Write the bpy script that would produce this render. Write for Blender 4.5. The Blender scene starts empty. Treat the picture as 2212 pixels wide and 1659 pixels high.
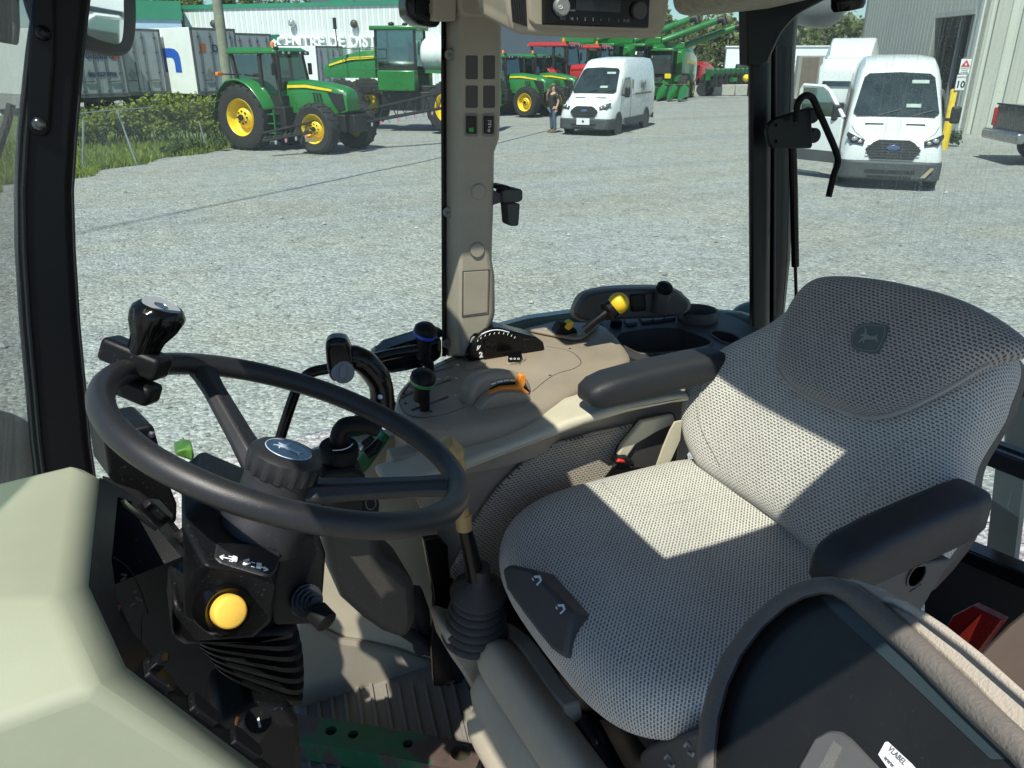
import bpy, math, random
from mathutils import Vector, Matrix
random.seed(7)
sc = bpy.context.scene
COL = sc.collection
R = math.radians
# ---------------------------------------------------------------- camera model (tractor frame: X rearward, Y to the tractor's right, Z up)
TH, FPX, YAW, H = R(22.6), 1680., R(26), 2.65
CT, ST, CY, SY = math.cos(TH), math.sin(TH), math.cos(YAW), math.sin(YAW)
def ray(px, py):
    u = (px-1106)/FPX; v = (829.5-py)/FPX
    f = CT+ST*v
    return Vector((u*CY+f*SY, -u*SY+f*CY, -ST+CT*v))
CAM = Vector((0, 0, H))
def onz(px, py, z): d = ray(px, py); return CAM+d*((z-H)/d.z)
def ony(px, py, y): d = ray(px, py); return CAM+d*(y/d.y)
def onx(px, py, x): d = ray(px, py); return CAM+d*(x/d.x)
def ond(px, py, k): return CAM+ray(px, py)*k
def onpl(px, py, p0, n):
    d = ray(px, py); return CAM+d*((Vector(p0)-CAM).dot(n)/d.dot(n))
def plane3(a, b, c): return a, (b-a).cross(c-a).normalized()
def ext(xc, yc, z=0.):            # a place in the yard: metres to the camera's right, metres away
    return Vector((xc*CY+yc*SY, -xc*SY+yc*CY, z))
def extpx(px, py, yc):
    u = (px-1106)/FPX; v = (829.5-py)/FPX; k = yc/(CT+ST*v)
    return ext(u*k, yc, H+k*(-ST+CT*v))
# ---------------------------------------------------------------- materials
def newmat(name):
    m = bpy.data.materials.new(name); m.use_nodes = True
    nt = m.node_tree
    return m, nt, nt.nodes['Principled BSDF']
def N(nt, t, **kw):
    n = nt.nodes.new(t)
    for k, v in kw.items():
        if k in n.inputs.keys(): n.inputs[k].default_value = v
        else: setattr(n, k, v)
    return n
def L(nt, a, b): nt.links.new(a, b)
def ramp(nt, fac, stops):
    r = nt.nodes.new('ShaderNodeValToRGB'); e = r.color_ramp.elements
    e[0].position, e[0].color = stops[0][0], tuple(stops[0][1])+(1,)
    e[1].position, e[1].color = stops[-1][0], tuple(stops[-1][1])+(1,)
    for p, c in stops[1:-1]:
        x = e.new(p); x.color = tuple(c)+(1,)
    L(nt, fac, r.inputs[0]); return r.outputs[0]
def g3(v): return (v, v, v)
def plas(name, col, rough=.5, grain=0., gscale=900., var=.12, metal=0., spec=.5, coat=0., dust=0., vscale=6.):
    m, nt, b = newmat(name)
    tc = N(nt, 'ShaderNodeTexCoord').outputs['Object']
    n1 = N(nt, 'ShaderNodeTexNoise', Scale=vscale, Detail=5., Roughness=.65); L(nt, tc, n1.inputs['Vector'])
    c = ramp(nt, n1.outputs[0], [(.3, [x*(1-var) for x in col]), (.7, [min(1, x*(1+var)) for x in col])])
    if dust:
        n2 = N(nt, 'ShaderNodeTexNoise', Scale=260., Detail=2.); L(nt, tc, n2.inputs['Vector'])
        k = ramp(nt, n2.outputs[0], [(.66, g3(0)), (.74, g3(dust))])
        mx = N(nt, 'ShaderNodeMix', data_type='RGBA'); L(nt, k, mx.inputs[0]); L(nt, c, mx.inputs[6]); mx.inputs[7].default_value = (.4, .38, .34, 1)
        c = mx.outputs[2]
    L(nt, c, b.inputs['Base Color'])
    rr = ramp(nt, n1.outputs[0], [(.25, g3(max(.03, rough-.07))), (.75, g3(min(1, rough+.09)))]); L(nt, rr, b.inputs['Roughness'])
    b.inputs['Metallic'].default_value = metal; b.inputs['Specular IOR Level'].default_value = spec
    b.inputs['Coat Weight'].default_value = coat
    if coat: b.inputs['Coat Roughness'].default_value = .06
    if grain:
        n3 = N(nt, 'ShaderNodeTexNoise', Scale=gscale, Detail=2.); L(nt, tc, n3.inputs['Vector'])
        bp = N(nt, 'ShaderNodeBump', Strength=grain, Distance=.002); L(nt, n3.outputs[0], bp.inputs['Height']); L(nt, bp.outputs[0], b.inputs['Normal'])
    return m
def glass(name, tint, dirt=.03, streak=0., dscale=3., refl=.06):
    m, nt, b = newmat(name); nt.nodes.remove(b)
    out = nt.nodes['Material Output']
    tr = N(nt, 'ShaderNodeBsdfTransparent', Color=tuple(tint)+(1,))
    gl = N(nt, 'ShaderNodeBsdfGlossy', Roughness=.02)
    lw = N(nt, 'ShaderNodeLayerWeight', Blend=.12)
    fr = N(nt, 'ShaderNodeMath', operation='MULTIPLY'); L(nt, lw.outputs['Fresnel'], fr.inputs[0]); fr.inputs[1].default_value = refl/.06*.5
    m1 = N(nt, 'ShaderNodeMixShader'); L(nt, fr.outputs[0], m1.inputs[0]); L(nt, tr.outputs[0], m1.inputs[1]); L(nt, gl.outputs[0], m1.inputs[2])
    df = N(nt, 'ShaderNodeBsdfTranslucent', Color=(.8, .82, .78, 1)); d2 = N(nt, 'ShaderNodeBsdfDiffuse', Color=(.8, .82, .78, 1))
    ad = N(nt, 'ShaderNodeMixShader'); ad.inputs[0].default_value = .5; L(nt, df.outputs[0], ad.inputs[1]); L(nt, d2.outputs[0], ad.inputs[2])
    tc = N(nt, 'ShaderNodeTexCoord').outputs['Object']
    n1 = N(nt, 'ShaderNodeTexNoise', Scale=dscale, Detail=6., Roughness=.7); L(nt, tc, n1.inputs['Vector'])
    fac = ramp(nt, n1.outputs[0], [(.3, g3(dirt*.5)), (.75, g3(dirt*1.8))])
    if streak:
        mp = N(nt, 'ShaderNodeMapping'); mp.inputs['Scale'].default_value = (170, 170, 5); L(nt, tc, mp.inputs[0])
        n2 = N(nt, 'ShaderNodeTexNoise', Scale=1., Detail=3.); L(nt, mp.outputs[0], n2.inputs['Vector'])
        k2 = ramp(nt, n2.outputs[0], [(.56, g3(0)), (.78, g3(streak))])
        n4 = N(nt, 'ShaderNodeTexNoise', Scale=330., Detail=1.); L(nt, tc, n4.inputs['Vector'])
        k4 = ramp(nt, n4.outputs[0], [(.68, g3(0)), (.74, g3(streak*1.3))])
        ms = N(nt, 'ShaderNodeTexNoise', Scale=2.6, Detail=3.); L(nt, tc, ms.inputs['Vector'])
        km = ramp(nt, ms.outputs[0], [(.42, g3(.05)), (.62, g3(1))])
        s1 = N(nt, 'ShaderNodeMath', operation='ADD'); L(nt, k2, s1.inputs[0]); L(nt, k4, s1.inputs[1])
        s2 = N(nt, 'ShaderNodeMath', operation='MULTIPLY'); L(nt, s1.outputs[0], s2.inputs[0]); L(nt, km, s2.inputs[1])
        s3 = N(nt, 'ShaderNodeMath', operation='ADD', use_clamp=True); L(nt, fac, s3.inputs[0]); L(nt, s2.outputs[0], s3.inputs[1]); fac = s3.outputs[0]
    m2 = N(nt, 'ShaderNodeMixShader'); L(nt, fac, m2.inputs[0]); L(nt, m1.outputs[0], m2.inputs[1]); L(nt, ad.outputs[0], m2.inputs[2])
    L(nt, m2.outputs[0], out.inputs[0]); return m
def fabric(name, light, dark, p=.0080):
    m, nt, b = newmat(name)
    uv = N(nt, 'ShaderNodeUVMap').outputs[0]
    br = N(nt, 'ShaderNodeTexBrick', offset=.5, squash=1.)
    br.inputs['Color1'].default_value = tuple(dark)+(1,); br.inputs['Color2'].default_value = tuple(x*1.35 for x in dark)+(1,); br.inputs['Mortar'].default_value = tuple(light)+(1,)
    br.inputs['Scale'].default_value = 1.; br.inputs['Brick Width'].default_value = p; br.inputs['Row Height'].default_value = p*.62
    br.inputs['Mortar Size'].default_value = p*.195; br.inputs['Mortar Smooth'].default_value = .35; br.inputs['Bias'].default_value = 0.
    nz = N(nt, 'ShaderNodeTexNoise', Scale=300., Detail=2.); L(nt, uv, nz.inputs['Vector'])
    mpd = N(nt, 'ShaderNodeMix', data_type='RGBA', blend_type='LINEAR_LIGHT'); mpd.inputs[0].default_value = .0012
    L(nt, uv, mpd.inputs[6]); L(nt, nz.outputs['Color'], mpd.inputs[7]); L(nt, mpd.outputs[2], br.inputs['Vector'])
    n2 = N(nt, 'ShaderNodeTexNoise', Scale=7., Detail=4.); L(nt, uv, n2.inputs['Vector'])
    wv = N(nt, 'ShaderNodeTexNoise', Scale=900., Detail=1.); L(nt, uv, wv.inputs['Vector'])
    v1 = ramp(nt, n2.outputs[0], [(.3, g3(.86)), (.7, g3(1.06))]); v2 = ramp(nt, wv.outputs[0], [(.3, g3(.8)), (.7, g3(1.12))])
    a = N(nt, 'ShaderNodeMix', data_type='RGBA', blend_type='MULTIPLY'); a.inputs[0].default_value = 1; L(nt, br.outputs[0], a.inputs[6]); L(nt, v1, a.inputs[7])
    c = N(nt, 'ShaderNodeMix', data_type='RGBA', blend_type='MULTIPLY'); c.inputs[0].default_value = 1; L(nt, a.outputs[2], c.inputs[6]); L(nt, v2, c.inputs[7])
    L(nt, c.outputs[2], b.inputs['Base Color']); b.inputs['Roughness'].default_value = .95; b.inputs['Specular IOR Level'].default_value = .12
    b.inputs['Sheen Weight'].default_value = .25
    bp = N(nt, 'ShaderNodeBump', Strength=.6, Distance=.0025); L(nt, br.outputs['Fac'], bp.inputs['Height'])
    b2 = N(nt, 'ShaderNodeBump', Strength=.35, Distance=.001); L(nt, wv.outputs[0], b2.inputs['Height']); L(nt, bp.outputs[0], b2.inputs['Normal']); L(nt, b2.outputs[0], b.inputs['Normal'])
    return m
def corr(name, col, pitch, axis=0, depth=.6, rough=.45, var=.06):   # corrugated sheet metal, ribs across local axis
    m, nt, b = newmat(name)
    tc = N(nt, 'ShaderNodeTexCoord').outputs['Object']
    sp = N(nt, 'ShaderNodeSeparateXYZ'); L(nt, tc, sp.inputs[0])
    w = N(nt, 'ShaderNodeMath', operation='MULTIPLY'); L(nt, sp.outputs[axis], w.inputs[0]); w.inputs[1].default_value = 2*math.pi/pitch
    s = N(nt, 'ShaderNodeMath', operation='SINE'); L(nt, w.outputs[0], s.inputs[0])
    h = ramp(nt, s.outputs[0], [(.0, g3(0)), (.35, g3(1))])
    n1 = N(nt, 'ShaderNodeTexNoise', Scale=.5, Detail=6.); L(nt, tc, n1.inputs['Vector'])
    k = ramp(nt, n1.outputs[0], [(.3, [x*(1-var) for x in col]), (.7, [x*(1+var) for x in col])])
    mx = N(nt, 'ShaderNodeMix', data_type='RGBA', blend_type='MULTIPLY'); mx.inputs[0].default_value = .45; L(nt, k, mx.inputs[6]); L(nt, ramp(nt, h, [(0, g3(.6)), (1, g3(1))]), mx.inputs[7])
    L(nt, mx.outputs[2], b.inputs['Base Color']); b.inputs['Roughness'].default_value = rough
    bp = N(nt, 'ShaderNodeBump', Strength=depth, Distance=pitch*.25); L(nt, h, bp.inputs['Height']); L(nt, bp.outputs[0], b.inputs['Normal'])
    return m
# ---------------------------------------------------------------- meshes
def tag(o, label, cat, group=None, kind=None):
    if label: o['label'] = label
    if cat: o['category'] = cat
    if group: o['group'] = group
    if kind: o['kind'] = kind
    return o
def thing(name, label, cat, loc=(0, 0, 0), rz=0., group=None):
    o = bpy.data.objects.new(name, None); COL.objects.link(o); o.empty_display_size = .1
    o.location = loc; o.rotation_euler = (0, 0, rz)
    return tag(o, label, cat, group)
def wloc(p):
    v = Vector((0, 0, 0))
    while p is not None: v += p.location; p = p.parent
    return v
class B:
    def __init__(s): s.v = []; s.f = []; s.uv = None
    def add(s, vs, fs):
        k = len(s.v); s.v += [tuple(v) for v in vs]; s.f += [tuple(i+k for i in f) for f in fs]; return s
    def box(s, c, d, rot=None):
        x, y, z = d[0]/2, d[1]/2, d[2]/2; c = Vector(c)
        vs = [Vector(p) for p in ((-x,-y,-z),(x,-y,-z),(x,y,-z),(-x,y,-z),(-x,-y,z),(x,-y,z),(x,y,z),(-x,y,z))]
        if rot is not None: vs = [rot @ p for p in vs]
        return s.add([c+p for p in vs], [(3,2,1,0),(4,5,6,7),(0,1,5,4),(1,2,6,5),(2,3,7,6),(3,0,4,7)])
    def prism(s, pts, vec):
        pts = [Vector(p) for p in pts]; vec = Vector(vec); n = len(pts)
        nn = Vector((0, 0, 0))
        for i in range(n): nn += pts[i].cross(pts[(i+1) % n])
        if nn.dot(vec) < 0: pts = pts[::-1]
        return s.add(pts+[p+vec for p in pts], [tuple(range(n-1, -1, -1)), tuple(range(n, 2*n))]+[(i, (i+1) % n, n+(i+1) % n, n+i) for i in range(n)])
    def ngon(s, pts): return s.add(pts, [tuple(range(len(pts)))])
    def loft(s, rings, cap=True, closed=True):
        n = len(rings[0]); vs = [p for r in rings for p in r]; fs = []
        for a in range(len(rings)-1):
            for i in range(n if closed else n-1):
                j = (i+1) % n; fs.append((a*n+i, a*n+j, (a+1)*n+j, (a+1)*n+i))
        if cap: fs += [tuple(range(n-1, -1, -1)), tuple(range((len(rings)-1)*n, len(rings)*n))]
        return s.add(vs, fs)
    def tube(s, path, r, n=10, closed=False):
        path = [Vector(p) for p in path]; m = len(path)
        rr = r if isinstance(r, (list, tuple)) else [r]*m
        t0 = (path[1]-path[0]).normalized(); up = Vector((0, 0, 1)) if abs(t0.z) < .9 else Vector((1, 0, 0))
        a = t0.cross(up).normalized(); rings = []
        for i, p in enumerate(path):
            if closed: t = (path[(i+1) % m]-path[i-1]).normalized()
            else: t = (path[min(i+1, m-1)]-path[max(i-1, 0)]).normalized()
            a = (a-t*a.dot(t)).normalized(); b = t.cross(a)
            rings.append([p+(a*math.cos(q)+b*math.sin(q))*rr[i] for q in [2*math.pi*k/n for k in range(n)]])
        if closed: rings.append(rings[0])
        return s.loft(rings, cap=not closed)
    def lathe(s, prof, o, ax, n=24, ref=None, cap=True):
        o = Vector(o); ax = Vector(ax).normalized(); up = Vector(ref) if ref is not None else (Vector((0, 0, 1)) if abs(ax.z) < .9 else Vector((1, 0, 0)))
        a = (up-ax*up.dot(ax)).normalized(); b = ax.cross(a)
        return s.loft([[o+ax*h+(a*math.cos(q)+b*math.sin(q))*max(r, 1e-4) for q in [2*math.pi*k/n for k in range(n)]] for r, h in prof], cap)
    def sph(s, c, r, n=12, m=8, sc=(1, 1, 1)):
        c = Vector(c)
        return s.loft([[c+Vector((r*sc[0]*math.sin(a)*math.cos(q), r*sc[1]*math.sin(a)*math.sin(q), -r*sc[2]*math.cos(a))) for q in [2*math.pi*k/n for k in range(n)]] for a in [math.pi*(.02+.96*i/m) for i in range(m+1)]])
    def obj(s, name, mat, parent=None, local=False, smooth=40, bev=0, seg=2, sub=0, xf=None):
        off = Vector((0, 0, 0)) if (local or parent is None) else wloc(parent)
        me = bpy.data.meshes.new(name)
        vs = [Vector(v) for v in s.v]
        if xf is not None: vs = [xf @ v for v in vs]
        me.from_pydata([tuple(v-off) for v in vs], [], s.f)
        if s.uv:
            ul = me.uv_layers.new(name='UVMap')
            for lp in me.loops: ul.data[lp.index].uv = s.uv[lp.vertex_index]
        me.validate(); me.update()
        if smooth:
            for p in me.polygons: p.use_smooth = True
            if not sub: me.set_sharp_from_angle(angle=R(smooth))
        me.materials.append(mat)
        o = bpy.data.objects.new(name, me); COL.objects.link(o)
        if parent is not None: o.parent = parent
        if bev:
            q = o.modifiers.new('Bevel', 'BEVEL'); q.width = bev; q.segments = seg; q.limit_method = 'ANGLE'; q.angle_limit = R(30); q.harden_normals = False
        if sub:
            q = o.modifiers.new('Sub', 'SUBSURF'); q.levels = q.render_levels = sub
        return o
def ctree(o, parent=None):
    c = o.copy(); COL.objects.link(c)
    if parent is not None: c.parent = parent
    for ch in list(o.children): ctree(ch, c)
    return c
def text(name, s, size, o, xd, yd, mat, parent=None, ext_=.0006, align='CENTER', local=False, bold=0.):
    cu = bpy.data.curves.new(name, 'FONT'); cu.body = s; cu.size = size; cu.extrude = ext_; cu.align_x = align; cu.align_y = 'CENTER'; cu.offset = bold; cu.resolution_u = 2
    o0 = bpy.data.objects.new(name, cu); me = bpy.data.meshes.new_from_object(o0); bpy.data.objects.remove(o0); bpy.data.curves.remove(cu)
    me.materials.clear(); me.materials.append(mat); ob = bpy.data.objects.new(name, me); COL.objects.link(ob)
    xd = Vector(xd).normalized(); yd = Vector(yd); yd = (yd-xd*yd.dot(xd)).normalized(); zd = xd.cross(yd)
    off = Vector((0, 0, 0)) if (local or parent is None) else wloc(parent)
    M = Matrix((xd, yd, zd)).transposed().to_4x4(); M.translation = Vector(o)-off
    ob.matrix_local = M
    if parent is not None: ob.parent = parent
    return ob
def crv(pts, n=6, closed=False):    # Catmull-Rom through 2-D or 3-D points
    pts = [Vector(p) for p in pts]; m = len(pts); out = []
    rng = range(m) if closed else range(m-1)
    for i in rng:
        if closed: a, b, c, d = pts[i-1], pts[i], pts[(i+1) % m], pts[(i+2) % m]
        else: a, b, c, d = pts[max(i-1, 0)], pts[i], pts[i+1], pts[min(i+2, m-1)]
        for k in range(n):
            t = k/n
            out.append(.5*((2*b)+(c-a)*t+(2*a-5*b+4*c-d)*t*t+(3*b-a-3*c+d)*t*t*t))
    if not closed: out.append(pts[-1])
    return out
def slab(name, pxs, fn, vec, mat, parent, bev=.004, smooth=35, curve=0, seg=2):
    if curve: pxs = [tuple(p) for p in crv(pxs, curve, True)]
    return B().prism([fn(*p) for p in pxs], vec).obj(name, mat, parent, bev=bev, smooth=smooth, seg=seg)
Z3 = Vector((0, 0, 1)); X3 = Vector((1, 0, 0)); Y3 = Vector((0, 1, 0))
# ---------------------------------------------------------------- camera, light
cd = bpy.data.cameras.new('Camera'); cam = bpy.data.objects.new('Camera', cd); COL.objects.link(cam); sc.camera = cam
cd.sensor_width = 36; cd.lens = FPX/2212*36; cd.clip_start = .02; cd.clip_end = 3000
fw = Vector((SY*CT, CY*CT, -ST)); rt = Vector((CY, -SY, 0)); upv = rt.cross(fw)
M = Matrix((rt, upv, -fw)).transposed().to_4x4(); M.translation = CAM; cam.matrix_world = M
SUNV = Vector((.43, .45, -1)).normalized()      # the way the light travels
sl = bpy.data.lights.new('Sun', 'SUN'); so = bpy.data.objects.new('Sun', sl); COL.objects.link(so)
sl.energy = 5.; sl.angle = R(.55); sl.color = (1., .955, .87); so.rotation_euler = SUNV.to_track_quat('-Z', 'Y').to_euler(); so.location = (0, 0, 30)
w = bpy.data.worlds.new('World'); sc.world = w; w.use_nodes = True
bg = w.node_tree.nodes['Background']; sky = w.node_tree.nodes.new('ShaderNodeTexSky'); sky.sky_type = 'NISHITA'; sky.sun_disc = False
sky.sun_elevation = math.asin(-SUNV.z); sky.sun_rotation = math.atan2(-SUNV.x, -SUNV.y); sky.air_density = 1.; sky.dust_density = .25; sky.ozone_density = 4.
smx = w.node_tree.nodes.new('ShaderNodeMix'); smx.data_type = 'RGBA'; smx.blend_type = 'MULTIPLY'; smx.inputs[0].default_value = 1; smx.inputs[7].default_value = (.84, .96, 1.06, 1); w.node_tree.links.new(sky.outputs[0], smx.inputs[6]); w.node_tree.links.new(smx.outputs[2], bg.inputs[0]); bg.inputs[1].default_value = .088
sc.view_settings.view_transform = 'Standard'; sc.view_settings.look = 'None'; sc.view_settings.exposure = .46; sc.view_settings.gamma = 1
cy_ = sc.cycles; cy_.max_bounces = 10; cy_.diffuse_bounces = 5; cy_.glossy_bounces = 3; cy_.transmission_bounces = 4; cy_.transparent_max_bounces = 24
cy_.use_denoising = True; cy_.caustics_reflective = False; cy_.caustics_refractive = False; cy_.sample_clamp_indirect = 6.
# ---------------------------------------------------------------- palette
M_beige = plas('trim_beige', (.33, .295, .23), .55, .12, 1200)
M_cream = plas('cream_plastic', (.50, .455, .34), .5, .15, 500)
M_taupe = plas('console_taupe', (.295, .245, .185), .42, .1, 1500, dust=.05)
M_dtaupe = plas('tray_taupe', (.05, .047, .046), .5, .15, 1200)
M_black = plas('black_plastic', (.0045, .0048, .0053), .45, .12, 900, dust=.10, spec=.24)
M_blackm = plas('black_matte', (.0045, .0047, .005), .62, .2, 700, dust=.08, spec=.22)
M_leather = plas('wheel_grain', (.014, .0145, .0155), .43, .16, 1100, dust=.05, spec=.5)
M_gloss = plas('black_gloss', (.003, .003, .0033), .2, spec=.32)
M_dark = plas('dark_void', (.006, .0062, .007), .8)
M_frame = plas('black_paint', (.004, .0045, .0055), .42, var=.2, spec=.25)
M_rubber = plas('rubber', (.022, .023, .024), .6, .2, 300, dust=.2)
M_grey = plas('grey_plastic', (.20, .21, .21), .5, .1)
M_dgrey = plas('dark_grey_plastic', (.055, .055, .055), .5, .15)
M_white = plas('white_print', (.8, .8, .8), .6)
M_sage = plas('sage_dash', (.262, .285, .202), .62, .10, 900, var=.07, vscale=4, dust=.03)
M_yel = plas('yellow_knob', (.80, .52, .02), .42)
M_yel2 = plas('yellow_button', (.78, .47, .06), .6)
M_org = plas('orange_lever', (.80, .26, .02), .4)
M_tan = plas('tan_knob', (.40, .26, .10), .35, var=.3, vscale=30)
M_blue = plas('blue_ring', (.02, .08, .55), .4)
M_greenr = plas('green_ring', (.05, .25, .07), .4)
M_steel = plas('steel', (.55, .55, .55), .3, metal=1.)
M_red = plas('red', (.6, .02, .015), .4)
M_teal = plas('fender_green', (.02, .075, .05), .35, coat=.4)
M_fab = fabric('seat_fabric', (.61, .585, .52), (.135, .134, .128))
M_fabh = fabric('headrest_fabric', (.40, .37, .335), (.075, .074, .072))
M_fabp = fabric('panel_fabric', (.50, .43, .34), (.12, .10, .085))
M_liner = plas('headliner_fabric', (.30, .28, .215), .95, .6, 700, var=.25, vscale=90)
# ================================================================ GROUND
def gravel():
    m, nt, b = newmat('gravel'); tc = N(nt, 'ShaderNodeTexCoord').outputs['Object']
    v1 = N(nt, 'ShaderNodeTexVoronoi', Scale=22.); v2 = N(nt, 'ShaderNodeTexVoronoi', Scale=55.); L(nt, tc, v1.inputs['Vector']); L(nt, tc, v2.inputs['Vector'])
    c1 = N(nt, 'ShaderNodeSeparateColor'); L(nt, v1.outputs['Color'], c1.inputs[0]); c2 = N(nt, 'ShaderNodeSeparateColor'); L(nt, v2.outputs['Color'], c2.inputs[0])
    s = N(nt, 'ShaderNodeMix', data_type='FLOAT'); s.inputs[0].default_value = .5; L(nt, c1.outputs[0], s.inputs[2]); L(nt, c2.outputs[0], s.inputs[3])
    base = ramp(nt, s.outputs[0], [(.08, (.205, .212, .208)), (.5, (.35, .36, .352)), (.92, (.51, .52, .51))])
    n1 = N(nt, 'ShaderNodeTexNoise', Scale=.35, Detail=6., Roughness=.62); L(nt, tc, n1.inputs['Vector'])
    tan = ramp(nt, n1.outputs[0], [(.42, (1.0, 1.0, 1.0)), (.62, (1.02, .98, .90)), (.72, (1.0, .93, .80))])
    n2 = N(nt, 'ShaderNodeTexNoise', Scale=2.2, Detail=7., Roughness=.7); L(nt, tc, n2.inputs['Vector'])
    val = ramp(nt, n2.outputs[0], [(.28, g3(.76)), (.52, g3(1.)), (.75, g3(1.14))])
    a = N(nt, 'ShaderNodeMix', data_type='RGBA', blend_type='MULTIPLY'); a.inputs[0].default_value = 1; L(nt, base, a.inputs[6]); L(nt, tan, a.inputs[7])
    mp = N(nt, 'ShaderNodeMapping'); mp.inputs['Rotation'].default_value = (0, 0, R(48)); mp.inputs['Scale'].default_value = (.05, .55, 1); L(nt, tc, mp.inputs[0])
    n3 = N(nt, 'ShaderNodeTexNoise', Scale=1., Detail=4., Distortion=.6); L(nt, mp.outputs[0], n3.inputs['Vector'])
    lane = ramp(nt, n3.outputs[0], [(.32, (.90, .895, .88)), (.48, (1., 1., 1.)), (.62, (1.05, 1.05, 1.04))])
    a2 = N(nt, 'ShaderNodeMix', data_type='RGBA', blend_type='MULTIPLY'); a2.inputs[0].default_value = 1; L(nt, a.outputs[2], a2.inputs[6]); L(nt, lane, a2.inputs[7]); a = a2
    c = N(nt, 'ShaderNodeMix', data_type='RGBA', blend_type='MULTIPLY'); c.inputs[0].default_value = 1; L(nt, a.outputs[2], c.inputs[6]); L(nt, val, c.inputs[7])
    L(nt, c.outputs[2], b.inputs['Base Color']); b.inputs['Roughness'].default_value = .95; b.inputs['Specular IOR Level'].default_value = .15
    hs = N(nt, 'ShaderNodeMath', operation='MULTIPLY_ADD'); L(nt, v1.outputs['Distance'], hs.inputs[0]); hs.inputs[1].default_value = -1.; L(nt, s.outputs[0], hs.inputs[2])
    bp = N(nt, 'ShaderNodeBump', Strength=.9, Distance=.03); L(nt, hs.outputs[0], bp.inputs['Height']); L(nt, bp.outputs[0], b.inputs['Normal'])
    return m
M_grav = gravel()
o = B().ngon([(-900, -900, 0), (900, -900, 0), (900, 900, 0), (-900, 900, 0)]).obj('gravel_yard', M_grav, smooth=0); o['kind'] = 'structure'

rg = random.Random(11); b = B()
for k in range(4200):
    yc = 3.6+14*rg.random()**1.7; xc = rg.uniform(-.75, .85)*yc; p = ext(xc, yc); r = rg.uniform(.008, .022)*(1+.03*yc)*(1.7 if rg.random() < .05 else 1)
    sx, sy, sz = r*rg.uniform(.7, 1.4), r*rg.uniform(.7, 1.3), r*rg.uniform(.5, .9); a = rg.uniform(0, 3.1); u = Vector((math.cos(a), math.sin(a), 0)); w2 = Vector((-u.y, u.x, 0))
    c = p+Z3*sz*.4
    b.add([c+u*sx, c+w2*sy, c-u*sx*.8, c-w2*sy, c+Z3*sz+u*sx*rg.uniform(-.3, .3)+w2*sy*.2, c+Z3*sz*.9-u*sx*.3], [(0, 1, 4), (1, 5, 4), (1, 2, 5), (2, 3, 5), (3, 4, 5), (3, 0, 4)])
m, nt, bs = newmat('loose_stone'); oi = N(nt, 'ShaderNodeNewGeometry').outputs['Random Per Island']
L(nt, ramp(nt, oi, [(0, (.18, .18, .17)), (.5, (.31, .31, .295)), (1, (.46, .455, .43))]), bs.inputs['Base Color']); bs.inputs['Roughness'].default_value = .9
tag(b.obj('loose_stones', m, smooth=0), 'loose pale crushed stones scattered over the yard', 'stones', kind='stuff')
# ================================================================ TRACTOR CAB
cab = thing('tractor_cab', 'open tractor cab the photo is taken in, black pillars, beige trim and tinted glass', 'tractor cab', (.6, .8, 1.42))
def row_loft(name, rows, mat, t0, t1, bev=.006, prof=None):
    rings = []
    for y, xl, xr in rows:
        if prof == 'chamfer':
            rings.append([ony(xl, y, t0+.055), ony(xl+33, y, t0), ony(xr-5, y, t0), ony(xr, y, t0+.02), ony(xr-4, y, t1), ony(xl+6, y, t1)])
        else:
            rings.append([ony(xl, y, t0+.012), ony(xl+8, y, t0), ony(xr-10, y, t0), ony(xr, y, t0+.014), ony(xr-2, y, t1), ony(xl+2, y, t1)])
    return B().loft(rings).obj(name, mat, cab, bev=bev, smooth=50)
# roof with its hatch opening
def ringslab(name, o, i, z0, z1, mat, par):
    b = B(); O = [(o[0], o[2]), (o[1], o[2]), (o[1], o[3]), (o[0], o[3])]; I = [(i[0], i[2]), (i[1], i[2]), (i[1], i[3]), (i[0], i[3])]
    vs = [(x, y, z) for z in (z0, z1) for q in (O, I) for x, y in q]; fs = []
    for k in range(4):
        j = (k+1) % 4
        fs += [(k, 4+k, 4+j, j)[::1], (8+k, 8+j, 12+j, 12+k), (k, j, 8+j, 8+k), (4+j, 4+k, 12+k, 12+j)]
    return b.add(vs, fs).obj(name, mat, par, smooth=30)
HX0, HX1, HY0, HY1 = .27, .63, .40, 1.16
roof = ringslab('roof', (-.125, 1.6, .07, 1.60), (HX0, HX1, HY0, HY1), 2.80, 2.84, M_liner, cab)
G_roof = glass('roof_glass', (.93, .95, .93), .03)
B().box(((HX0+HX1)/2, (HY0+HY1)/2, 2.847), (HX1-HX0+.06, HY1-HY0+.06, .006)).obj('roof_hatch_glass', G_roof, cab)
slab('headliner', [(1440,-70),(1440,39),(1500,38),(1570,31),(1640,23),(1700,8),(1735,-8),(1760,-70)], lambda x, y: ony(x, y, 1.40), (0, -.5, .05), M_liner, cab, bev=.03, seg=4)
# floor
Mfl = plas('floor_mat', (.185, .17, .145), .6, .2, 300, dust=.25)
B().box((.68, .72, 1.38), (1.8, 1.24, .08)).obj('floor', Mfl, cab)
b = B()
for k in range(16):
    x0 = 655+k*29; a = onz(x0, 1478+(k > 9)*-8, 1.4235); c = onz(x0+16+k*3.4, 1690, 1.4235); d = (c-a).normalized(); n = Z3.cross(d)*.0035
    b.prism([a-n, a+n, c+n, c-n], (0, 0, .004))
b.obj('mat_rib', Mfl, cab)
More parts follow.
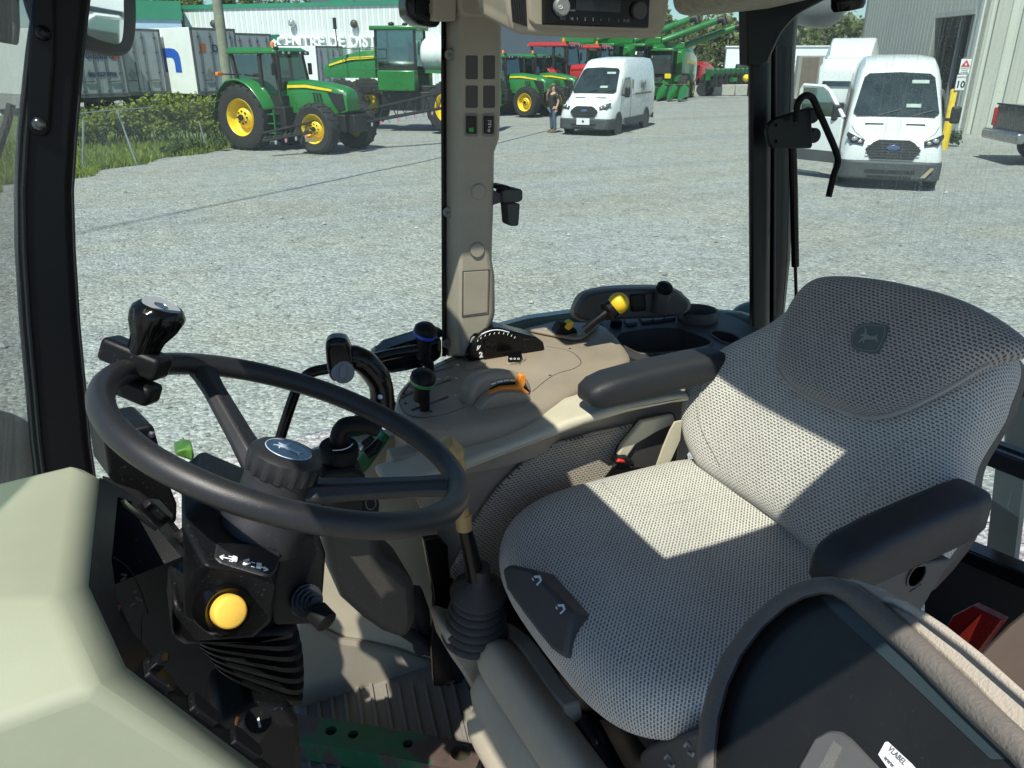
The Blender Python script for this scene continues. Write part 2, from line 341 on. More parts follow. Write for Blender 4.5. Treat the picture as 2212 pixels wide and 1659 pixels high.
# pillars
row_loft('front_pillar', [(-40,76,200),(105,55,184),(200,45,175),(300,35,167),(415,29,160),(540,31,164),(700,41,174),(850,55,188),(955,64,197),(1080,80,215)], M_frame, 1.42, 1.52, .008)
b = B()
for dx in (9, 21, 118): b.tube([ony((l+dx) if dx < 100 else r-3, y, 1.414) for y, l, r in [(-40,76,200),(105,55,184),(300,35,167),(415,29,160),(540,31,164),(700,41,174),(850,55,188),(955,64,197),(1080,80,215)]], .0022 if dx > 100 else .0035, 6)
b.obj('window_seal', M_rubber, cab)
pl = slab('bolt_plate', [(70,-20),(118,-20),(118,130),(112,200),(108,285),(98,296),(70,292),(58,275),(60,120)], lambda x, y: ony(x, y, 1.408), (0, .02, 0), M_frame, cab, bev=.004)
M_bolt = plas('bolt_steel', (.16, .16, .165), .25, metal=.9)
for x, y in ((93, 72), (84, 268)):
    q = B().lathe([(.0105, 0), (.0105, -.003), (.007, -.0075), (.0042, -.0085), (.0038, -.004), (0, -.004)], ony(x, y, 1.408), Y3, 18).obj('bolt', M_bolt if y > 100 else M_gloss, cab); q.parent = pl
row_loft('centre_pillar', [(-60,961,1078),(0,961,1081),(85,961,1083),(200,961,1081),(298,961,1078),(330,961,1067),(420,961,1066),(560,961,1062),(596,961,1068),(675,961,1069),(695,961,1064),(712,961,1058),(770,963,1056)], M_beige, 1.385, 1.5, .006, 'chamfer')
cp = bpy.data.objects['centre_pillar']
row_loft('pillar_seal', [(-60,953,962),(300,953,962),(770,957,964)], M_gloss, 1.43, 1.5, .002)
def rrect(x0, y0, x1, y1, r=5):
    pts = []
    for cx, cy, a0 in ((x1-r, y0+r, -90), (x1-r, y1-r, 0), (x0+r, y1-r, 90), (x0+r, y0+r, 180)):
        for k in range(4): q = R(a0+k*30); pts.append((cx+r*math.cos(q), cy+r*math.sin(q)))
    return pts
def onp(t): return lambda x, y: ony(x, y, t)
M_btn = plas('blank_switch', (.055, .052, .047), .5, .1); M_bez = plas('switch_bezel', (.20, .185, .155), .5)
for (x0, x1) in ((1005, 1033), (1043, 1070)):
    for (y0, y1) in ((119, 172), (184, 234)):
        slab('blank_switch', rrect(x0, y0, x1, y1, 4), onp(1.3848), (0, .006, 0), M_btn, cab, bev=.001)
    bz = slab('rocker_switch', rrect(x0, 245, x1, 295, 4), onp(1.383), (0, .006, 0), M_bez, cab, bev=.001)
    s_ = slab('rocker', rrect(x0+4, 251, x1-3, 289, 2), onp(1.379), (0, .006, 0), M_gloss, cab, bev=.002); s_.parent = bz
    if x0 < 1040:
        M_led = plas('green_legend', (.03, .30, .05), .5)
        q = slab('legend', rrect(1013, 276, 1023, 285, 1), onp(1.3785), (0, .001, 0), M_led, cab, bev=0)
    else:
        b = B()
        for yy in (264, 272): b.tube([ony(x, y, 1.3785) for x, y in ((1054,yy-3),(1061,yy-3),(1060,yy+2),(1055,yy+2),(1057,yy+5))], .0006, 5)
        b.tube([ony(1056+2*math.cos(a*.8), 282+2.5*math.sin(a*.8), 1.3785) for a in range(9)], .0006, 5); q = b.obj('legend', M_white, cab)
    q.parent = bz
for x, y in ((1033, 414), (1030, 540)):
    B().lathe([(.0155, .006), (.0155, -.001), (.0135, -.004), (0, -.0045)], ony(x, y, 1.385), Y3, 24).obj('plug', M_beige, cab)
cl = plas('screw_grey', (.16, .155, .14), .45)
for x, y, t in ((973, 118, 1.415), (968, 458, 1.425), (966, 741, 1.428)):
    B().lathe([(.010, .012), (.010, -.0035), (.0085, -.005), (.003, -.005), (.002, -.002), (0, -.002)], ony(x, y, t), Vector((.5, .86, 0)), 20).obj('screw', cl, cab)
b = B(); pth = [ony(x, y, 1.3845) for x, y in ((1000,586),(1057,582),(1055,677),(999,684))]
b.tube(pth, .0013, 6, True); b.obj('panel_seam', M_dgrey, cab)
slab('access_panel', [(1002,588),(1055,584),(1053,675),(1001,682)], onp(1.3838), (0, .004, 0), M_beige, cab, bev=.001)
# latch on the side window
lt = slab('window_latch', [(1064,410),(1086,418),(1089,436),(1064,444)], onp(1.40), (0, .03, 0), M_dgrey, cab, bev=.003)
for pts, nm, m in (([(1086,413),(1092,409),(1124,408),(1130,412),(1130,432),(1122,437),(1091,439),(1087,434)], 'latch_body', M_dgrey), ([(1096,440),(1124,440),(1121,486),(1117,489),(1104,489),(1100,486)], 'latch_lever', M_dgrey), ([(1071,409),(1075,402),(1084,399),(1100,402),(1112,409)], 'latch_knob', M_black)):
    q = slab(nm, pts, onp(1.392), (0, .035, 0), m, cab, bev=.005); q.parent = lt
# black cap at the top of the pillar
cap_ = slab('mirror_mount', [(882,-40),(880,10),(883,32),(892,46),(908,54),(930,58),(955,60),(957,-40)], onp(1.40), (0, .06, 0), M_gloss, cab, bev=.012, seg=4)
B().lathe([(.02, .0), (.02, -.006), (.012, -.007), (.012, -.002), (0, -.002)], ony(917, 18, 1.399), Y3, 6).obj('nut', M_black, cab)
slab('trim_block', [(936,-40),(937,38),(942,45),(985,45),(990,-40)], onp(1.375), (0, .04, 0), M_beige, cab, bev=.006)
slab('trim_cover', [(988,-40),(992,20),(1000,34),(1020,38),(1068,40),(1076,30),(1079,-40)], onp(1.368), (0, .04, 0), M_beige, cab, bev=.006)
# rear pillar, gusset, struts
row_loft('rear_pillar', [(-60,1614,1666),(130,1616,1666),(400,1617,1664),(720,1619,1662)], M_frame, 1.42, 1.52, .004)
row_loft('door_post', [(-60,1664,1735),(60,1664,1722),(140,1664,1717),(245,1662,1713),(420,1662,1711),(560,1662,1707),(740,1662,1688)], plas('post_paint', (.012, .013, .013), .35, var=.3, spec=.3), 1.47, 1.54, .003)
b = B(); b.tube([ony(x, y, 1.462) for x, y in ((1710,100),(1706,245),(1704,420),(1700,560),(1690,680))], .0014, 6); b.tube([ony(x, y, 1.462) for x, y in ((1676,100),(1674,300),(1672,680))], .003, 6)
b.obj('post_trim', M_dgrey, cab)
slab('pillar_gusset', [(1614,-60),(1616,142),(1646,144),(1658,135),(1665,116),(1686,72),(1706,47),(1728,27),(1778,0),(1850,-60)], onp(1.405), (0, .03, 0), M_frame, cab, bev=.004)
b = B(); b.tube([ony(x, y, 1.404) for x, y in crv([(1658,135),(1665,116),(1686,72),(1706,47),(1728,27),(1778,0),(1810,-20)], 4)], .0016, 6); b.obj('gusset_edge', M_grey, cab)
br = slab('hinge_bracket', [(1657,285),(1661,270),(1673,257),(1753,231),(1756,315),(1752,321),(1671,321),(1661,307)], onp(1.375), (0, .012, 0), M_frame, cab, bev=.003)
for x, y in ((1676, 270), (1676, 305)): q = B().lathe([(.006, 0), (.006, -.001), (.004, -.001), (.0035, .002), (0, .002)], ony(x, y, 1.375), Y3, 12).obj('bracket_hole', M_gloss, cab); q.parent = br
for x, y in ((1757, 250), (1760, 293)):
    q = B().lathe([(.015, -.004), (.017, 0), (.017, .014), (.013, .02)], ony(x, y, 1.385), Y3, 20).obj('bracket_washer', M_rubber, cab); q.parent = br
b = B(); b.tube([ony(x, y, 1.36) for x, y in crv([(1720,262),(1722,232),(1728,215),(1741,206),(1755,212),(1766,235),(1786,280),(1805,325),(1810,350),(1801,378),(1790,425)], 5)], .0075, 12); b.obj('window_handle', M_blackm, cab)
st = B().tube([ony(x, y, 1.40) for x, y in ((1712,312),(1715,420),(1718,575))], .0095, 14).obj('gas_strut', M_gloss, cab)
q = B().tube([ony(1718, 572, 1.40), ony(1720, 650, 1.40)], .0042, 10).obj('strut_rod', M_frame, cab); q.parent = st
q = B().tube([ony(1711, 276, 1.385), ony(1712, 314, 1.395)], [.0085, .0085], 12).obj('strut_end', M_black, cab); q.parent = st
lamp = B().lathe([(.001, .0), (.05, .006), (.075, .03), (.08, .06), (.08, .10)], onx(1748, 60, 1.75)+Vector((0, 0, .0)), Vector((.1, -.1, 1)), 24).obj('rear_work_lamp', plas('lamp_shell', (.18, .19, .19), .4), cab)
b = B(); b.lathe([(.0, 0), (.03, .004), (.034, .012), (.034, .03), (.026, .04), (.026, .08)], onx(1832, 25, 1.42), Vector((-.2, 0, 1)), 20); b.obj('wiper_motor_knob', M_gloss, cab)
# glazing
G_side = glass('side_glass', (.905, .968, .935), .05, .10, dscale=2.5)
G_rear = glass('rear_glass', (.905, .968, .935), .07, .42, dscale=2.5)
def pane(name, pts, m, th):
    return B().prism(pts, th).obj(name, m, cab, smooth=0)
pane('front_side_pane', [ony(x, y, 1.50) for x, y in ((120,-90),(964,-90),(964,860),(150,1080))], G_side, (0, .005, 0))
pane('rear_side_pane', [ony(x, y, 1.51) for x, y in ((1070,-90),(1640,-90),(1640,740),(1050,780))], G_side, (0, .005, 0))
pane('rear_pane', [onx(x, y, 1.53) for x, y in ((1700,-90),(2800,-90),(2800,1540),(1690,760))], G_rear, (.005, 0, 0))
pane('windscreen', [ony(74,-90,1.45), ony(74,-90,1.45)+(ony(-110,-90,1.25)-ony(74,-90,1.45))*4, ony(74,1100,1.45)+(ony(-110,1100,1.25)-ony(74,1100,1.45))*4, ony(74,1100,1.45)], G_side, (-.005, 0, 0))
# windscreen wiper seen at the edge
b = B(); b.tube([ony(24, 225, 1.7), ony(14, 270, 1.7), ony(-20, 370, 1.7)], .008, 6); b.tube([ony(20, 232, 1.72), ony(0, 330, 1.72), ony(-15, 380, 1.72)], .004, 6); b.obj('windscreen_wiper', M_dgrey, cab)
slab('windscreen_header', [(-60,-60),(-60,75),(-20,88),(38,98),(42,60),(38,-60)], onp(1.6), (0, .02, 0), M_frame, cab, bev=.004)
# rear window frame bars
def bar(name, p, q, w, t, m, up=Z3):
    d = (q-p).normalized(); n = d.cross(up).normalized(); u = n.cross(d)
    return B().prism([p-u*w/2-n*t/2, p+u*w/2-n*t/2, p+u*w/2+n*t/2, p-u*w/2+n*t/2], q-p).obj(name, m, cab, bev=.004)
M_bar = plas('bar_paint', (.02, .023, .03), .25)
bar('rear_window_bar', onx(2040, 945, 1.5), onx(2790, 1230, 1.5), .040, .03, M_bar)
bar('rear_window_bar', onx(2040, 920, 1.52), onx(2790, 1196, 1.52), .016, .03, M_gloss)
bar('rear_sill_bar', onx(2060, 1178, 1.5), onx(2790, 1487, 1.5), .035, .05, M_gloss)
slab('rear_lower_panel', [(1930,1185),(2110,1195),(2300,1280),(2800,1495),(2800,2100),(1750,2100)], lambda x, y: onx(x, y, 1.49), (.02, 0, 0), M_dark, cab, bev=0)
slab('rear_lamp_bracket', [(2160,1010),(2170,860),(2185,835),(2200,822),(2230,822),(2230,1010)], lambda x, y: onx(x, y, 1.75), (.04, 0, 0), plas('lamp_bracket_grey', (.08, .09, .085), .4), cab, bev=.012)
b = B(); b.tube([onx(2198, 850, 1.42), onx(2225, 795, 1.42)], .013, 12); b.obj('wiper_grip', M_black, cab)
slab('rear_guard', [(2128,1215),(2150,1010),(2212,1030),(2190,1215)], lambda x, y: onx(x, y, 1.9), (.02, 0, 0), plas('guard_grey', (.12, .14, .125), .5), cab, bev=0)
# outer fender beyond the right window
fp = [(1052,712),(1080,697),(1140,681),(1230,669),(1330,664),(1480,664),(1600,672),(1660,690)]
b = B(); b.loft([[ony(x, y, 1.60), ony(x, y+7, 1.57), ony(x, y+40, 1.56), ony(x, y+90, 1.58)] for x, y in fp], cap=False, closed=False); b.obj('fender', M_teal, cab, smooth=70)
b = B(); b.loft([[ony(x, y-1, 1.78), ony(x, y+6, 1.62), ony(x, y+16, 1.60)] for x, y in fp], cap=False, closed=False); b.obj('fender_edge', plas('fender_rubber', (.02, .025, .03), .4), cab, smooth=70)
b = B(); b.sph(ony(1625, 682, 1.75), .05, 16, 10, (1.6, 1, .9)); b.obj('fender_lamp', M_teal, cab)
# right footwell wall, lower skin of the console
slab('footwell_panel', [(640,1000),(760,960),(860,940),(1000,985),(1070,1130),(1060,1300),(985,1440),(930,1427),(860,1402),(800,1388),(745,1380),(690,1350),(640,1320)], onp(1.30), (0, .04, 0), M_cream, cab, bev=.006)
slab('footwell_skirt', [(640,1335),(690,1358),(745,1386),(800,1394),(860,1408),(930,1434),(1000,1462),(1010,1510),(640,1530)], onp(1.285), (0, .04, 0), plas('skirt_beige', (.30, .27, .21), .55, .1, 600), cab, bev=.008)
# ================================================================ STEERING WHEEL
dash = thing('instrument_panel', 'pale sage green dashboard cowl around black recessed gauges in front of the wheel', 'dashboard', (-.1, .7, 1.6))
WC = Vector((.1245, .8186, 2.259)); WN = Vector((.434, -.0136, 1.)).normalized(); WA = (Y3-WN*WN.y).normalized(); WB = WN.cross(WA).normalized()
def wp(a, r=.2, h=0.): return WC+(WA*math.cos(a)+WB*math.sin(a))*r+WN*h
def wang(px, py): p = onpl(px, py, WC, WN)-WC; return math.atan2(p.dot(WB), p.dot(WA))
sw = thing('steering_wheel', 'black steering wheel with grained rim and leaping stag badge on its hub', 'steering wheel', WC)
b = B(); b.tube([wp(2*math.pi*k/72, .1986) for k in range(72)], .0137, 16, True); b.obj('rim', M_leather, sw)
a1, a2 = wang(452, 800), wang(965, 1035); a3 = (a1+a2)/2+math.pi
d12 = (a2-a1+math.pi) % (2*math.pi)-math.pi; a3 = a1+d12/2+math.pi
HUBH = -.066
for a in (a1, a2):
    p0 = wp(a, .03, HUBH+.002); p1 = wp(a, .198, -.003); d = (p1-p0).normalized(); n = d.cross(WN).normalized(); u = n.cross(d)
    rings = []
    for t, wd, th in ((0, .020, .013), (.3, .017, .011), (.75, .015, .010), (.92, .017, .011), (1., .024, .010)):
        c = p0+(p1-p0)*t
        rings.append([c-n*wd+u*-th*.2, c-n*wd*.6+u*th, c+n*wd*.6+u*th, c+n*wd+u*-th*.2, c+n*wd*.7-u*th, c-n*wd*.7-u*th])
    B().loft(rings).obj('spoke', M_leather, sw, bev=.003)
hp = [(.036, -.075), (.037, -.03), (.0375, -.012)]
B().lathe([(.050, -.135), (.050, -.10), (.040, -.085), (.0385, -.048)], wp(0, 0, 0), WN, 36).obj('hub', M_leather, sw)
hb = B(); rings = []
for r, h, fl in ((.038, -.012, 0), (.0415, -.010, 1), (.0425, .004, 1), (.041, .012, 0), (.036, .0165, 0), (.028, .018, 0), (.0275, .0172, 0), (.0005, .0172, 0)):
    rings.append([wp(2*math.pi*k/96, r*(1-(.05 if fl and (k//3) % 2 else 0)), h) for k in range(96)])
rings = [[p-WN*.037 for p in r_] for r_ in rings]; hb.loft(rings); hubcap = hb.obj('hub_cap', M_leather, sw, smooth=35)
q = B().lathe([(.0272, .0), (.0272, .0010), (0, .0012)], wp(0, 0, -.0198), WN, 40).obj('badge', plas('badge_navy', (.012, .02, .035), .2, coat=.6), sw); q.parent = hubcap
STAG = [(-.95,.12),(-.72,.16),(-.55,.34),(-.62,.62),(-.78,.86),(-.66,.84),(-.52,.66),(-.50,.86),(-.42,.66),(-.40,.46),(-.30,.30),(.0,.22),(.30,.25),(.55,.40),(.72,.60),(.66,.30),(.92,-.05),(1.0,-.32),(.84,-.10),(.60,.02),(.30,-.06),(.0,-.10),(-.22,-.12),(-.40,-.30),(-.30,-.52),(-.42,-.50),(-.56,-.28),(-.66,-.36),(-.78,-.60),(-.82,-.48),(-.70,-.22),(-.50,-.02),(-.62,.04),(-.82,.02)]
def stag(name, o, xd, yd, sc_, mat, par, th=.0006):
    zd = xd.cross(yd).normalized()
    return B().prism([o+xd*(x*sc_)+yd*(y*sc_) for x, y in STAG], zd*th).obj(name, mat, par, smooth=0)
M_silv = plas('badge_silver', (.45, .55, .65), .35)
ang = wang(760, 1010); ex = (WA*math.cos(ang)+WB*math.sin(ang)); ey = WN.cross(ex)
q = stag('badge_stag', wp(0, 0, -.0186), ex, ey, .018, M_silv, sw); q.parent = hubcap
b = B(); b.tube([wp(2*math.pi*k/40, 0.0262, -.0186) for k in range(40)], .0006, 5, True); q = b.obj('badge_ring', M_silv, sw); q.parent = hubcap
# spinner knob clamped on the rim
ka = wang(285, 795); K0 = wp(ka, .2, 0); ktan = (-WA*math.sin(ka)+WB*math.cos(ka)); krad = (WA*math.cos(ka)+WB*math.sin(ka))
kb = B(); kc = K0+WN*.012
rotm = Matrix((krad, ktan, WN)).transposed()
kb.box(K0+WN*.013, (.072, .034, .028), rotm); kb.box(K0-WN*.021-krad*.006, (.058, .032, .024), rotm)
clamp = kb.obj('knob_clamp', M_black, sw, bev=.006, seg=3)
kax = (WN+rt*.16-fw*.10).normalized(); kO = K0+WN*.022-krad*.006
rings = []
for r, h in ((.015, 0), (.0155, .012), (.0165, .02), (.0235, .040), (.0255, .052), (.0250, .060), (.021, .067), (.0195, .0685), (.0190, .067), (.0005, .067)):
    tw = h*9
    rings.append([kO+kax*h*.90+(krad*math.cos(q)+ktan*math.sin(q))*r*1.14*(1-(.10*max(0, math.sin(10*(q+tw)))**2 if .015 < h < .056 else 0)) for q in [2*math.pi*k/96 for k in range(96)]])
kn = B().loft(rings).obj('spinner_knob', M_gloss, sw, smooth=40)
q = B().lathe([(.0208, .0604), (.0208, .0616), (.008, .0616), (.0072, .0604)], kO, kax, 32).obj('knob_cap', plas('knob_disc', (.30, .33, .35), .5), sw); q.parent = kn
q = B().lathe([(.0074, .0614), (.0066, .0620), (.005, .0593), (0, .0593)], kO, kax, 16).obj('knob_screw', M_steel, sw); q.parent = kn
# ================================================================ STEERING COLUMN
col = thing('steering_column', 'black steering column under the wheel with yellow release knob and ribbed rubber boot', 'steering column', (.1, .8, 1.6))
fv = [ony(*p) for p in ((390,1124,.80),(440,1078,.83),(621,1148,.83),(620,1196,.78),(443,1223,.722),(593,1243,.725),(598,1256,.735),(589,1345,.735),(545,1385,.735),(470,1373,.735),(397,1339,.765),(397,1284,.765),(408,1238,.768))]
loop = [0,1,2,3,5,6,7,8,9,10,11,12]
bv = [fv[k]+Vector((.01, .13, 0)) for k in loop]; n = len(loop); b = B()
b.add(fv+bv, [(0,1,2,3,5,4)[::-1], (0,4,11,12)[::-1], (4,5,6,7,8,9,10,11)[::-1], tuple(13+k for k in range(n))]+[(loop[k], loop[(k+1) % n], 13+(k+1) % n, 13+k) for k in range(n)])
o = b.obj('column_shroud', M_black, col, bev=.010, seg=4, smooth=60)
import bmesh
bm_ = bmesh.new(); bm_.from_mesh(o.data); bmesh.ops.recalc_face_normals(bm_, faces=bm_.faces); bm_.to_mesh(o.data); bm_.free()
slab('switch_pod', [(615,1140),(690,1156),(706,1200),(700,1280),(694,1335),(676,1352),(590,1355),(585,1260)], onp(.80), (0, .07, 0), M_black, col, bev=.012, seg=4)
# sloped face with the travel arrows
pa, pn = plane3(fv[4], fv[5], (fv[1]+fv[2])/2)
def fa(x, y): return onpl(x, y, pa, pn)
vv = pn if pn.dot(CAM-pa) < 0 else -pn
pl = slab('arrow_plate', [(468,1172),(560,1178),(607,1196),(598,1230),(588,1243),(570,1244),(475,1216),(462,1206)], lambda x, y: fa(x, y)-vv*.0015, vv*.004, plas('plate_black', (.018, .019, .02), .4, .2, 500), col, bev=.003)
ax_, ay_ = (fa(580, 1232)-fa(474, 1207)).normalized(), (fa(520, 1150)-fa(530, 1220)).normalized()
up_ = -vv*.0022
b = B()
def seg2(x0, y0, x1, y1, r=.0008): b.tube([fa(x0, y0)+up_, fa(x1, y1)+up_], r, 5)
seg2(474,1206,500,1212); seg2(474,1206,482,1203); seg2(474,1206,480,1212); seg2(553,1225,577,1234); seg2(577,1234,568,1228); seg2(577,1234,568,1236)
for x, y in ((504, 1213), (556, 1228)): b.prism([fa(x-4,y-6)+up_, fa(x+6,y-4)+up_, fa(x+5,y+5)+up_, fa(x-5,y+3)+up_], up_)
for x, y in ((492,1205),(493,1215),(541,1218),(541,1227)): seg2(x, y, x+8, y+2, .0006)
q = b.obj('arrow_mark', M_white, col); q.parent = pl
q = text('lettering', 'N', .013, fa(529, 1218)+up_, Y3, -X3, M_white, col, bold=.0004); q.parent = pl
# yellow knob
kp = ony(493, 1320, .708); kd = (CAM-ony(470, 1290, .8)).normalized(); kd = (kd+Vector((.25, 0, -.25))).normalized()
B().lathe([(.027, .02), (.027, -.004), (.023, -.011), (.0185, -.006)], kp+kd*-.011, -kd, 32).obj('knob_collar', M_gloss, col)
B().lathe([(.0165, -.03), (.0172, .005), (.0165, .0085), (.014, .0100), (0, .0103)], kp, kd, 32).obj('release_knob', M_yel2, col, smooth=50)
b = B(); b.lathe([(.021, .0), (.020, .006), (.017, .006), (.017, .012), (.0135, .012), (.0135, .017), (.010, .017), (.010, .022), (.007, .022), (.0065, .03)], ony(660, 1298, .795), (CAM-ony(660,1298,.8)).normalized()+Vector((.35,0,-.2)), 24); b.obj('switch_boot', plas('boot_gloss', (.03, .032, .032), .3, .4, 300), col)
b = B(); sp = ony(672, 1308, .77); se = ony(706, 1344, .745); b.tube([sp, sp+(se-sp)*.35], .003, 8)
b.tube([sp+(se-sp)*.3, sp+(se-sp)*.36, se, se+(se-sp)*.06], [.005, .0135, .0135, .011], 16); b.obj('stalk_switch', M_blackm, col)
# ribbed boot
rings = []; NF = 8
def brow(f):     # left px, right px, y at left, y at right
    return (372+f*85, 640+f*22, 1345+f*100, 1335+f*205)
for k in range(NF):
    for ph, ins in ((0., 10), (.22, 0), (.62, 0), (.86, 10)):
        f = (k+ph)/NF; xl, xr, yl, yr = brow(f)
        l0, r0 = ony(xl+ins, yl, .83), ony(xr-ins*1.2+14*math.sin(math.pi*f), yr, .83)
        dn = Y3*(.075-(.008 if ins else 0)); ring = []
        m = (l0+r0)/2; hx = (r0-l0)/2
        for q in range(28):
            a = 2*math.pi*q/28; ca, sa = math.cos(a), math.sin(a)
            e = lambda v: math.copysign(abs(v)**.45, v)
            ring.append(m+hx*e(ca)+dn*e(sa)+Y3*.065)
        rings.append(ring)
B().loft(rings).obj('rubber_boot', M_black, col, smooth=35)
slab('dash_back', [(222,1050),(300,1075),(345,1110),(402,1180),(412,1300),(470,1420),(455,1560),(560,1720),(180,1720),(200,1200)], onp(1.0), (0, .03, 0), M_dark, dash, bev=0)
slab('boot_collar', [(375,1300),(420,1330),(560,1372),(640,1350),(640,1385),(570,1395),(470,1398),(395,1402),(370,1380)], onp(.80), (0, .09, 0), M_black, col, bev=.01)
slab('column_base', [(540,1520),(620,1530),(645,1560),(655,1690),(450,1700),(470,1560)], onp(.80), (0, .1, 0), M_black, col, bev=.008)
dk = ony(550, 1567, .755)
kd2 = Vector((.30, -.45, .84)).normalized()
B().lathe([(.018, -.03), (.017, .0), (.0155, .003), (0, .003)], dk+kd2*.012, kd2, 24).obj('dial', M_black, col)
b = B(); tdir = (ond(557, 1560, .9)-ond(553, 1580, .9)).normalized(); b.prism([dk+kd2*.0156+Vector(p) for p in ((-.0012,-.012,0),(.0012,-.012,0),(.0012,.012,0),(-.0012,.012,0))], kd2*.0006); b.obj('dial_mark', M_white, col)
b = B(); b.tube([ony(x, y, .78) for x, y in crv([(515,1548),(510,1560),(514,1578),(528,1590),(548,1593)], 3)], .0018, 6); b.obj('dial_scale', plas('orange_print', (.5, .17, .02), .6), col)
# ================================================================ INSTRUMENT PANEL
z1 = 2.20
Bz1, Bz2, Bz4 = onz(215, 1030, z1), onz(192, 1266, z1), ony(553, 1654, .60)
bp0, bn = plane3(Bz1, Bz2, Bz4)
def bz(x, y, off=0.): return onpl(x, y, bp0+X3*off, bn)
Bz3 = bz(272, 1441); Bz5 = bz(700, 1760); Bz0 = bz(400, 1195)
R1, R2 = onz(155, 1002, z1+.012), onz(112, 1294, z1+.012)
R4 = ony(462, 1659, .575); rp, rn = plane3(R1, R2, R4); R3 = onpl(200, 1489, rp, rn); R5 = onpl(600, 1760, rp, rn)
R0 = onpl(300, 1090, rp, rn)
fwd_ = Vector((-.5, 0, 0))
L1 = R1+Vector((-.45, .0, -.03)); L2 = R2+Vector((-.45, -.0, -.04)); L3 = R3+Vector((-.45, -.01, -.03)); L5 = R5+Vector((-.45, 0, -.03)); L0 = R0+Vector((-.4, .03, -.03))
b = B(); V = [Bz0, Bz1, Bz2, Bz3, Bz4, Bz5, R0, R1, R2, R3, R4, R5, L0, L1, L2, L3, L5]
b.add(V, [(1, 7, 8, 2), (2, 8, 9, 3), (3, 9, 10, 4), (4, 10, 11, 5), (0, 6, 7, 1), (7, 13, 14, 8), (8, 14, 15, 9), (9, 15, 16, 11, 10), (6, 12, 13, 7)])
o = b.obj('cowl', M_sage, dash, smooth=30, bev=.009, seg=4)
sld = o.modifiers.new('Solid', 'SOLIDIFY'); sld.thickness = .004; sld.offset = -1
# black bezel ring and gauge recess
outer = [bz(*p) for p in ((408,1200),(330,1105),(275,1062),(215,1031),(193,1266),(273,1441),(553,1653),(700,1765))]
inner = [bz(*p) for p in ((392,1203),(322,1120),(285,1084),(254,1073),(241,1210),(258,1330),(400,1500),(640,1700))]
inner2 = [bz(*p) for p in ((385,1205),(322,1122),(285,1086),(255,1075),(243,1210),(262,1330),(470,1520),(690,1690))]
b = B(); n = len(outer); nb = bn if bn.dot(CAM-bp0) > 0 else -bn
b.add(outer+inner, [(i, i+1, n+i+1, n+i) for i in range(n-1)])
dp = Vector((-.10, 0, -.02))
b.add(inner+[p+dp for p in inner], [(i, i+1, n+i+1, n+i) for i in range(n-1)])
b.obj('bezel', M_black, dash, smooth=30)
B().ngon([bz(*p)+dp for p in ((420,1190),(320,1085),(230,1040),(215,1210),(235,1345),(330,1480),(640,1760),(760,1760),(560,1480),(480,1300))]).obj('gauge_face', M_dark, dash, smooth=0)
def gf(x, y): return onpl(x, y, bp0+Vector((-.05, 0, -.01)), bn)
b = B(); b.tube([gf(x, y) for x, y in crv([(244,1203),(275,1225),(300,1265),(316,1310),(320,1325),(308,1330),(306,1390)], 4)], .0009, 6); b.obj('lens_edge', M_dgrey, dash)
b = B()
for x0, y0, x1, y1 in ((262,1241,273,1242),(261,1254,271,1247),(287,1281,293,1278),(291,1290,306,1298),(280,1309,290,1303)): b.tube([gf(x0, y0), gf(x1, y1)], .0012, 5)
b.obj('gauge_needle', M_grey, dash)
B().prism([gf(*p) for p in ((243,1300),(262,1308),(257,1323),(250,1318))], (-.002, 0, 0)).obj('warning_light', plas('gauge_red', (.35, .03, .02), .5), dash)
# rockers along the bezel
for pts in ([(307,1086),(330,1088),(348,1108),(362,1122),(358,1132),(345,1125),(325,1105),(313,1098)], [(380,1148),(396,1162),(396,1172),(386,1160)]):
    B().prism([bz(*p)+nb*.010 for p in pts], -nb*.014).obj('rocker_switch', M_black, dash, bev=.002)
for x, y in ((318,1455), (415,1528), (505,1600)):
    pts = [(x-10,y-28),(x+6,y-20),(x+50,y+18),(x+56,y+40),(x+46,y+44),(x-6,y+8)]
    B().prism([bz(*p)+nb*.006 for p in pts], -nb*.012).obj('rocker_switch', M_black, dash, bev=.002)
B().prism([bz(*p)+nb*.016 for p in ((316,1430),(341,1428),(336,1459),(310,1457))], -nb*.02).obj('rocker_toggle', M_black, dash, bev=.003)
# black box beyond the wheel and the small green lever
bx = slab('monitor_box', [(224,940),(320,919),(333,920),(349,980),(372,1060),(384,1090),(383,1126),(372,1138),(300,1110),(236,1030)], onp(1.02), (-.02, .08, 0), M_black, dash, bev=.010, seg=4)
q = B().lathe([(.0045, 0), (.004, -.002), (0, -.003)], ony(328, 938, 1.02), Y3, 14).obj('screw', M_steel, dash); q.parent = bx
slab('green_lever', [(378,976),(400,968),(417,970),(420,988),(416,997),(380,985)], onp(1.25), (0, .04, 0), plas('lever_green', (.13, .30, .05), .4), dash, bev=.005)
# exhaust elbow seen past the windscreen
b = B(); b.tube(crv([ony(-40, 950, 1.5), ony(5, 960, 1.5), ony(40, 1005, 1.5), ony(55, 1090, 1.5)], 4), .055, 16); b.obj('intake_hose', M_rubber, cab)
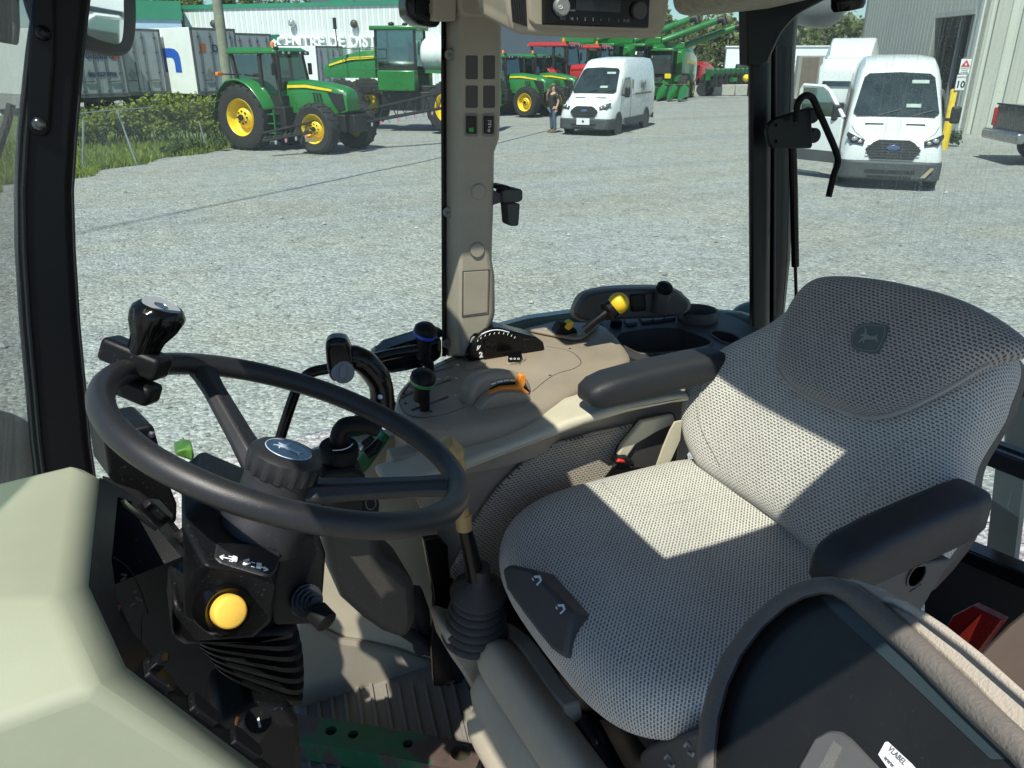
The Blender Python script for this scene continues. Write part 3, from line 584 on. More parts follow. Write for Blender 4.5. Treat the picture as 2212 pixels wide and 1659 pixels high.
# ================================================================ RIGHT CONSOLE
def cut(o, cutters):
    for c in cutters:
        m = o.modifiers.new('cut', 'BOOLEAN'); m.operation = 'DIFFERENCE'; m.solver = 'EXACT'; m.object = c
    bpy.context.view_layer.update(); dg = bpy.context.evaluated_depsgraph_get()
    me = bpy.data.meshes.new_from_object(o.evaluated_get(dg)); nm = o.data.name
    o.modifiers.clear(); o.data = me; me.name = nm+'_cut'
    for p in me.polygons: p.use_smooth = True
    me.set_sharp_from_angle(angle=R(35))
    for c in cutters: bpy.data.objects.remove(c)
con = thing('side_console', 'taupe side console right of the seat with shift slots, throttle pod and cream padded rail', 'control console', (.6, 1.15, 2.0))
ZT = 2.075
def ct(x, y): return onz(x, y, ZT)
top = [(850,880),(852,862),(858,843),(875,823),(900,803),(945,780),(1000,757),(1060,736),(1130,713),(1200,700),(1290,696),(1318,707),(1345,737),(1364,768),(1352,782),(1300,812),(1225,856),(1165,888),(1105,906),(1040,918),(960,925),(900,918),(868,905)]
rings = []
ctr = sum((ct(*p) for p in top), Vector())/len(top)
tp = [ct(*p) for p in top]
for sc_, dz in ((.90, .004), (.955, .0), (.985, -.006), (1., -.02), (1.010, -.045), (1.006, -.088)): rings.append([ctr+(p-ctr)*sc_+Z3*dz for p in [Vector(q) for q in crv(tp, 3, True)]])
body = B().loft(rings[::-1]).obj('console_body', M_taupe, con, smooth=60)
slots = [((936,808),(978,796)), ((922,843),(975,824)), ((866,863),(908,846)), ((889,891),(969,861))]
cuts = []
for p, q in slots:
    a, c = ct(*p), ct(*q); d = (c-a).normalized(); n = Z3.cross(d)*.0045
    cuts.append(B().prism([a-n-Z3*.03, a+n-Z3*.03, c+n-Z3*.03, c-n-Z3*.03], Z3*.08).obj('cutter', M_dark))
cut(body, cuts)
zz = .0055
b = B(); b.tube([ct(x, y)+Z3*.0035 for x, y in crv([(862,873),(872,850),(900,822),(960,790),(1010,772)], 4)], .0012, 5)
b.tube([ct(x, y)+Z3*.0035 for x, y in crv([(862,873),(872,893),(900,905),(950,902),(1005,884)], 4)], .0012, 5)
b.tube([ct(x, y)+Z3*.0035 for x, y in crv([(1180,752),(1230,762),(1255,785),(1240,800),(1195,815),(1150,850)], 4)], .0012, 5)
b.obj('panel_seam', M_dgrey, con)
for x, y in ((873,855),(876,876),(931,893),(963,782),(1231,757),(1188,815)): B().lathe([(.0028, 0), (.0028, .0008), (0, .0008)], ct(x, y)+Z3*.0038, Z3, 10).obj('screw_hole', M_dark, con)
for s_, x, y in (('I', 984, 859), ('II', 986, 822), ('III', 989, 793)): text('lettering', s_, .009, ct(x, y)+Z3*.0048, ct(x+10, y-3)-ct(x, y), Y3, M_white, con)
for x, y in ((884,847),(948,825),(967,820)): B().tube([ct(x-4,y+1)+Z3*.005, ct(x,y-2)+Z3*.005, ct(x+4,y)+Z3*.005], .0007, 4).obj('lever_symbol', M_white, con)
slab('blank_plate', [(1004,800),(1007,792),(1046,783),(1050,790),(1046,797),(1008,805)], ct, (0, 0, .008), M_taupe, con, bev=.002)
bs = slab('rocker_switch', [(1090,790),(1093,778),(1133,770),(1137,781),(1130,787),(1097,794)], ct, (0, 0, .008), M_taupe, con, bev=.002)
q = slab('rocker', [(1097,784),(1098,775),(1126,769),(1129,778),(1124,782)], lambda x, y: onz(x, y, ZT+.008), (0, 0, .010), M_gloss, con, bev=.003); q.parent = bs
b = B()
for x in (1104, 1112, 1120): b.tube([onz(x+2*math.cos(a), 775+2*math.sin(a), ZT+.0188) for a in range(7)], .0006, 4)
q = b.obj('legend', M_white, con); q.parent = bs
# throttle pod
TP = onz(1054, 776, 2.08).y
pod = slab('throttle_pod', [(1009,769),(1014,756),(1019,747),(1029,733),(1039,723),(1054,712),(1079,708),(1109,716),(1161,729),(1174,739),(1178,751),(1174,760),(1131,767),(1054,777),(1015,780)], onp(TP), (0, .06, 0), M_gloss, con, bev=.008, seg=4)
q = slab('pod_cap', [(1131,733),(1161,730),(1174,740),(1177,752),(1173,759),(1131,764)], onp(TP-.0012), (0, .01, 0), M_black, con, bev=.002); q.parent = pod
b = B()
for k in range(10):
    x, y = [(1031,738),(1038,732),(1047,727),(1057,724),(1067,722),(1077,721),(1087,722),(1096,724),(1104,727),(1111,731)][k]
    b.tube([ony(x, y, TP-.002), ony(x+2, y-4, TP-.002)], .0006, 4)
b.tube([ony(x, y, TP-.002) for x, y in crv([(1040,722),(1060,714),(1080,713),(1100,718)], 4)], .0012, 5)
q = b.obj('speed_scale', M_white, con); q.parent = pod
q = B().lathe([(.0165, .001), (.0165, -.002), (.014, -.0025), (0, -.0025)], ony(1058, 750, TP), Y3, 28).obj('button_ring', M_black, con); q.parent = pod
for x, y in ((1053, 743), (1060, 759), (1052, 757), (1063, 747)):
    q = slab('button', rrect(x-5, y-6, x+5, y+5, 2), onp(TP-.0045), (0, .004, 0), M_gloss, con, bev=.001); q.parent = pod
q = text('lettering', '2', .016, ony(1039, 767, TP-.001), ony(1050, 765, TP)-ony(1040, 767, TP), Z3, M_white, con, bold=.0006); q.parent = pod
b = B(); b.tube([ony(x, y, TP-.0012) for x, y in ((1031,757),(1032,748),(1038,747),(1033,754))], .001, 5, True); q = b.obj('legend', M_white, con); q.parent = pod
q = slab('throttle_tab', [(1011,742),(1015,728),(1024,718),(1038,719),(1036,728),(1025,745),(1018,749)], onp(TP+.012), (0, .03, 0), M_black, con, bev=.003); q.parent = pod
q = slab('tab_light', [(1015,741),(1018,732),(1024,726),(1029,728),(1026,736),(1019,745)], onp(TP+.0105), (0, .01, 0), M_grey, con, bev=.002); q.parent = pod
b = B(); b.tube([ony(x, y, TP+.03) for x, y in ((1040,717),(1050,712),(1058,711))], .006, 10); q = b.obj('scroll_wheel', M_tan, con); q.parent = pod
# orange depth lever on its dome
DP = onz(1090, 905, 2.07).y+.032
hump = slab('lever_dome', crv([(1008,890),(1012,850),(1025,822),(1050,806),(1090,800),(1130,808),(1150,832),(1150,862),(1130,884),(1080,905),(1038,912)], 3, True), onp(DP+.03), (0, .05, -.012), M_taupe, con, bev=.014, seg=4)
slab('lever_slot', crv([(1044,868),(1055,846),(1075,832),(1100,827),(1126,828),(1143,842),(1144,852),(1120,850),(1090,852),(1068,862),(1052,880)], 2, True), onp(DP+.026), (0, .01, 0), M_dark, con, bev=0)
slab('dome_front', crv([(1036,890),(1050,868),(1075,852),(1105,848),(1130,850),(1146,855),(1140,872),(1090,895),(1040,906)], 3, True), onp(DP), (0, .03, 0), M_taupe, con, bev=.012, seg=4)
ol = slab('orange_lever', [(1049,860),(1062,848),(1085,838),(1118,835),(1120,826),(1124,812),(1130,809),(1136,812),(1137,824),(1131,838),(1143,848),(1146,852),(1120,845),(1088,844),(1064,855),(1052,868)], onp(DP+.012), (0, .012, 0), M_org, con, bev=.003)
b = B()
for k in range(4): b.tube([ony(x, y, DP+.026) for x, y in ([(1061,830),(1071,827)], [(1074,825),(1086,823)], [(1089,822),(1099,821)], [(1102,821),(1114,822)])[k]], .0016, 5)
b.obj('scale_mark', M_white, con)
# yellow selector and yellow ball lever plate
sel_ = slab('selector_plate', [(1133,716),(1200,700),(1296,705),(1258,735),(1238,737)], lambda x, y: onz(x, y, ZT+.006), (0, 0, .008), M_taupe, con, bev=.003)
q = slab('selector', [(1203,722),(1213,701),(1222,697),(1247,712),(1249,722),(1236,727)], lambda x, y: ony(x, y, onz(1225, 722, 2.09).y), (0, .03, 0), M_black, con, bev=.003); q.parent = sel_
q = slab('selector_tip', [(1221,708),(1229,697),(1237,693),(1241,697),(1238,708),(1229,715)], lambda x, y: ony(x, y, onz(1225, 722, 2.09).y-.005), (0, .02, 0), M_yel, con, bev=.003); q.parent = sel_
b = B()
for x, y in ((1182,710),(1194,705),(1262,712),(1270,709),(1252,723)): b.tube([onz(x-4, y+2, ZT+.0146), onz(x, y-2, ZT+.0146), onz(x+4, y, ZT+.0146)], .0008, 4)
q = b.obj('legend', M_white, con); q.parent = sel_
bl = B().tube([ony(1262, 714, 1.34), ony(1290, 690, 1.33), ony(1310, 676, 1.325), ony(1312, 674, 1.325), ony(1316, 671, 1.325), ony(1330, 660, 1.325)], [.009, .009, .010, .022, .021, .019], 16).obj('ball_lever', M_black, con)
q = B().sph(ony(1336, 655, 1.32), .0225, 24, 16).obj('lever_ball', M_yel, con); q.parent = bl
# shift levers (blue and green rings)
def lever(px, hy, nb_, base, t, ringm):
    hx = px; k = ony(hx, hy, t); nn = (ony(hx-3, nb_, t)-k)
    bs_ = ony(base[0], base[1], t)
    L0 = B().tube([bs_, ony(base[0], base[1]-25, t), k+nn], [.009, .010, .0125], 12)
    L0.tube([k+nn, k+nn*.9, k+nn*.55, k+nn*.3, k+nn*.05], [.0125, .0145, .0135, .015, .021], 16)
    o = L0.obj('shift_lever', M_blackm, con)
    q = B().lathe([(.0205, -.004), (.0225, .002), (.0215, .012), (.014, .019), (0, .021)], k, Vector((.12, -.25, 1)), 24).obj('lever_knob', M_black, con, smooth=60); q.parent = o
    q = B().lathe([(.0205, -.006), (.0232, -.001), (.0232, .001), (.0205, .003)], k, Vector((.25, -.25, 1)), 24).obj('ring', ringm, con); q.parent = o
lever(918, 720, 775, (927, 812), onz(927, 812, 2.08).y, M_blue)
lever(913, 822, 866, (917, 885), onz(917, 885, 2.08).y, M_greenr)
# caution plate
cpl = slab('caution_plate', [(965,930),(994,922),(1000,940),(971,953)], onp(1.118), (0, .004, 0), M_black, con, bev=.001)
xx, yy = (ony(994, 930, 1.117)-ony(968, 938, 1.117)), (ony(981, 925, 1.117)-ony(987, 948, 1.117))
for i, s_ in enumerate(('STOP', 'SHIFT TO', 'P', 'BEFORE', 'DISMOUNTING')):
    q = text('lettering', s_, .0042, ony(979.6+i*1.5, 929.5+i*4.3, 1.1168), xx, yy, M_white, con, .0003); q.parent = cpl
# rail and trim under the console
def pathslab(up, lo, t, th, nm, m, bev):
    return slab(nm, up+lo[::-1], onp(t), (0, th, 0), m, con, bev=bev, seg=4)
pathslab([(840,1056),(900,1034),(989,1003),(1121,956),(1224,912),(1330,878),(1440,856),(1490,851)], [(850,1080),(910,1056),(994,1024),(1132,970),(1267,919),(1360,892),(1455,872),(1495,868)], 1.062, .09, 'padded_rail', M_cream, .010)
slab('side_trim', [(850,990),(1000,955),(1330,860),(1500,850),(1500,960),(1470,1010),(1330,1040),(1100,1250),(950,1250),(960,1180),(900,1080),(840,1080)], onp(1.135), (0, .04, 0), M_taupe, con, bev=.004)
fo = [(1372,919),(1284,938),(1197,963),(1144,993),(1112,1023),(1077,1058),(1047,1100),(1022,1138),(999,1195),(975,1240),(1000,1290),(1150,1250),(1260,1100),(1335,1000),(1362,963),(1386,928)]
b = B(); b.prism([ony(*p, 1.115) for p in fo], (0, .015, 0)); fp_ = b.obj('fabric_panel', M_fabp, con, bev=.006, smooth=30)
def planar_uv(o, ax, ay):
    me = o.data; ul = me.uv_layers.new(name='UVMap')
    for lp in me.loops:
        c = me.vertices[lp.vertex_index].co; ul.data[lp.index].uv = (c.dot(ax), c.dot(ay))
planar_uv(fp_, X3, Z3)
slab('pillar_trim', [(1340,972),(1347,964),(1390,910),(1460,895),(1470,930),(1462,1010),(1330,1015)], onp(1.10), (0, .02, 0), M_dtaupe, con, bev=.004)
slab('cream_trim', [(1336,985),(1345,963),(1388,911),(1456,897),(1460,915),(1418,934),(1374,960),(1352,992)], onp(1.09), (0, .012, 0), M_cream, con, bev=.003)
# rear tray with bins and cup holder
tray = thing('storage_tray', 'dark taupe tray with cup holder and open bins behind the console by the window', 'tray', (.95, 1.25, 2.05))
ZR = 2.065
def rt_(x, y): return onz(x, y, ZR)
ty = [(1262,690),(1300,700),(1330,735),(1352,768),(1380,779),(1500,776),(1640,757),(1650,720),(1600,690),(1545,670),(1480,655),(1400,660),(1300,668)]
body = slab('tray_body', ty, rt_, (0, 0, -.08), M_dtaupe, tray, bev=.0)
def cutter(pts, z0=-.05, z1=.02): return B().prism([rt_(*p)+Z3*z0 for p in pts], Z3*(z1-z0)).obj('cutter', M_dark)
bin1 = crv([(1331,735),(1343,720),(1400,711),(1462,710),(1512,727),(1538,743),(1495,757),(1405,766),(1366,759)], 4, True)
bin2 = crv([(1534,722),(1546,716),(1580,722),(1600,735),(1590,745),(1560,740)], 4, True)
cupc = [onz(1506, 690, ZR)+Vector((.043*math.cos(a*.3142), .043*math.sin(a*.3142), 0)) for a in range(20)]
cut(body, [cutter(bin1), cutter(bin2), B().prism([p-Z3*.06 for p in cupc], Z3*.1).obj('cutter', M_dark)])
b = B(); b.lathe([(.043, -.055), (.0435, .022), (.046, .026), (.0485, .022), (.0485, -.01)], onz(1506, 690, ZR), Z3, 36)
b.obj('cup_holder', M_dtaupe, tray)
b = B()
for pts in (bin1, bin2): b.tube([rt_(*p)+Z3*.001 for p in pts], .003, 6, True)
b.obj('bin_rim', M_dtaupe, tray)
slab('back_wall', crv([(1250,683),(1258,659),(1270,642),(1292,633),(1342,627),(1415,625),(1460,629),(1475,641),(1490,655),(1470,684),(1360,690),(1275,695)], 2, True), onp(1.405), (0, .03, 0), M_dtaupe, tray, bev=.008, seg=4)
slab('wall_edge', crv([(1246,688),(1252,662),(1264,642),(1290,630),(1342,623),(1418,621),(1465,626),(1480,638),(1496,658),(1470,684),(1360,690),(1270,697)], 2, True), onp(1.42), (0, .035, 0), M_taupe, tray, bev=.006)
slab('switch', [(1364,637),(1393,636),(1394,672),(1366,674)], onp(1.399), (0, .01, 0), M_gloss, tray, bev=.003)
slab('blank_switch', [(1394,635),(1410,634),(1412,669),(1396,671)], onp(1.40), (0, .01, 0), M_dtaupe, tray, bev=.002)
b = B()
for x, y in ((1360, 700), (1393, 695), (1418, 693), (1443, 689)): slab('blank_button', [(x-14,y-7),(x+8,y-9),(x+17,y+3),(x-6,y+6)], rt_, (0, 0, .008), M_dtaupe, tray, bev=.002)
so_ = B().lathe([(.018, -.05), (.018, .0), (.0165, .004)], ony(1433, 632, 1.385), Vector((0, -.25, 1)), 20).obj('power_socket', M_dtaupe, tray)
q = B().lathe([(.0165, .0), (.019, .004), (.0185, .016), (.012, .022), (0, .023)], ony(1432, 630, 1.385), Vector((.15, -.35, 1)), 20).obj('socket_cap', M_black, tray); q.parent = so_
B().lathe([(.014, 0), (.0135, .016), (.011, .018), (0, .018)], rt_(1330, 705), Vector((0, -.2, 1)), 20).obj('dial', M_black, tray)
# grab rail and dark block behind the joystick
gr = thing('grab_rail', 'thin black bent grab rail rising behind the steering wheel spokes', 'grab rail', (.3, 1.3, 1.9))
b = B(); b.tube([ony(x, y, 1.27) for x, y in crv([(560,1100),(604,950),(637,850),(650,825),(670,806),(700,798),(740,792),(830,768),(900,755)], 4)], .0095, 12); b.obj('rail_tube', M_gloss, gr)
slab('rail_bracket', [(812,772),(850,752),(905,735),(958,728),(958,775),(925,795),(880,805),(840,812),(826,800)], onp(1.36), (0, .06, 0), M_gloss, gr, bev=.012)
slab('bracket_cover', [(808,768),(835,742),(900,722),(958,712),(958,730),(900,738),(840,762)], onp(1.42), (0, .03, 0), M_black, gr, bev=.006)
# joystick
js = thing('joystick', 'glossy black curved joystick with grey rotary dial beside the console', 'joystick', (.3, 1.15, 2.0))
JT = 1.13
b = B(); b.tube([ony(x, y, JT) for x, y in crv([(826,895),(825,850),(818,820),(800,795),(780,778),(755,772),(730,790)], 4)], [.0200]*4+[.0195]*4+[.0205]*4+[.020]*4+[.0195]*4+[.017]*5, 16)
st_ = b.obj('stick', M_gloss, js, smooth=70)
dd = (CAM-ony(735, 790, JT)).normalized()
slab('head', crv([(703,748),(710,737),(724,733),(745,735),(754,745),(762,765),(766,790),(763,808),(752,824),(735,829),(716,824),(708,805),(704,775)], 3, True), lambda x, y: ony(x, y, JT-.02), (.01, .036, .0), M_gloss, js, bev=.010, seg=5)
dc = ony(741, 804, JT-.022)
dl = B().lathe([(.0175, 0), (.0175, .003), (.016, .0045), (0, .0045)], dc, dd, 28).obj('rotary_dial', M_grey, js)
q = slab('dial_grip', rrect(735, 788, 748, 820, 6), lambda x, y: onpl(x, y, dc+dd*.009, dd), -dd*.005, M_grey, js, bev=.002); q.parent = dl
q = B().lathe([(.004, 0), (.0038, .0025), (0, .003)], ony(821, 857, JT-.021), dd, 12).obj('stick_screw', M_steel, js); q.parent = st_
# park lever on its column, left of the console
pk = thing('park_lever', 'black cranked hand lever on a ribbed gaiter below the joystick', 'control lever', (.25, 1.05, 1.8))
PT = 1.02
b = B(); b.tube([ony(x, y, PT) for x, y in crv([(733,962),(731,945),(738,926),(755,918),(785,918),(815,926)], 4)], [.0125]*9+[.013]*8+[.0125]*4, 14); b.obj('handle', M_black, pk)
cc = ony(732, 975, PT)
cp_ = B().lathe([(.0, .011), (.027, .011), (.0285, .008), (.0285, -.006), (.026, -.008), (.026, -.02)], cc, Vector((.05, -.1, 1)), 28).obj('collar', M_blackm, pk)
b = B(); b.tube([cc+Vector((.021*math.cos(a), .021*math.sin(a), .0125)) for a in [(-2.2+.16*k) for k in range(12)]], .0008, 5); q = b.obj('scale_mark', M_white, pk); q.parent = cp_
b = B()
b.lathe([(.024, -.02), (.030, -.026), (.031, -.032), (.027, -.036), (.033, -.043), (.034, -.05), (.030, -.054), (.034, -.06), (.03, -.066)], cc, Vector((.02, -.05, 1)), 24); b.obj('gaiter', M_gloss, pk)
slab('lever_base', [(691,1034),(700,1018),(765,1012),(788,1022),(800,1060),(806,1120),(694,1130)], onp(PT-.03), (0, .08, 0), M_black, pk, bev=.008)
slab('lever_column', [(700,1110),(812,1100),(822,1130),(825,1210),(860,1225),(900,1260),(905,1345),(880,1390),(830,1372),(790,1345),(740,1300),(712,1235),(700,1180)], onp(PT+.02), (0, .12, 0), plas('duct_brown', (.045, .042, .036), .5, .1, 900, dust=.15), pk, bev=.02, seg=4)
lp = slab('lever_plate', [(783,1078),(800,1055),(812,1060),(820,1090),(818,1106),(785,1108)], onp(PT-.032), (0, .005, 0), M_blackm, pk, bev=.001)
b = B(); b.tube([ony(x, y, PT-.0335) for x, y in crv([(790,1085),(798,1075),(808,1078),(812,1090),(804,1100),(794,1098)], 3, True)], .0007, 4, True); q = b.obj('symbol', M_grey, pk); q.parent = lp
hy = thing('hydraulic_fitting', 'small black hose coupling with steel tip beside the park lever', 'coupling', (.25, 1.1, 1.9))
b = B(); b.tube([ony(777,968,1.15), ony(792,956,1.15), ony(806,944,1.15)], [.006, .007, .005], 10); b.tube([ony(790,982,1.15), ony(806,972,1.15), ony(822,950,1.15)], [.009, .010, .006], 12); b.obj('coupler', M_black, hy)
B().sph(ony(777, 967, 1.145), .0075, 12, 8).obj('tip', M_steel, hy)
slab('green_panel', [(760,1010),(790,975),(830,935),(845,945),(800,1010),(775,1035)], onp(1.24), (0, .03, 0), plas('body_green', (.02, .16, .06), .4), cab, bev=.004)
slab('glass_edge', [(690,1000),(720,960),(770,905),(790,880),(850,860),(862,880),(800,960),(770,1020),(720,1050)], onp(1.33), (0, .02, 0), M_teal, cab, bev=.004)
# gear lever with tan knob
gl_ = thing('gear_lever', 'black floor gear lever with worn tan knob and ribbed rubber boot beside the seat', 'gear lever', (.45, .98, 1.45))
GT = .99
b = B(); b.tube([ony(x, y, GT) for x, y in ((1027,1250),(1022,1220),(1010,1165),(1004,1135))], [.015, .0145, .012, .010], 14); b.obj('shaft', M_gloss, gl_)
b = B(); b.tube([ony(1003,1142,GT), ony(1001,1110,GT)], [.0135, .0125], 16); b.tube(crv([ony(1001,1125,GT), ony(993,1060,GT), ony(987,1010,GT), ony(978,985,GT), ony(966,970,GT), ony(955,960,GT)], 3), [.011]*3+[.0115]*3+[.015]*3+[.020]*3+[.019]*3+[.009], 18); b.obj('knob', M_tan, gl_, smooth=70)
bc = ony(1036, 1243, GT); bd = ony(1024, 1390, GT+.03)-bc
prof = [(.0165, -.02), (.018, 0), (.022, .010), (.046, .034), (.048, .041), (.041, .046)]
for k in range(6): h = .049+k*.016; r0 = .037+k*.003; prof += [(r0, h), (r0+.007, h+.005), (r0+.008, h+.010), (r0, h+.0145)]
B().lathe(prof, bc, bd, 32).obj('boot', M_rubber, gl_, smooth=50)
# black hanging bracket
slab('floor_bracket', [(915,1165),(950,1160),(968,1180),(975,1300),(972,1370),(985,1470),(955,1484),(938,1482),(932,1380),(938,1290)], onp(1.08), (0, .012, .0), M_gloss, cab, bev=.002)
slab('boot_plinth', [(962,1372),(975,1362),(1075,1395),(1095,1500),(1060,1560),(1010,1470),(975,1420)], onp(1.0), (0, .08, 0), M_beige, cab, bev=.012)
pb = B(); pb.tube([ony(858,1352,1.12), ony(900,1380,1.12), ony(930,1405,1.12)], .012, 10); pb.tube([ony(890,1280,1.15), ony(905,1320,1.15), ony(915,1400,1.15)], .02, 10); pb.obj('pedal_linkage', M_dark, cab)
# ================================================================ SEAT
seat = thing('driver_seat', 'grey dotted fabric operator seat with darker headrest and stitched stag badge', 'seat', (.72, .795, 1.5))
def pillow(name, outline, ctr, nrm, prof, mat, par, hfun=None, sub=1, ux=None, uy=None):
    n = len(outline); b = B(); rings = []; uvs = []
    for sc_, h in prof:
        for p in outline:
            q = ctr+(p-ctr)*sc_; e = hfun(q) if hfun else 0
            b.v.append(tuple(q+nrm*(h+e)))
            ext_l = max(0, -h)*1.2 if sc_ > .9 else 0
            d = (p-ctr).normalized(); k = ctr+(p-ctr)*min(sc_, 1)+d*ext_l
            uvs.append(((k-ctr).dot(ux), (k-ctr).dot(uy)))
    m = len(prof)
    for a in range(m-1):
        for i in range(n): j = (i+1) % n; b.f.append((a*n+i, a*n+j, (a+1)*n+j, (a+1)*n+i))
    b.f.append(tuple(range(n-1, -1, -1))); b.f.append(tuple((m-1)*n+i for i in range(n)))
    b.uv = uvs
    return b.obj(name, mat, par, smooth=180, sub=sub)
SX, SY_ = .735, .795
ol_ = []
for k in range(64):
    a = 2*math.pi*k/64; c, s_ = math.cos(a), math.sin(a)
    e = 2/4.2
    x = math.copysign(abs(c)**e, c)*.268; y = math.copysign(abs(s_)**e, s_)*(.272 if s_ > 0 else .260)
    if c < 0: x -= .012*(1-(y/.272)**2) + .022
    ol_.append(Vector((SX+x, SY_+y, 1.94)))
def hcush(q):
    y = abs(q.y-SY_)/.27; x = (q.x-SX)/.27
    return .018*y**2.5-.030*max(0, -x-.35)**1.6-.012*math.exp(-((x-.1)/.5)**2)*(1-y)
cush = pillow('cushion', ol_, Vector((SX, SY_, 1.94)), Z3, [(.02, .0), (.25, .0), (.5, .0), (.7, .0), (.82, -.001), (.90, -.005), (.955, -.014), (.99, -.032), (1.0, -.055), (.985, -.078), (.93, -.100), (.80, -.108)], M_fab, seat, hcush, 1, Vector((.7, .714, 0)), Vector((-.714, .7, 0)))
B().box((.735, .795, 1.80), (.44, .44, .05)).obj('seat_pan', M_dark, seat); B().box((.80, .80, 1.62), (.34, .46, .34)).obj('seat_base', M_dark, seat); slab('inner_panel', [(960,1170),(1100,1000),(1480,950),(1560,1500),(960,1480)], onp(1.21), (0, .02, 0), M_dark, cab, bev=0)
# backrest on its reclined plane
bpa, bpn = plane3(Vector((.845, .5, 1.93)), Vector((.845, 1.1, 1.93)), Vector((1.045, .8, 2.335)))
if bpn.x > 0: bpn = -bpn
BU = Vector((.2, 0, .405)).normalized()
def bp_(x, y, o=0.): return onpl(x, y, bpa+bpn*o, bpn)
bo = [(1500,1022),(1475,985),(1462,940),(1464,885),(1488,812),(1545,745),(1640,683),(1700,640),(1790,610),(1900,615),(2050,660),(2130,715),(2155,765),(2132,845),(2098,912),(2062,975),(2050,1030),(2052,1100),(2015,1180),(1900,1290),(1760,1230),(1640,1120)]
bo3 = [bp_(*p) for p in crv(bo, 3, True)]; bc_ = sum(bo3, Vector())/len(bo3)
def hback(q):
    y = abs(q.y-.795)/.27; v = (q.z-1.93)/.405; v = v if v > .75 else max(0, .75+(v-.42)*.75)
    return .075*max(0, y-.52)**1.35*(1 if v < .75 else max(0, 1-(v-.75)*3))-.01
back = pillow('backrest', bo3, bc_, bpn, [(.02, 0), (.3, 0), (.55, .0), (.75, -.001), (.87, -.004), (.94, -.012), (.98, -.025), (1., -.045), (.995, -.07), (.96, -.095), (.8, -.105)], M_fab, seat, hback, 1, Vector((.17, .98, 0)).normalized(), BU)
def seam(pts, par):
    q = B().tube(pts, .0013, 5).obj('seam', M_fabh, seat); q.parent = par
def onc(x, y): p = onz(x, y, 1.94); p.z = 1.94+hcush(p)+.0002; return p
seam([onc(x, y) for x, y in crv([(1300,1052),(1345,1086),(1400,1093),(1470,1082),(1530,1066)], 5)], cush)
def onb(x, y): p = bp_(x, y); return p+bpn*(hback(p)+.0002)
seam([onb(x, y) for x, y in crv([(1856,1090),(1875,1050),(1899,1013),(1921,978),(1950,948)], 5)], back)
seam([onb(x, y) for x, y in crv([(1548,1000),(1520,930),(1518,870),(1545,800)], 5)], back)
sh = pillow('back_shell', [bc_+(p-bc_)*.97-bpn*.055 for p in bo3], bc_-bpn*.055, bpn, [(.9, -.0), (1., -.004), (1., -.05), (.9, -.07)], M_dtaupe, seat, None, 0, Y3, BU)
ho = [(1664,770),(1672,800),(1700,832),(1745,857),(1790,876),(1840,893),(1880,897),(1930,885),(1985,860),(2050,825),(2110,787),(2155,768),(2185,762),(2206,750),(2207,728),(2150,682),(2050,632),(1900,596),(1790,587),(1735,600),(1695,645),(1672,705)]
ho3 = [bp_(*p, .022) for p in crv(ho, 3, True)]; hc_ = sum(ho3, Vector())/len(ho3)
head = pillow('headrest', ho3, hc_, bpn, [(.02, .012), (.4, .011), (.7, .008), (.86, .003), (.94, -.004), (.98, -.012), (1., -.022), (.99, -.034), (.93, -.045)], M_fabh, seat, None, 1, Vector((.17, .98, 0)).normalized(), BU)
b = B(); b.tube([p-bpn*.016 for p in ho3[2:32]], .0035, 6); q = b.obj('piping', M_fabh, seat); q.parent = head
def he(x, y): return bp_(x, y, .0365)
M_bdg = plas('badge_thread', (.105, .125, .115), .9, .5, 900); M_bdl = plas('badge_outline', (.20, .235, .215), .9)
bq = slab('badge', crv([(1838,728),(1845,712),(1856,702),(1880,698),(1912,702),(1917,708),(1912,730),(1902,752),(1893,763),(1862,760),(1840,751)], 2, True), he, -bpn*.002, M_bdg, seat, bev=0); bq.parent = head
bx_, by_ = (he(1905, 742)-he(1850, 728)).normalized(), (he(1885, 700)-he(1868, 756)).normalized()
q = stag('badge_stag', he(1878, 731)+bpn*.0006, bx_, by_, .018, M_bdl, seat, .0006); q.parent = head
b = B(); b.tube([he(x, y)+bpn*.0005 for x, y in crv([(1843,727),(1849,714),(1859,705),(1880,702),(1908,705),(1912,710),(1908,730),(1899,750),(1890,758),(1863,756),(1844,748)], 2, True)], .0007, 4, True); q = b.obj('badge_border', M_bdl, seat); q.parent = head
# armrests
def armrest(t0, t1, prof, nm):
    rings = []
    for s_, zt, zb, ins in prof:
        m = (t0+t1)/2; h = (t1-t0)/2-ins
        rings.append([Vector((s_, m+h*cx, (zt+zb)/2+(zt-zb)/2*cz)) for cx, cz in ((-1,-.8),(-1,.25),(-.97,.62),(-.80,.92),(-.5,1),(.5,1),(.80,.92),(.97,.62),(1,.25),(1,-.8),(.8,-1),(-.8,-1))])
    return B().loft(rings).obj(nm, plas('armrest_black', (.016, .018, .021), .55, .3, 420), seat, smooth=75, bev=.0)
armrest(.518, .580, [(.692, 2.074, 2.054, .018), (.697, 2.085, 2.046, .009), (.708, 2.094, 2.041, .003), (.73, 2.102, 2.040, 0), (.78, 2.111, 2.042, 0), (.86, 2.119, 2.047, 0), (.93, 2.123, 2.053, 0), (.958, 2.123, 2.066, .001), (.967, 2.119, 2.082, .008)], 'armrest')
armrest(1.035, 1.105, [(.660, 2.114, 2.100, .018), (.665, 2.124, 2.094, .009), (.68, 2.132, 2.090, .003), (.71, 2.139, 2.089, 0), (.78, 2.144, 2.091, 0), (.88, 2.147, 2.095, 0), (.95, 2.147, 2.10, .0)], 'armrest')
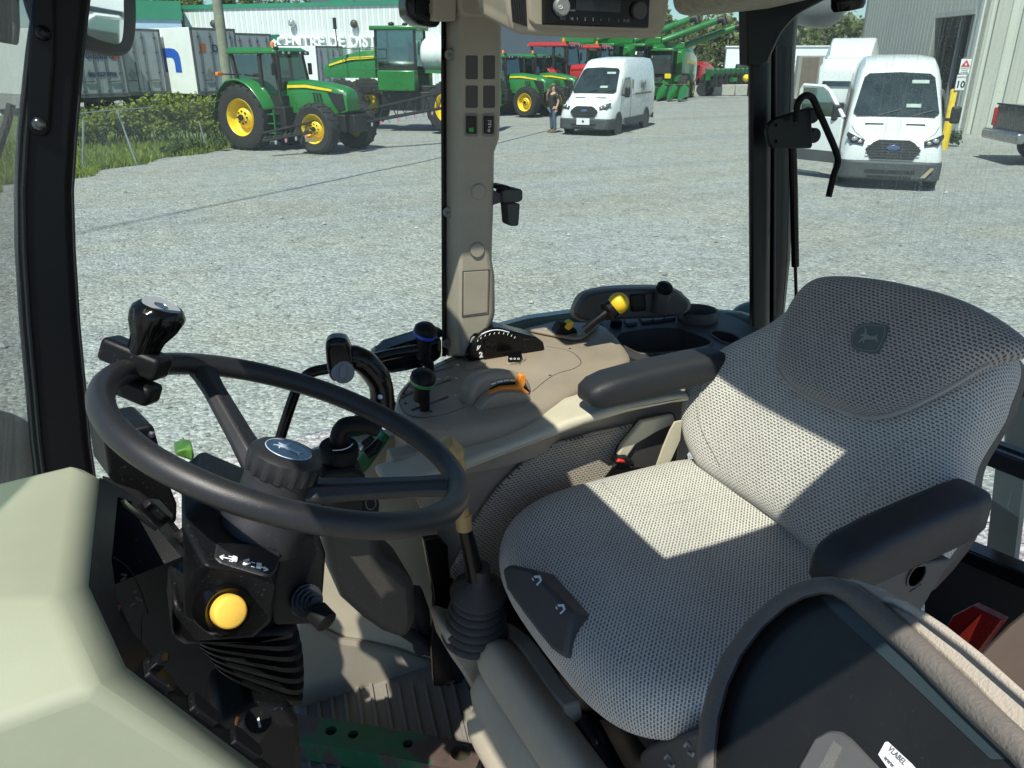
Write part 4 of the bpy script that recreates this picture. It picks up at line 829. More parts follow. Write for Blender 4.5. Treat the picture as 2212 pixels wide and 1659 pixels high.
# front lever panel under the cushion
fpn = slab('lever_panel', [(1083,1228),(1100,1218),(1148,1229),(1238,1322),(1232,1352),(1220,1424),(1188,1402),(1138,1338),(1092,1272)], lambda x, y: onpl(x, y, Vector((.398, .8, 1.87)), Vector((-.8, -.1, .6))), (.06, 0, -.035), plas('lever_grey', (.05, .048, .045), .5, .2), seat, bev=.006)
nv = Vector((-.8, -.1, .6)).normalized()
for x, y in ((1162, 1252), (1213, 1314)):
    b = B(); f_ = lambda x, y: onpl(x, y, Vector((.398, .8, 1.87))+nv*.002, nv)
    b.prism([f_(x+a, y+c) for a, c in ((-9,-8),(5,-9),(9,2),(5,4),(2,-4),(-6,-3))], nv*.0006); b.prism([f_(x+a, y+c) for a, c in ((5,2),(9,2),(-1,13),(-4,11))], nv*.0006); b.prism([f_(x+a, y+c) for a, c in ((-13,-3),(-10,-4),(-8,3),(-11,2))], nv*.0006)
    q = b.obj('seat_symbol', plas('print_pale', (.55, .6, .7), .6), seat, smooth=0); q.parent = fpn
# suspension
slab('suspension_frame', [(1052,1300),(1090,1285),(1130,1295),(1240,1430),(1330,1530),(1500,1580),(1530,1690),(1260,1690),(1228,1600),(1186,1500),(1130,1420),(1060,1352)], lambda x, y: onx(x, y, .56), (.1, 0, 0), M_gloss, seat, bev=.004)
b = B(); b.tube([onx(1075, 1320, .5), onx(1250, 1560, .5)], .016, 12); b.tube([onx(1240, 1540, .52), onx(1330, 1550, .53)], .006, 8); b.tube([onx(1262, 1560, .5), onx(1330, 1690, .5)], .022, 12); b.obj('slide_rail', M_frame, seat)
B().tube([onx(1322, 1550, .53), onx(1345, 1543, .53)], .008, 8).obj('hose_fitting', M_steel, seat)
slab('bellows_plate', [(1046,1300),(1054,1302),(1066,1352),(1106,1380),(1131,1408),(1186,1490),(1218,1527),(1228,1582),(1266,1642),(1290,1720),(1210,1720),(1140,1560),(1060,1420)], lambda x, y: onx(x, y, .47), (.03, 0, 0), M_beige, seat, bev=.004)
b = B()
for x, y in ((1125, 1417), (1137, 1330), (1286, 1601)): b.lathe([(.008, 0), (.007, -.003), (0, -.004)], onx(x, y, .468), X3, 14)
b.obj('rivet', M_gloss, seat)
M_fold = plas('bellows_tan', (.37, .325, .245), .6, .15, 700)
fu, fv2 = Vector((-.5, 0, -.87)).normalized(), Vector((-.87, 0, .5)).normalized()
for (x, y, s_, r) in ((1056, 1396, .435, .037), (1042, 1466, .42, .038), (1036, 1530, .405, .042)):
    p = onx(x, y, s_); e = p+Vector((.02, -.55, -.02)); rings = []
    for f, k in ((0, .15), (.008, .5), (.025, .78), (.06, .94), (.12, 1.), (1, 1.)):
        c = p+(e-p)*f; rr_ = []
        for q in range(24):
            a = 2*math.pi*q/24; ca, sa = math.cos(a), math.sin(a)
            rr_.append(c+fu*(r*k*math.copysign(abs(ca)**.66, ca))+fv2*(.034*k*math.copysign(abs(sa)**.75, sa)))
        rings.append(rr_)
    B().loft(rings).obj('bellows_fold', M_fold, seat, smooth=50)
slab('adjuster_box', [(1390,1690),(1378,1630),(1400,1610),(1510,1575),(1545,1640),(1550,1690)], lambda x, y: onx(x, y, .50), (.05, 0, 0), M_dgrey, seat, bev=.006)
b = B()
for x, y in ((1445, 1638), (1487, 1612)):
    f_ = lambda x, y: onx(x, y, .499)
    b.tube([f_(x-8, y), f_(x-2, y-8), f_(x+4, y)], .0022, 5); b.tube([f_(x, y+14), f_(x+10, y+20), f_(x+12, y+12)], .0022, 5)
b.obj('adjuster_mark', M_grey, seat)
# side shield under the near armrest
slab('side_shield', [(1835,1250),(1850,1237),(1960,1222),(2060,1210),(2040,1235),(1985,1330),(1965,1360),(1880,1340),(1780,1290)], onp(.520), (0, .02, 0), M_dgrey, seat, bev=.004)
b = B(); b.lathe([(.0185, 0), (.0185, -.002), (.016, -.002), (.016, .001)], ony(1979, 1242, .520), Y3, 24); b.tube([ony(x, y, .5195) for x, y in ((1966,1278),(1990,1262))], .001, 4); b.obj('shield_mark', M_dgrey, seat)
slab('belt_strap', [(1418,1008),(1432,968),(1448,930),(1458,912),(1474,908),(1470,950),(1452,990),(1440,1014)], onp(1.06), (0, .004, 0), M_cream, seat, bev=.001)
bk = slab('belt_buckle', [(1328,1003),(1334,992),(1362,990),(1372,1000),(1372,1010)], onp(1.07), (0, .02, 0), M_black, seat, bev=.003)
q = slab('release_button', [(1333,999),(1338,993),(1349,994),(1352,1000)], onp(1.067), (0, .01, 0), M_red, seat, bev=.002); q.parent = bk
B().lathe([(.0, 0), (.018, .002), (.02, .01), (.02, .024), (.014, .03)], ony(2128, 884, .64), Vector((-.6, -.8, 0)), 20).obj('tilt_knob', M_black, seat)
# ================================================================ NEAR FENDER CONSOLE
fen = thing('fender_console', 'beige framed fender console with black panel, foam seal and white sticker', 'fender console', (.6, .35, 1.9))
A_, B_, C_ = ond(1780, 1245, .84), ond(1510, 1600, .80), ond(2200, 1650, .56)
fq, fn = plane3(A_, B_, C_); fn = fn if fn.dot(CAM-A_) > 0 else -fn
def ff(x, y, o=0.): return onpl(x, y, fq+fn*o, fn)
of = [(1506,1720),(1507,1640),(1512,1560),(1530,1485),(1560,1415),(1610,1345),(1660,1298),(1710,1264),(1760,1248),(1800,1246),(1850,1262),(1905,1300),(1990,1372),(2100,1475),(2300,1660),(2300,1720)]
inn = [(1545,1720),(1548,1620),(1556,1550),(1575,1480),(1605,1415),(1650,1357),(1700,1313),(1740,1292),(1775,1284),(1800,1286),(1825,1300),(1880,1350),(1970,1432),(2070,1535),(2180,1640),(2250,1720)]
b = B(); n = len(of)
rg = []
for k in range(n):
    o_, i_ = Vector(of[k]+(0,)), Vector(inn[k]+(0,)); rw = []
    for f, h in ((-.02, -.03), (0., .004), (.12, .012), (.45, .015), (.85, .012), (1., .004), (1.02, -.012)):
        m = o_+(i_-o_)*f; rw.append(ff(m.x, m.y, h))
    rg.append(rw)
b.loft(rg, cap=False, closed=False); b.obj('foam_seal', plas('foam_grey', (.135, .122, .108), .8, .6, 260, var=.2), fen, smooth=70)
M_pan = plas('panel_black', (.010, .0105, .011), .42, .1, 900, dust=.03)
B().prism([ff(*p) for p in inn], -fn*.02).obj('panel', M_pan, fen)
slab('tape_strip', [(1800,1287),(1826,1300),(1970,1432),(2180,1640),(2140,1640),(1940,1450),(1810,1330),(1770,1288)], lambda x, y: ff(x, y, .001), -fn*.003, plas('tape_dark', (.025, .04, .045), .35), fen, bev=0)
ob_ = [(1800,1245),(1850,1250),(1905,1268),(1960,1300),(2040,1352),(2120,1415),(2300,1575),(2300,1690),(2100,1478),(1990,1375),(1905,1303),(1850,1264)]
M_bt = plas('fender_beige', (.43, .385, .32), .62, .5, 330, var=.1)
slab('fender_trim', ob_, lambda x, y: ff(x, y, -.003), -fn*.05, M_bt, fen, bev=.004)
slab('trim_edge', [(1900,1296),(1925,1300),(1990,1335),(2080,1402),(2300,1590),(2300,1570),(2120,1410),(2040,1348),(1960,1296),(1915,1283)], lambda x, y: ff(x, y, .006), -fn*.02, M_bt, fen, bev=.003)
lt_ = slab('panel_latch', [(1700,1720),(1722,1650),(1755,1590),(1790,1572),(1815,1575),(1835,1590),(1900,1660),(1950,1720)], lambda x, y: ff(x, y, .012), -fn*.014, plas('latch_grey', (.09, .09, .09), .4, .2), fen, bev=.005)
q = slab('latch_recess', [(1745,1720),(1768,1660),(1800,1600),(1818,1612),(1800,1650),(1790,1720)], lambda x, y: ff(x, y, .0135), -fn*.002, plas('recess_grey', (.13, .13, .12), .6, .5), fen, bev=0); q.parent = lt_
sk = slab('sticker', [(1897,1630),(1912,1603),(1918,1602),(1970,1650),(2030,1720),(1960,1720)], lambda x, y: ff(x, y, .0015), -fn*.001, plas('sticker_white', (.75, .75, .76), .5), fen, bev=0)
M_ink = plas('ink_grey', (.12, .12, .16), .6)
q = text('lettering', 'VLABEL', .0062, ff(1938, 1632, .0022), ff(1975, 1668)-ff(1925, 1618), ff(1940, 1610)-ff(1915, 1650), M_ink, fen, .0003); q.parent = sk
q = text('lettering', 'www.', .0055, ff(1922, 1646, .0022), ff(1975, 1668)-ff(1925, 1618), ff(1940, 1610)-ff(1915, 1650), M_ink, fen, .0003); q.parent = sk
slab('inner_wall', [(2090,1430),(2125,1390),(2170,1345),(2300,1240),(2300,1600)], lambda x, y: ff(x, y, -.10), -fn*.02, plas('inner_taupe', (.10, .075, .06), .5), fen, bev=.008)
# red triangle emblem behind the seat
tri = thing('warning_triangle', 'dark red reflective warning triangle standing behind the seat', 'warning triangle', (1.3, .6, 1.55))
tpl = lambda x, y: onx(x, y, 1.25)
B().prism([tpl(*p) for p in ((2020,1395),(2058,1330),(2100,1308),(2165,1340),(2090,1440))], X3*.02).obj('plate', plas('reflector_dark', (.16, .005, .005), .35, .6, 260), tri, bev=.002)
B().prism([onx(*p, 1.247) for p in ((2118,1328),(2045,1398),(2078,1412))], X3*.004).obj('triangle', plas('reflector_red', (.75, .05, .02), .5), tri)
# radio console
rad = thing('radio_console', 'beige overhead radio console with speaker grille and black radio', 'overhead console', (.65, 1.1, 2.7))
slab('housing', [(1093,-70),(1096,-5),(1100,30),(1106,62),(1114,76),(1160,80),(1260,85),(1418,86),(1431,79),(1440,60),(1450,0),(1455,-70)], onp(1.10), (0, .12, .03), M_beige, rad, bev=.018, seg=5)
slab('front_panel', [(1140,-70),(1144,45),(1155,57),(1180,60),(1400,68),(1422,64),(1434,50),(1440,-70)], onp(1.096), (0, .01, 0), M_beige, rad, bev=.004)
b = B()
for k in range(7): b.tube([ony(1103+k*5.0+(.0), -20, 1.0975), ony(1109+k*4.6, 48+k*1.5, 1.0975)], .0015, 4)
b.obj('speaker_grille', M_dark, rad)
rd = slab('radio', [(1178,-60),(1179,53),(1402,61),(1407,-60)], onp(1.084), (0, .02, 0), M_gloss, rad, bev=.002)
q = slab('display', [(1244,-10),(1244,22),(1340,27),(1342,-10)], onp(1.0832), (0, .004, 0), plas('display_dark', (.01, .011, .012), .1), rad, bev=0); q.parent = rd
for x, y, m in ((1211, 15, M_grey), (1378, 22, M_dgrey)):
    q = B().lathe([(.0125, 0), (.0125, -.006), (.0105, -.008), (0, -.008)], ony(x, y, 1.084), Y3, 24).obj('knob', m, rad); q.parent = rd
    if x < 1300:
        b = B(); b.tube([ony(x+4*math.sin(a), y-4*math.cos(a), 1.0757) for a in [.6+.5*k for k in range(11)]], .0005, 4); b.tube([ony(x, y-5, 1.0757), ony(x, y, 1.0757)], .0005, 4); q = b.obj('power_symbol', M_white, rad); q.parent = rd
xd = ony(1350, 45, 1.08)-ony(1216, 40, 1.08)
for s_, x, y in (('SRC',1216,40),('TA',1234,40.6),('1',1247,41),('2',1264,41.7),('3',1281,42.3),('4',1298,43),('5',1315,43.6),('6',1336,44.4),('AUD',1353,45)):
    q = text('lettering', s_, .0058, ony(x, y, 1.0835), xd, Z3, M_grey, rad, .0002); q.parent = rd
q = text('lettering', 'Bluetooth', .0042, ony(1232, 22, 1.0835), xd, Z3, M_grey, rad, .0002); q.parent = rd
# drawbar on the floor
dbar = thing('drawbar', 'worn green painted steel drawbar with rust patches and drilled holes on the floor', 'drawbar', (.3, 1.1, 1.43))
m, nt, bs = newmat('worn_green_paint'); tc = N(nt, 'ShaderNodeTexCoord').outputs['Object']
n1 = N(nt, 'ShaderNodeTexNoise', Scale=9., Detail=5., Roughness=.7); L(nt, tc, n1.inputs['Vector'])
L(nt, ramp(nt, n1.outputs[0], [(.40, (.008, .085, .028)), (.49, (.02, .10, .04)), (.53, (.075, .05, .038)), (.7, (.05, .035, .028))]), bs.inputs['Base Color']); bs.inputs['Roughness'].default_value = .6
zb = 1.475
dp_ = [(600,1535),(660,1545),(760,1560),(900,1583),(1020,1606),(1040,1613),(1036,1640),(1024,1668),(980,1662),(830,1632),(680,1607),(600,1594)]
bar_ = B().prism([onz(*p, zb) for p in dp_], (0, 0, -.045)).obj('bar', m, dbar, smooth=30)
cuts = []
for x, y, r in ((715,1578,.011),(763,1586,.010),(881,1606,.010),(995,1625,.019)): cuts.append(B().lathe([(r, -.08), (r, .02)], onz(x, y, zb), Z3, 20).obj('cutter', M_dark))
cut(bar_, cuts)
# outside mirror
mir = thing('door_mirror', 'black framed outside mirror reflecting the yard at the top of the front pillar', 'mirror', (-.1, 1.6, 2.8))
mo = crv([(118,-90),(126,-10),(138,40),(152,76),(173,97),(205,112),(240,121),(264,123),(281,117),(291,99),(297,60),(297,0),(290,-90)], 3, True)
MT = 1.62
mc0 = ony(215, 20, MT); mn0 = Vector((.90, -.42, -.09)).normalized(); mh = slab('housing', mo, lambda x, y: onpl(x, y, mc0, mn0), -mn0*.06, M_blackm, mir, bev=.010, seg=4)
mi = crv([(150,-90),(156,0),(166,42),(176,62),(191,76),(217,87),(243,94),(257,94),(264,84),(267,55),(267,0),(264,-90)], 3, True)
mm, nt, bs = newmat('mirror_glass'); bs.inputs['Metallic'].default_value = 1; bs.inputs['Roughness'].default_value = .02; bs.inputs['Base Color'].default_value = (.85, .88, .88, 1)
# mirror glass is tilted so that it shows the yard behind
mc = mc0+mn0*.003; mn = Vector((.90, -.42, -.09)).normalized()
B().prism([onpl(x, y, mc, mn) for x, y in mi], -mn*.003).obj('mirror_glass', mm, mir)
B().tube([ony(60, -30, 1.5), ony(100, -10, 1.55), ony(150, -40, 1.6)], .012, 10).obj('mirror_arm', M_black, mir)
# ================================================================ YARD: helpers
def yaw(dx, dy): return math.atan2(dy, dx)-YAW
M_vw = plas('van_white', (.70, .72, .71), .28, var=.03, coat=.5)
M_clad = plas('bumper_grey', (.055, .06, .063), .6, var=.2, vscale=3)
M_tyre = plas('tyre', (.020, .020, .020), .85, .3, 60, var=.3)
M_wgl = plas('car_glass', (.022, .032, .034), .06, spec=.8, var=.5, vscale=2)
M_dk = plas('chassis_black', (.012, .012, .012), .55, var=.4, vscale=5)
M_jg = plas('tractor_green', (.018, .165, .032), .3, var=.12, vscale=2, coat=.4)
M_jy = plas('wheel_yellow', (.80, .56, .015), .38, var=.1)
M_hl = plas('lamp_chrome', (.55, .57, .58), .15, metal=.6)
M_rd = plas('harvest_red', (.42, .02, .025), .35, var=.15, coat=.3)
M_amb = plas('amber_lamp', (.9, .22, .02), .35)
M_rl = plas('tail_lamp', (.55, .012, .012), .25)
cgm, cnt, cb_ = newmat('cab_glass'); cnt.nodes.remove(cb_)
t1 = N(cnt, 'ShaderNodeBsdfTransparent', Color=(.42, .56, .54, 1)); t2 = N(cnt, 'ShaderNodeBsdfGlossy', Roughness=.05, Color=(.9, .95, .95, 1)); mx_ = N(cnt, 'ShaderNodeMixShader'); mx_.inputs[0].default_value = .16
L(cnt, t1.outputs[0], mx_.inputs[1]); L(cnt, t2.outputs[0], mx_.inputs[2]); L(cnt, mx_.outputs[0], cnt.nodes['Material Output'].inputs[0]); M_cgl = cgm
def wheel(par, c, r, w, rimm, rr=.6, lugs=0, name='wheel'):
    c = Vector(c); b = B()
    b.lathe([(r*rr, -w*.42), (r*.86, -w*.5), (r*.97, -w*.4), (r, -w*.2), (r, w*.2), (r*.97, w*.4), (r*.86, w*.5), (r*rr, w*.42)], c, Y3, 40, None, False)
    if lugs:
        for k in range(lugs):
            a = 2*math.pi*k/lugs
            for s_ in (-1, 1):
                a2 = a+(math.pi/lugs if s_ > 0 else 0)
                ps = [c+Vector((math.cos(a2+q)*rad, s_*w*f, math.sin(a2+q)*rad)) for q, f, rad in ((0, .04, r*.99), (.035*20/lugs*2, .04, r*.99), (.16, .49, r*.93), (.10, .49, r*.93))]
                b.prism(ps, (ps[0]-c).normalized()*r*.05)
    wo = b.obj(name, M_tyre, par, local=True, smooth=40)
    s_ = 1 if c.y > 0 else -1
    b = B()
    b.lathe([(r*rr*1.02, s_*w*.40), (r*rr*1.0, s_*w*.45), (r*rr*.95, s_*w*.42), (r*rr*.90, s_*w*.12), (r*rr*.82, s_*w*.02), (r*rr*.58, s_*w*.0), (r*rr*.50, s_*w*.20), (r*rr*.30, s_*w*.27), (r*rr*.20, s_*w*.30), (r*rr*.18, s_*w*.36), (0, s_*w*.36)], c, Y3, 40, None, False)
    q = b.obj('rim', rimm, par, local=True, smooth=50); q.parent = wo
    b = B(); b.lathe([(r*rr*.18, s_*w*.36), (r*rr*.17, s_*w*.42), (0, s_*w*.43)], c, Y3, 16)
    for k in range(8): a = math.pi*k/4; b.lathe([(r*.030, s_*w*.27), (r*.026, s_*w*.33), (0, s_*w*.33)], c+Vector((r*rr*.34*math.cos(a), 0, r*rr*.34*math.sin(a))), Y3, 6)
    q = b.obj('hub_bolt', M_dk, par, local=True); q.parent = wo
    return wo
M_rim = plas('steel_rim', (.09, .09, .095), .5)
def mir_pts(pts): return [(x, -y, z) for x, y, z in pts]
# ================================================================ VANS
def van(label, xc, yc, dx, dy, door=False, sign=False):
    t = thing('delivery_van', label, 'van', ext(xc, yc), yaw(dx, dy), 'white delivery vans in the yard')
    ST_ = [(2.98,.42,.86,.72,.74,.70),(2.93,.34,1.0,.86,.90,.80),(2.80,.32,1.10,.98,1.0,.86),(2.45,.32,1.25,1.02,1.03,.93),(2.02,.32,1.42,1.02,1.035,.95),(1.66,.32,1.78,1.02,1.035,.92),(1.22,.32,2.2,1.02,1.035,.87),(.95,.32,2.46,1.02,1.035,.84),(.70,.32,2.63,1.02,1.035,.83),(.3,.32,2.72,1.02,1.035,.83),(-.8,.32,2.77,1.02,1.035,.84),(-2.85,.34,2.76,1.02,1.03,.84),(-3.0,.42,2.70,1.0,1.0,.82)]
    rings = []
    for x, zb, zt, wl, wb, wt in ST_:
        h = zt-zb; half = [(wl*.9, zb), (wl, zb+.10*h), (wb, zb+.30*h), (wb, zb+.48*h), (wt+(wb-wt)*.45, zb+.82*h), (wt, zb+.93*h), (wt*.9, zb+.985*h), (wt*.55, zt+.008), (0, zt+.016)]
        rings.append([(x, y, z) for y, z in half]+[(x, -y, z) for y, z in half[-2::-1]])
    B().loft(rings).obj('body', M_vw, t, local=True, smooth=42)
    # bumper cladding
    b = B(); rg = []
    for x, w_ in ((3.03, .55), (3.02, .78), (2.95, .93), (2.80, 1.03), (2.50, 1.06), (2.36, 1.06)):
        rg.append((x, w_))
    outl = [(x, w_) for x, w_ in rg]+[(x, -w_) for x, w_ in rg[::-1]]
    outl = [(2.36, 1.06)]+[(x, w_) for x, w_ in rg[::-1][1:]]+[(x, -w_) for x, w_ in rg]
    b.prism([(x, y, .22) for x, y in outl], (0, 0, .40)); b.obj('front_bumper', M_clad, t, local=True, bev=.05, seg=3)
    b = B(); b.box((3.025, 0, .40), (.03, 1.0, .07)); b.box((3.03, 0, .29), (.03, .9, .05)); b.obj('bumper_vent', M_dk, t, local=True)
    b = B(); b.box((-.3, 1.045, .42), (3.0, .03, .26)); b.box((-.3, -1.045, .42), (3.0, .03, .26)); b.box((-3.02, 0, .45), (.12, 2.0, .22)); b.obj('side_cladding', M_clad, t, local=True, bev=.01)
    gp = [(.30,1.06),(.42,1.0),(.55,.86),(.42,.66),(-.42,.66),(-.55,.86),(-.42,1.0),(-.30,1.06)]
    gr_ = B().prism([(3.0-(z-.66)*.16, y, z) for y, z in gp], (.03, 0, 0)).obj('grille', M_dk, t, local=True, bev=.01)
    b = B()
    for k in range(6): z = .71+k*.055; hw = .44+(.10 if .76 < z < .95 else 0)-max(0, z-.9)*.5; b.box((3.036-(z-.66)*.16, 0, z), (.012, 2*hw, .016))
    q = b.obj('grille_bar', M_clad, t, local=True); q.parent = gr_
    q = B().lathe([(.001, 0), (.12, .004), (.13, 0)], (3.02, 0, .90), X3, 24).obj('badge', plas('badge_blue', (.06, .10, .22), .2, coat=.5), t, local=True); q.scale = (1, 1, .46); q.location.z = .90*(1-.46); q.parent = gr_
    for s_ in (1, -1):
        hl = [(2.965,s_*.60,.93),(2.91,s_*.86,.95),(2.72,s_*.965,1.10),(2.70,s_*.945,1.17),(2.85,s_*.78,1.10),(2.95,s_*.58,1.02)]
        hl = [Vector(p)+Vector((.035, s_*.008, .02)) for p in hl]
        h_ = B().prism(hl, (-.06, 0, -.01)).obj('headlight', M_dk, t, local=True, bev=.006)
        b = B(); b.sph((2.945, s_*.80, 1.06), .065, 12, 8, (.6, 1, .8)); b.sph((2.97, s_*.68, 1.01), .05, 12, 8, (.6, 1, .8)); q = b.obj('lamp_lens', M_hl, t, local=True); q.parent = h_
        # mirror
        b = B(); b.box((1.62, s_*1.10, 1.42), (.12, .16, .06)); m_ = b.obj('mirror_arm', M_dk, t, local=True)
        q = B().box((1.64, s_*1.24, 1.52), (.14, .20, .36)).obj('mirror_housing', M_dk, t, local=True, bev=.04); q.parent = m_
        if not (door and s_ < 0):
            sw_ = [(1.68,1.50),(1.20,2.02),(.55,2.05),(.55,1.42),(1.62,1.42)]
            B().prism([(x, s_*(1.038-(z-1.42)*.10), z) for x, z in sw_], (0, s_*.012, 0)).obj('side_window', M_wgl, t, local=True)
        b = B()
        for x in (.48, 1.72): b.box((x, s_*1.037, 1.25), (.012, .012, 1.5))
        b.box((-1.0, s_*1.037, 1.38), (2.9, .012, .014)); b.obj('door_seam', M_clad, t, local=True)
        for x in (1.95, -1.80):
            B().lathe([(.46, 0), (.46, s_*.05), (.44, s_*.06), (.40, s_*.05)], (x, s_*.995, .38), Y3, 28).obj('wheel_arch', M_clad, t, local=True)
            wheel(t, (x, s_*.93, .36), .36, .24, M_rim, .62)
    ws = [(1.965,.93,1.48),(1.965,-.93,1.48),(1.06,-.74,2.36),(1.06,.74,2.36)]
    nrm = Vector((.70, 0, .72)).normalized()
    ws_o = [Vector(p)+nrm*.028 for p in [(1.975,.80,1.475),(1.975,0,1.46),(1.975,-.80,1.475),(1.90,-.88,1.55),(1.15,-.74,2.27),(1.06,-.64,2.35),(1.04,0,2.38),(1.06,.64,2.35),(1.15,.74,2.27),(1.90,.88,1.55)]]
    wsc = B().prism(ws_o, -nrm*.03).obj('windscreen', M_wgl, t, local=True)
    b = B(); b.box((1.80, .35, 1.69), (.02, .30, .10), Matrix.Rotation(R(-45), 3, 'Y')); b.box((1.25, .45, 2.18), (.02, .35, .10), Matrix.Rotation(R(-45), 3, 'Y')); q = b.obj('glint_card', plas('glint_pale', (.35, .42, .38), .5), t, local=True); q.parent = wsc; q.location = nrm*.022  # pale cards on the windscreen stand in for a sun glint
    b = B()
    for s_ in (.35, -.35): b.tube([nrm*.035+Vector((1.97, s_, 1.475)), nrm*.045+Vector((1.86, s_+.45, 1.60))], .014, 5)
    b.obj('wiper', M_dk, t, local=True)
    b = B()
    for s_ in (1, -1): b.tube([(2.93, s_*.58, 1.03), (2.62, s_*.80, 1.19), (2.3, s_*.89, 1.31)], .005, 4)
    b.obj('bonnet_gap', M_clad, t, local=True)
    for s_ in (.42, -.42): B().box((2.28, s_, 1.335), (.05, .38, .012), Matrix.Rotation(R(22), 3, 'Y')).obj('bonnet_vent', M_dk, t, local=True)
    if not door:
        lp_ = B().box((3.055, 0, .52), (.012, .52, .24)).obj('number_plate', plas('plate_white', (.7, .7, .7), .5), t, local=True)
        q = B().lathe([(.05, 0), (.05, .004), (0, .004)], (3.062, 0, .52), X3, 5).obj('plate_emblem', M_dk, t, local=True); q.parent = lp_
        b = B(); q = text('lettering', 'Agri', .42, (-1.1, 1.05, 1.75), (-1, 0, 0), (0, -.12, 1), plas('van_text', (.10, .12, .10), .5), t, .004, local=True, bold=.012)
        B().prism([(.25,1.05,1.62),(.40,1.05,1.62),(.40,1.04,1.95),(.25,1.04,1.95)], (0, .006, 0)).obj('logo_patch', plas('logo_green', (.12, .14, .04), .5), t, local=True)
        B().box((-1.2, 1.045, 1.42), (2.4, .008, .06)).obj('side_stripe', plas('stripe_olive', (.25, .25, .08), .5), t, local=True)
    else:
        # swung-open front door on the kerb side
        hx, hy = 1.72, -1.05; a = R(-62); ca, sa = math.cos(a), math.sin(a)
        def dp2(l, z, o=0.): return Vector((hx-l*math.cos(R(58))+o*math.sin(R(58)), hy-l*math.sin(R(58))-o*math.cos(R(58)), z))
        lo = B().prism([dp2(0,.55), dp2(1.2,.55), dp2(1.22,.70), dp2(1.22,1.42), dp2(0,1.42)], dp2(0,0,.07)-dp2(0,0)).obj('open_door', M_vw, t, local=True, bev=.02)
        b = B(); b.tube([dp2(0,1.42,.03), dp2(.45,1.98,.03), dp2(.6,2.08,.03), dp2(1.15,2.10,.03), dp2(1.2,2.0,.03), dp2(1.2,1.42,.03)], .05, 6); q = b.obj('door_frame', M_vw, t, local=True); q.parent = lo
        q = B().prism([dp2(.06,1.44,.03), dp2(.48,1.96,.03), dp2(.62,2.04,.03), dp2(1.14,2.05,.03), dp2(1.16,1.44,.03)], dp2(0,0,.01)-dp2(0,0)).obj('door_window', M_cgl, t, local=True); q.parent = lo
        q = B().prism([dp2(.02,.40,.0), dp2(1.2,.40,.0), dp2(1.2,.66,.0), dp2(.02,.66,.0)], dp2(0,0,.085)-dp2(0,0)).obj('door_cladding', M_clad, t, local=True, bev=.01); q.parent = lo
        sw_ = [(1.66,1.50),(1.20,2.02),(.55,2.05),(.55,.6),(1.66,.6)]
        B().prism([(x, -(1.036-max(0, z-1.42)*.10), z) for x, z in sw_], (0, -.012, 0)).obj('door_opening', M_dk, t, local=True)
        b = B(); b.prism([(3.06,.62,.30),(3.06,.80,.52),(3.04,.86,.50),(3.05,.72,.30)], (.02, 0, 0)); b.obj('bumper_scrape', plas('scrape_tan', (.45, .36, .22), .7), t, local=True)
    return t
fx, fy = -math.sin(R(21)), -math.cos(R(21))
v1 = van('white high roof van with its kerb side door swung open, near the beige metal building', 8.25-fx*3.0, 17.5-fy*3.0, fx, fy, True)
v2 = van('white high roof van with a plate and closed doors, standing beside a person', 3.15+.427*1.95, 31.9+.904*1.95, -.427, -.904)
# ================================================================ PERSON
def skinned(name, pts, edges, mat, par, sub=2):
    me = bpy.data.meshes.new(name); me.from_pydata([p[:3] for p in pts], edges, []); me.update()
    o = bpy.data.objects.new(name, me); COL.objects.link(o); o.parent = par; me.materials.append(mat)
    sk = o.modifiers.new('Skin', 'SKIN'); sv = me.skin_vertices[0].data
    for i, p in enumerate(pts): sv[i].radius = (p[3], p[4] if len(p) > 4 else p[3]); sv[i].use_root = (i == 0)
    sk.use_smooth_shade = True; q = o.modifiers.new('Sub', 'SUBSURF'); q.levels = q.render_levels = sub
    return o
M_skin = plas('skin', (.48, .26, .18), .55); M_jean = plas('jeans', (.07, .10, .15), .85, .3, 120, var=.2); M_shirt = plas('dark_shirt', (.022, .023, .022), .85, .2, 150); M_cap = plas('cap', (.10, .12, .07), .8); M_boot = plas('boots', (.16, .11, .07), .7)
pe = thing('person', 'person in dark shirt and blue jeans by the white van, one hand raised', 'person', ext(1.62, 32.3), yaw(-.75, -.55))
bp0_ = [(0,0,.93,.140,.110),(0,0,1.08,.135,.092),(0,0,1.25,.155,.10),(0,0,1.41,.15,.09),(.0,0,1.50,.062),(.02,0,1.56,.058),(.03,0,1.64,.088,.085),(.02,0,1.76,.078,.08),
 (0,.09,.86,.095),(.03,.11,.50,.068),(.0,.13,.12,.048),(.02,.13,.05,.045),(.17,.14,.035,.035),(0,-.09,.86,.095),(-.02,-.12,.50,.068),(-.06,-.14,.12,.048),(-.04,-.14,.05,.045),(.11,-.16,.035,.035),
 (0,.19,1.41,.062),(-.05,.25,1.16,.046),(.06,.27,.95,.036),(.09,.27,.87,.030),(0,-.19,1.41,.062),(.10,-.27,1.19,.046),(.20,-.15,1.42,.036),(.18,-.10,1.53,.032)]
be = [(0,1),(1,2),(2,3),(3,4),(4,5),(5,6),(6,7),(0,8),(8,9),(9,10),(10,11),(11,12),(0,13),(13,14),(14,15),(15,16),(16,17),(3,18),(18,19),(19,20),(20,21),(3,22),(22,23),(23,24),(24,25)]
skinned('body', bp0_, be, M_skin, pe)
skinned('jeans', [(0,0,.96,.168,.138),(0,.092,.86,.108),(.03,.112,.50,.084),(.0,.132,.10,.066),(0,-.092,.86,.108),(-.02,-.122,.50,.084),(-.06,-.142,.10,.066)], [(0,1),(1,2),(2,3),(0,4),(4,5),(5,6)], M_jean, pe)
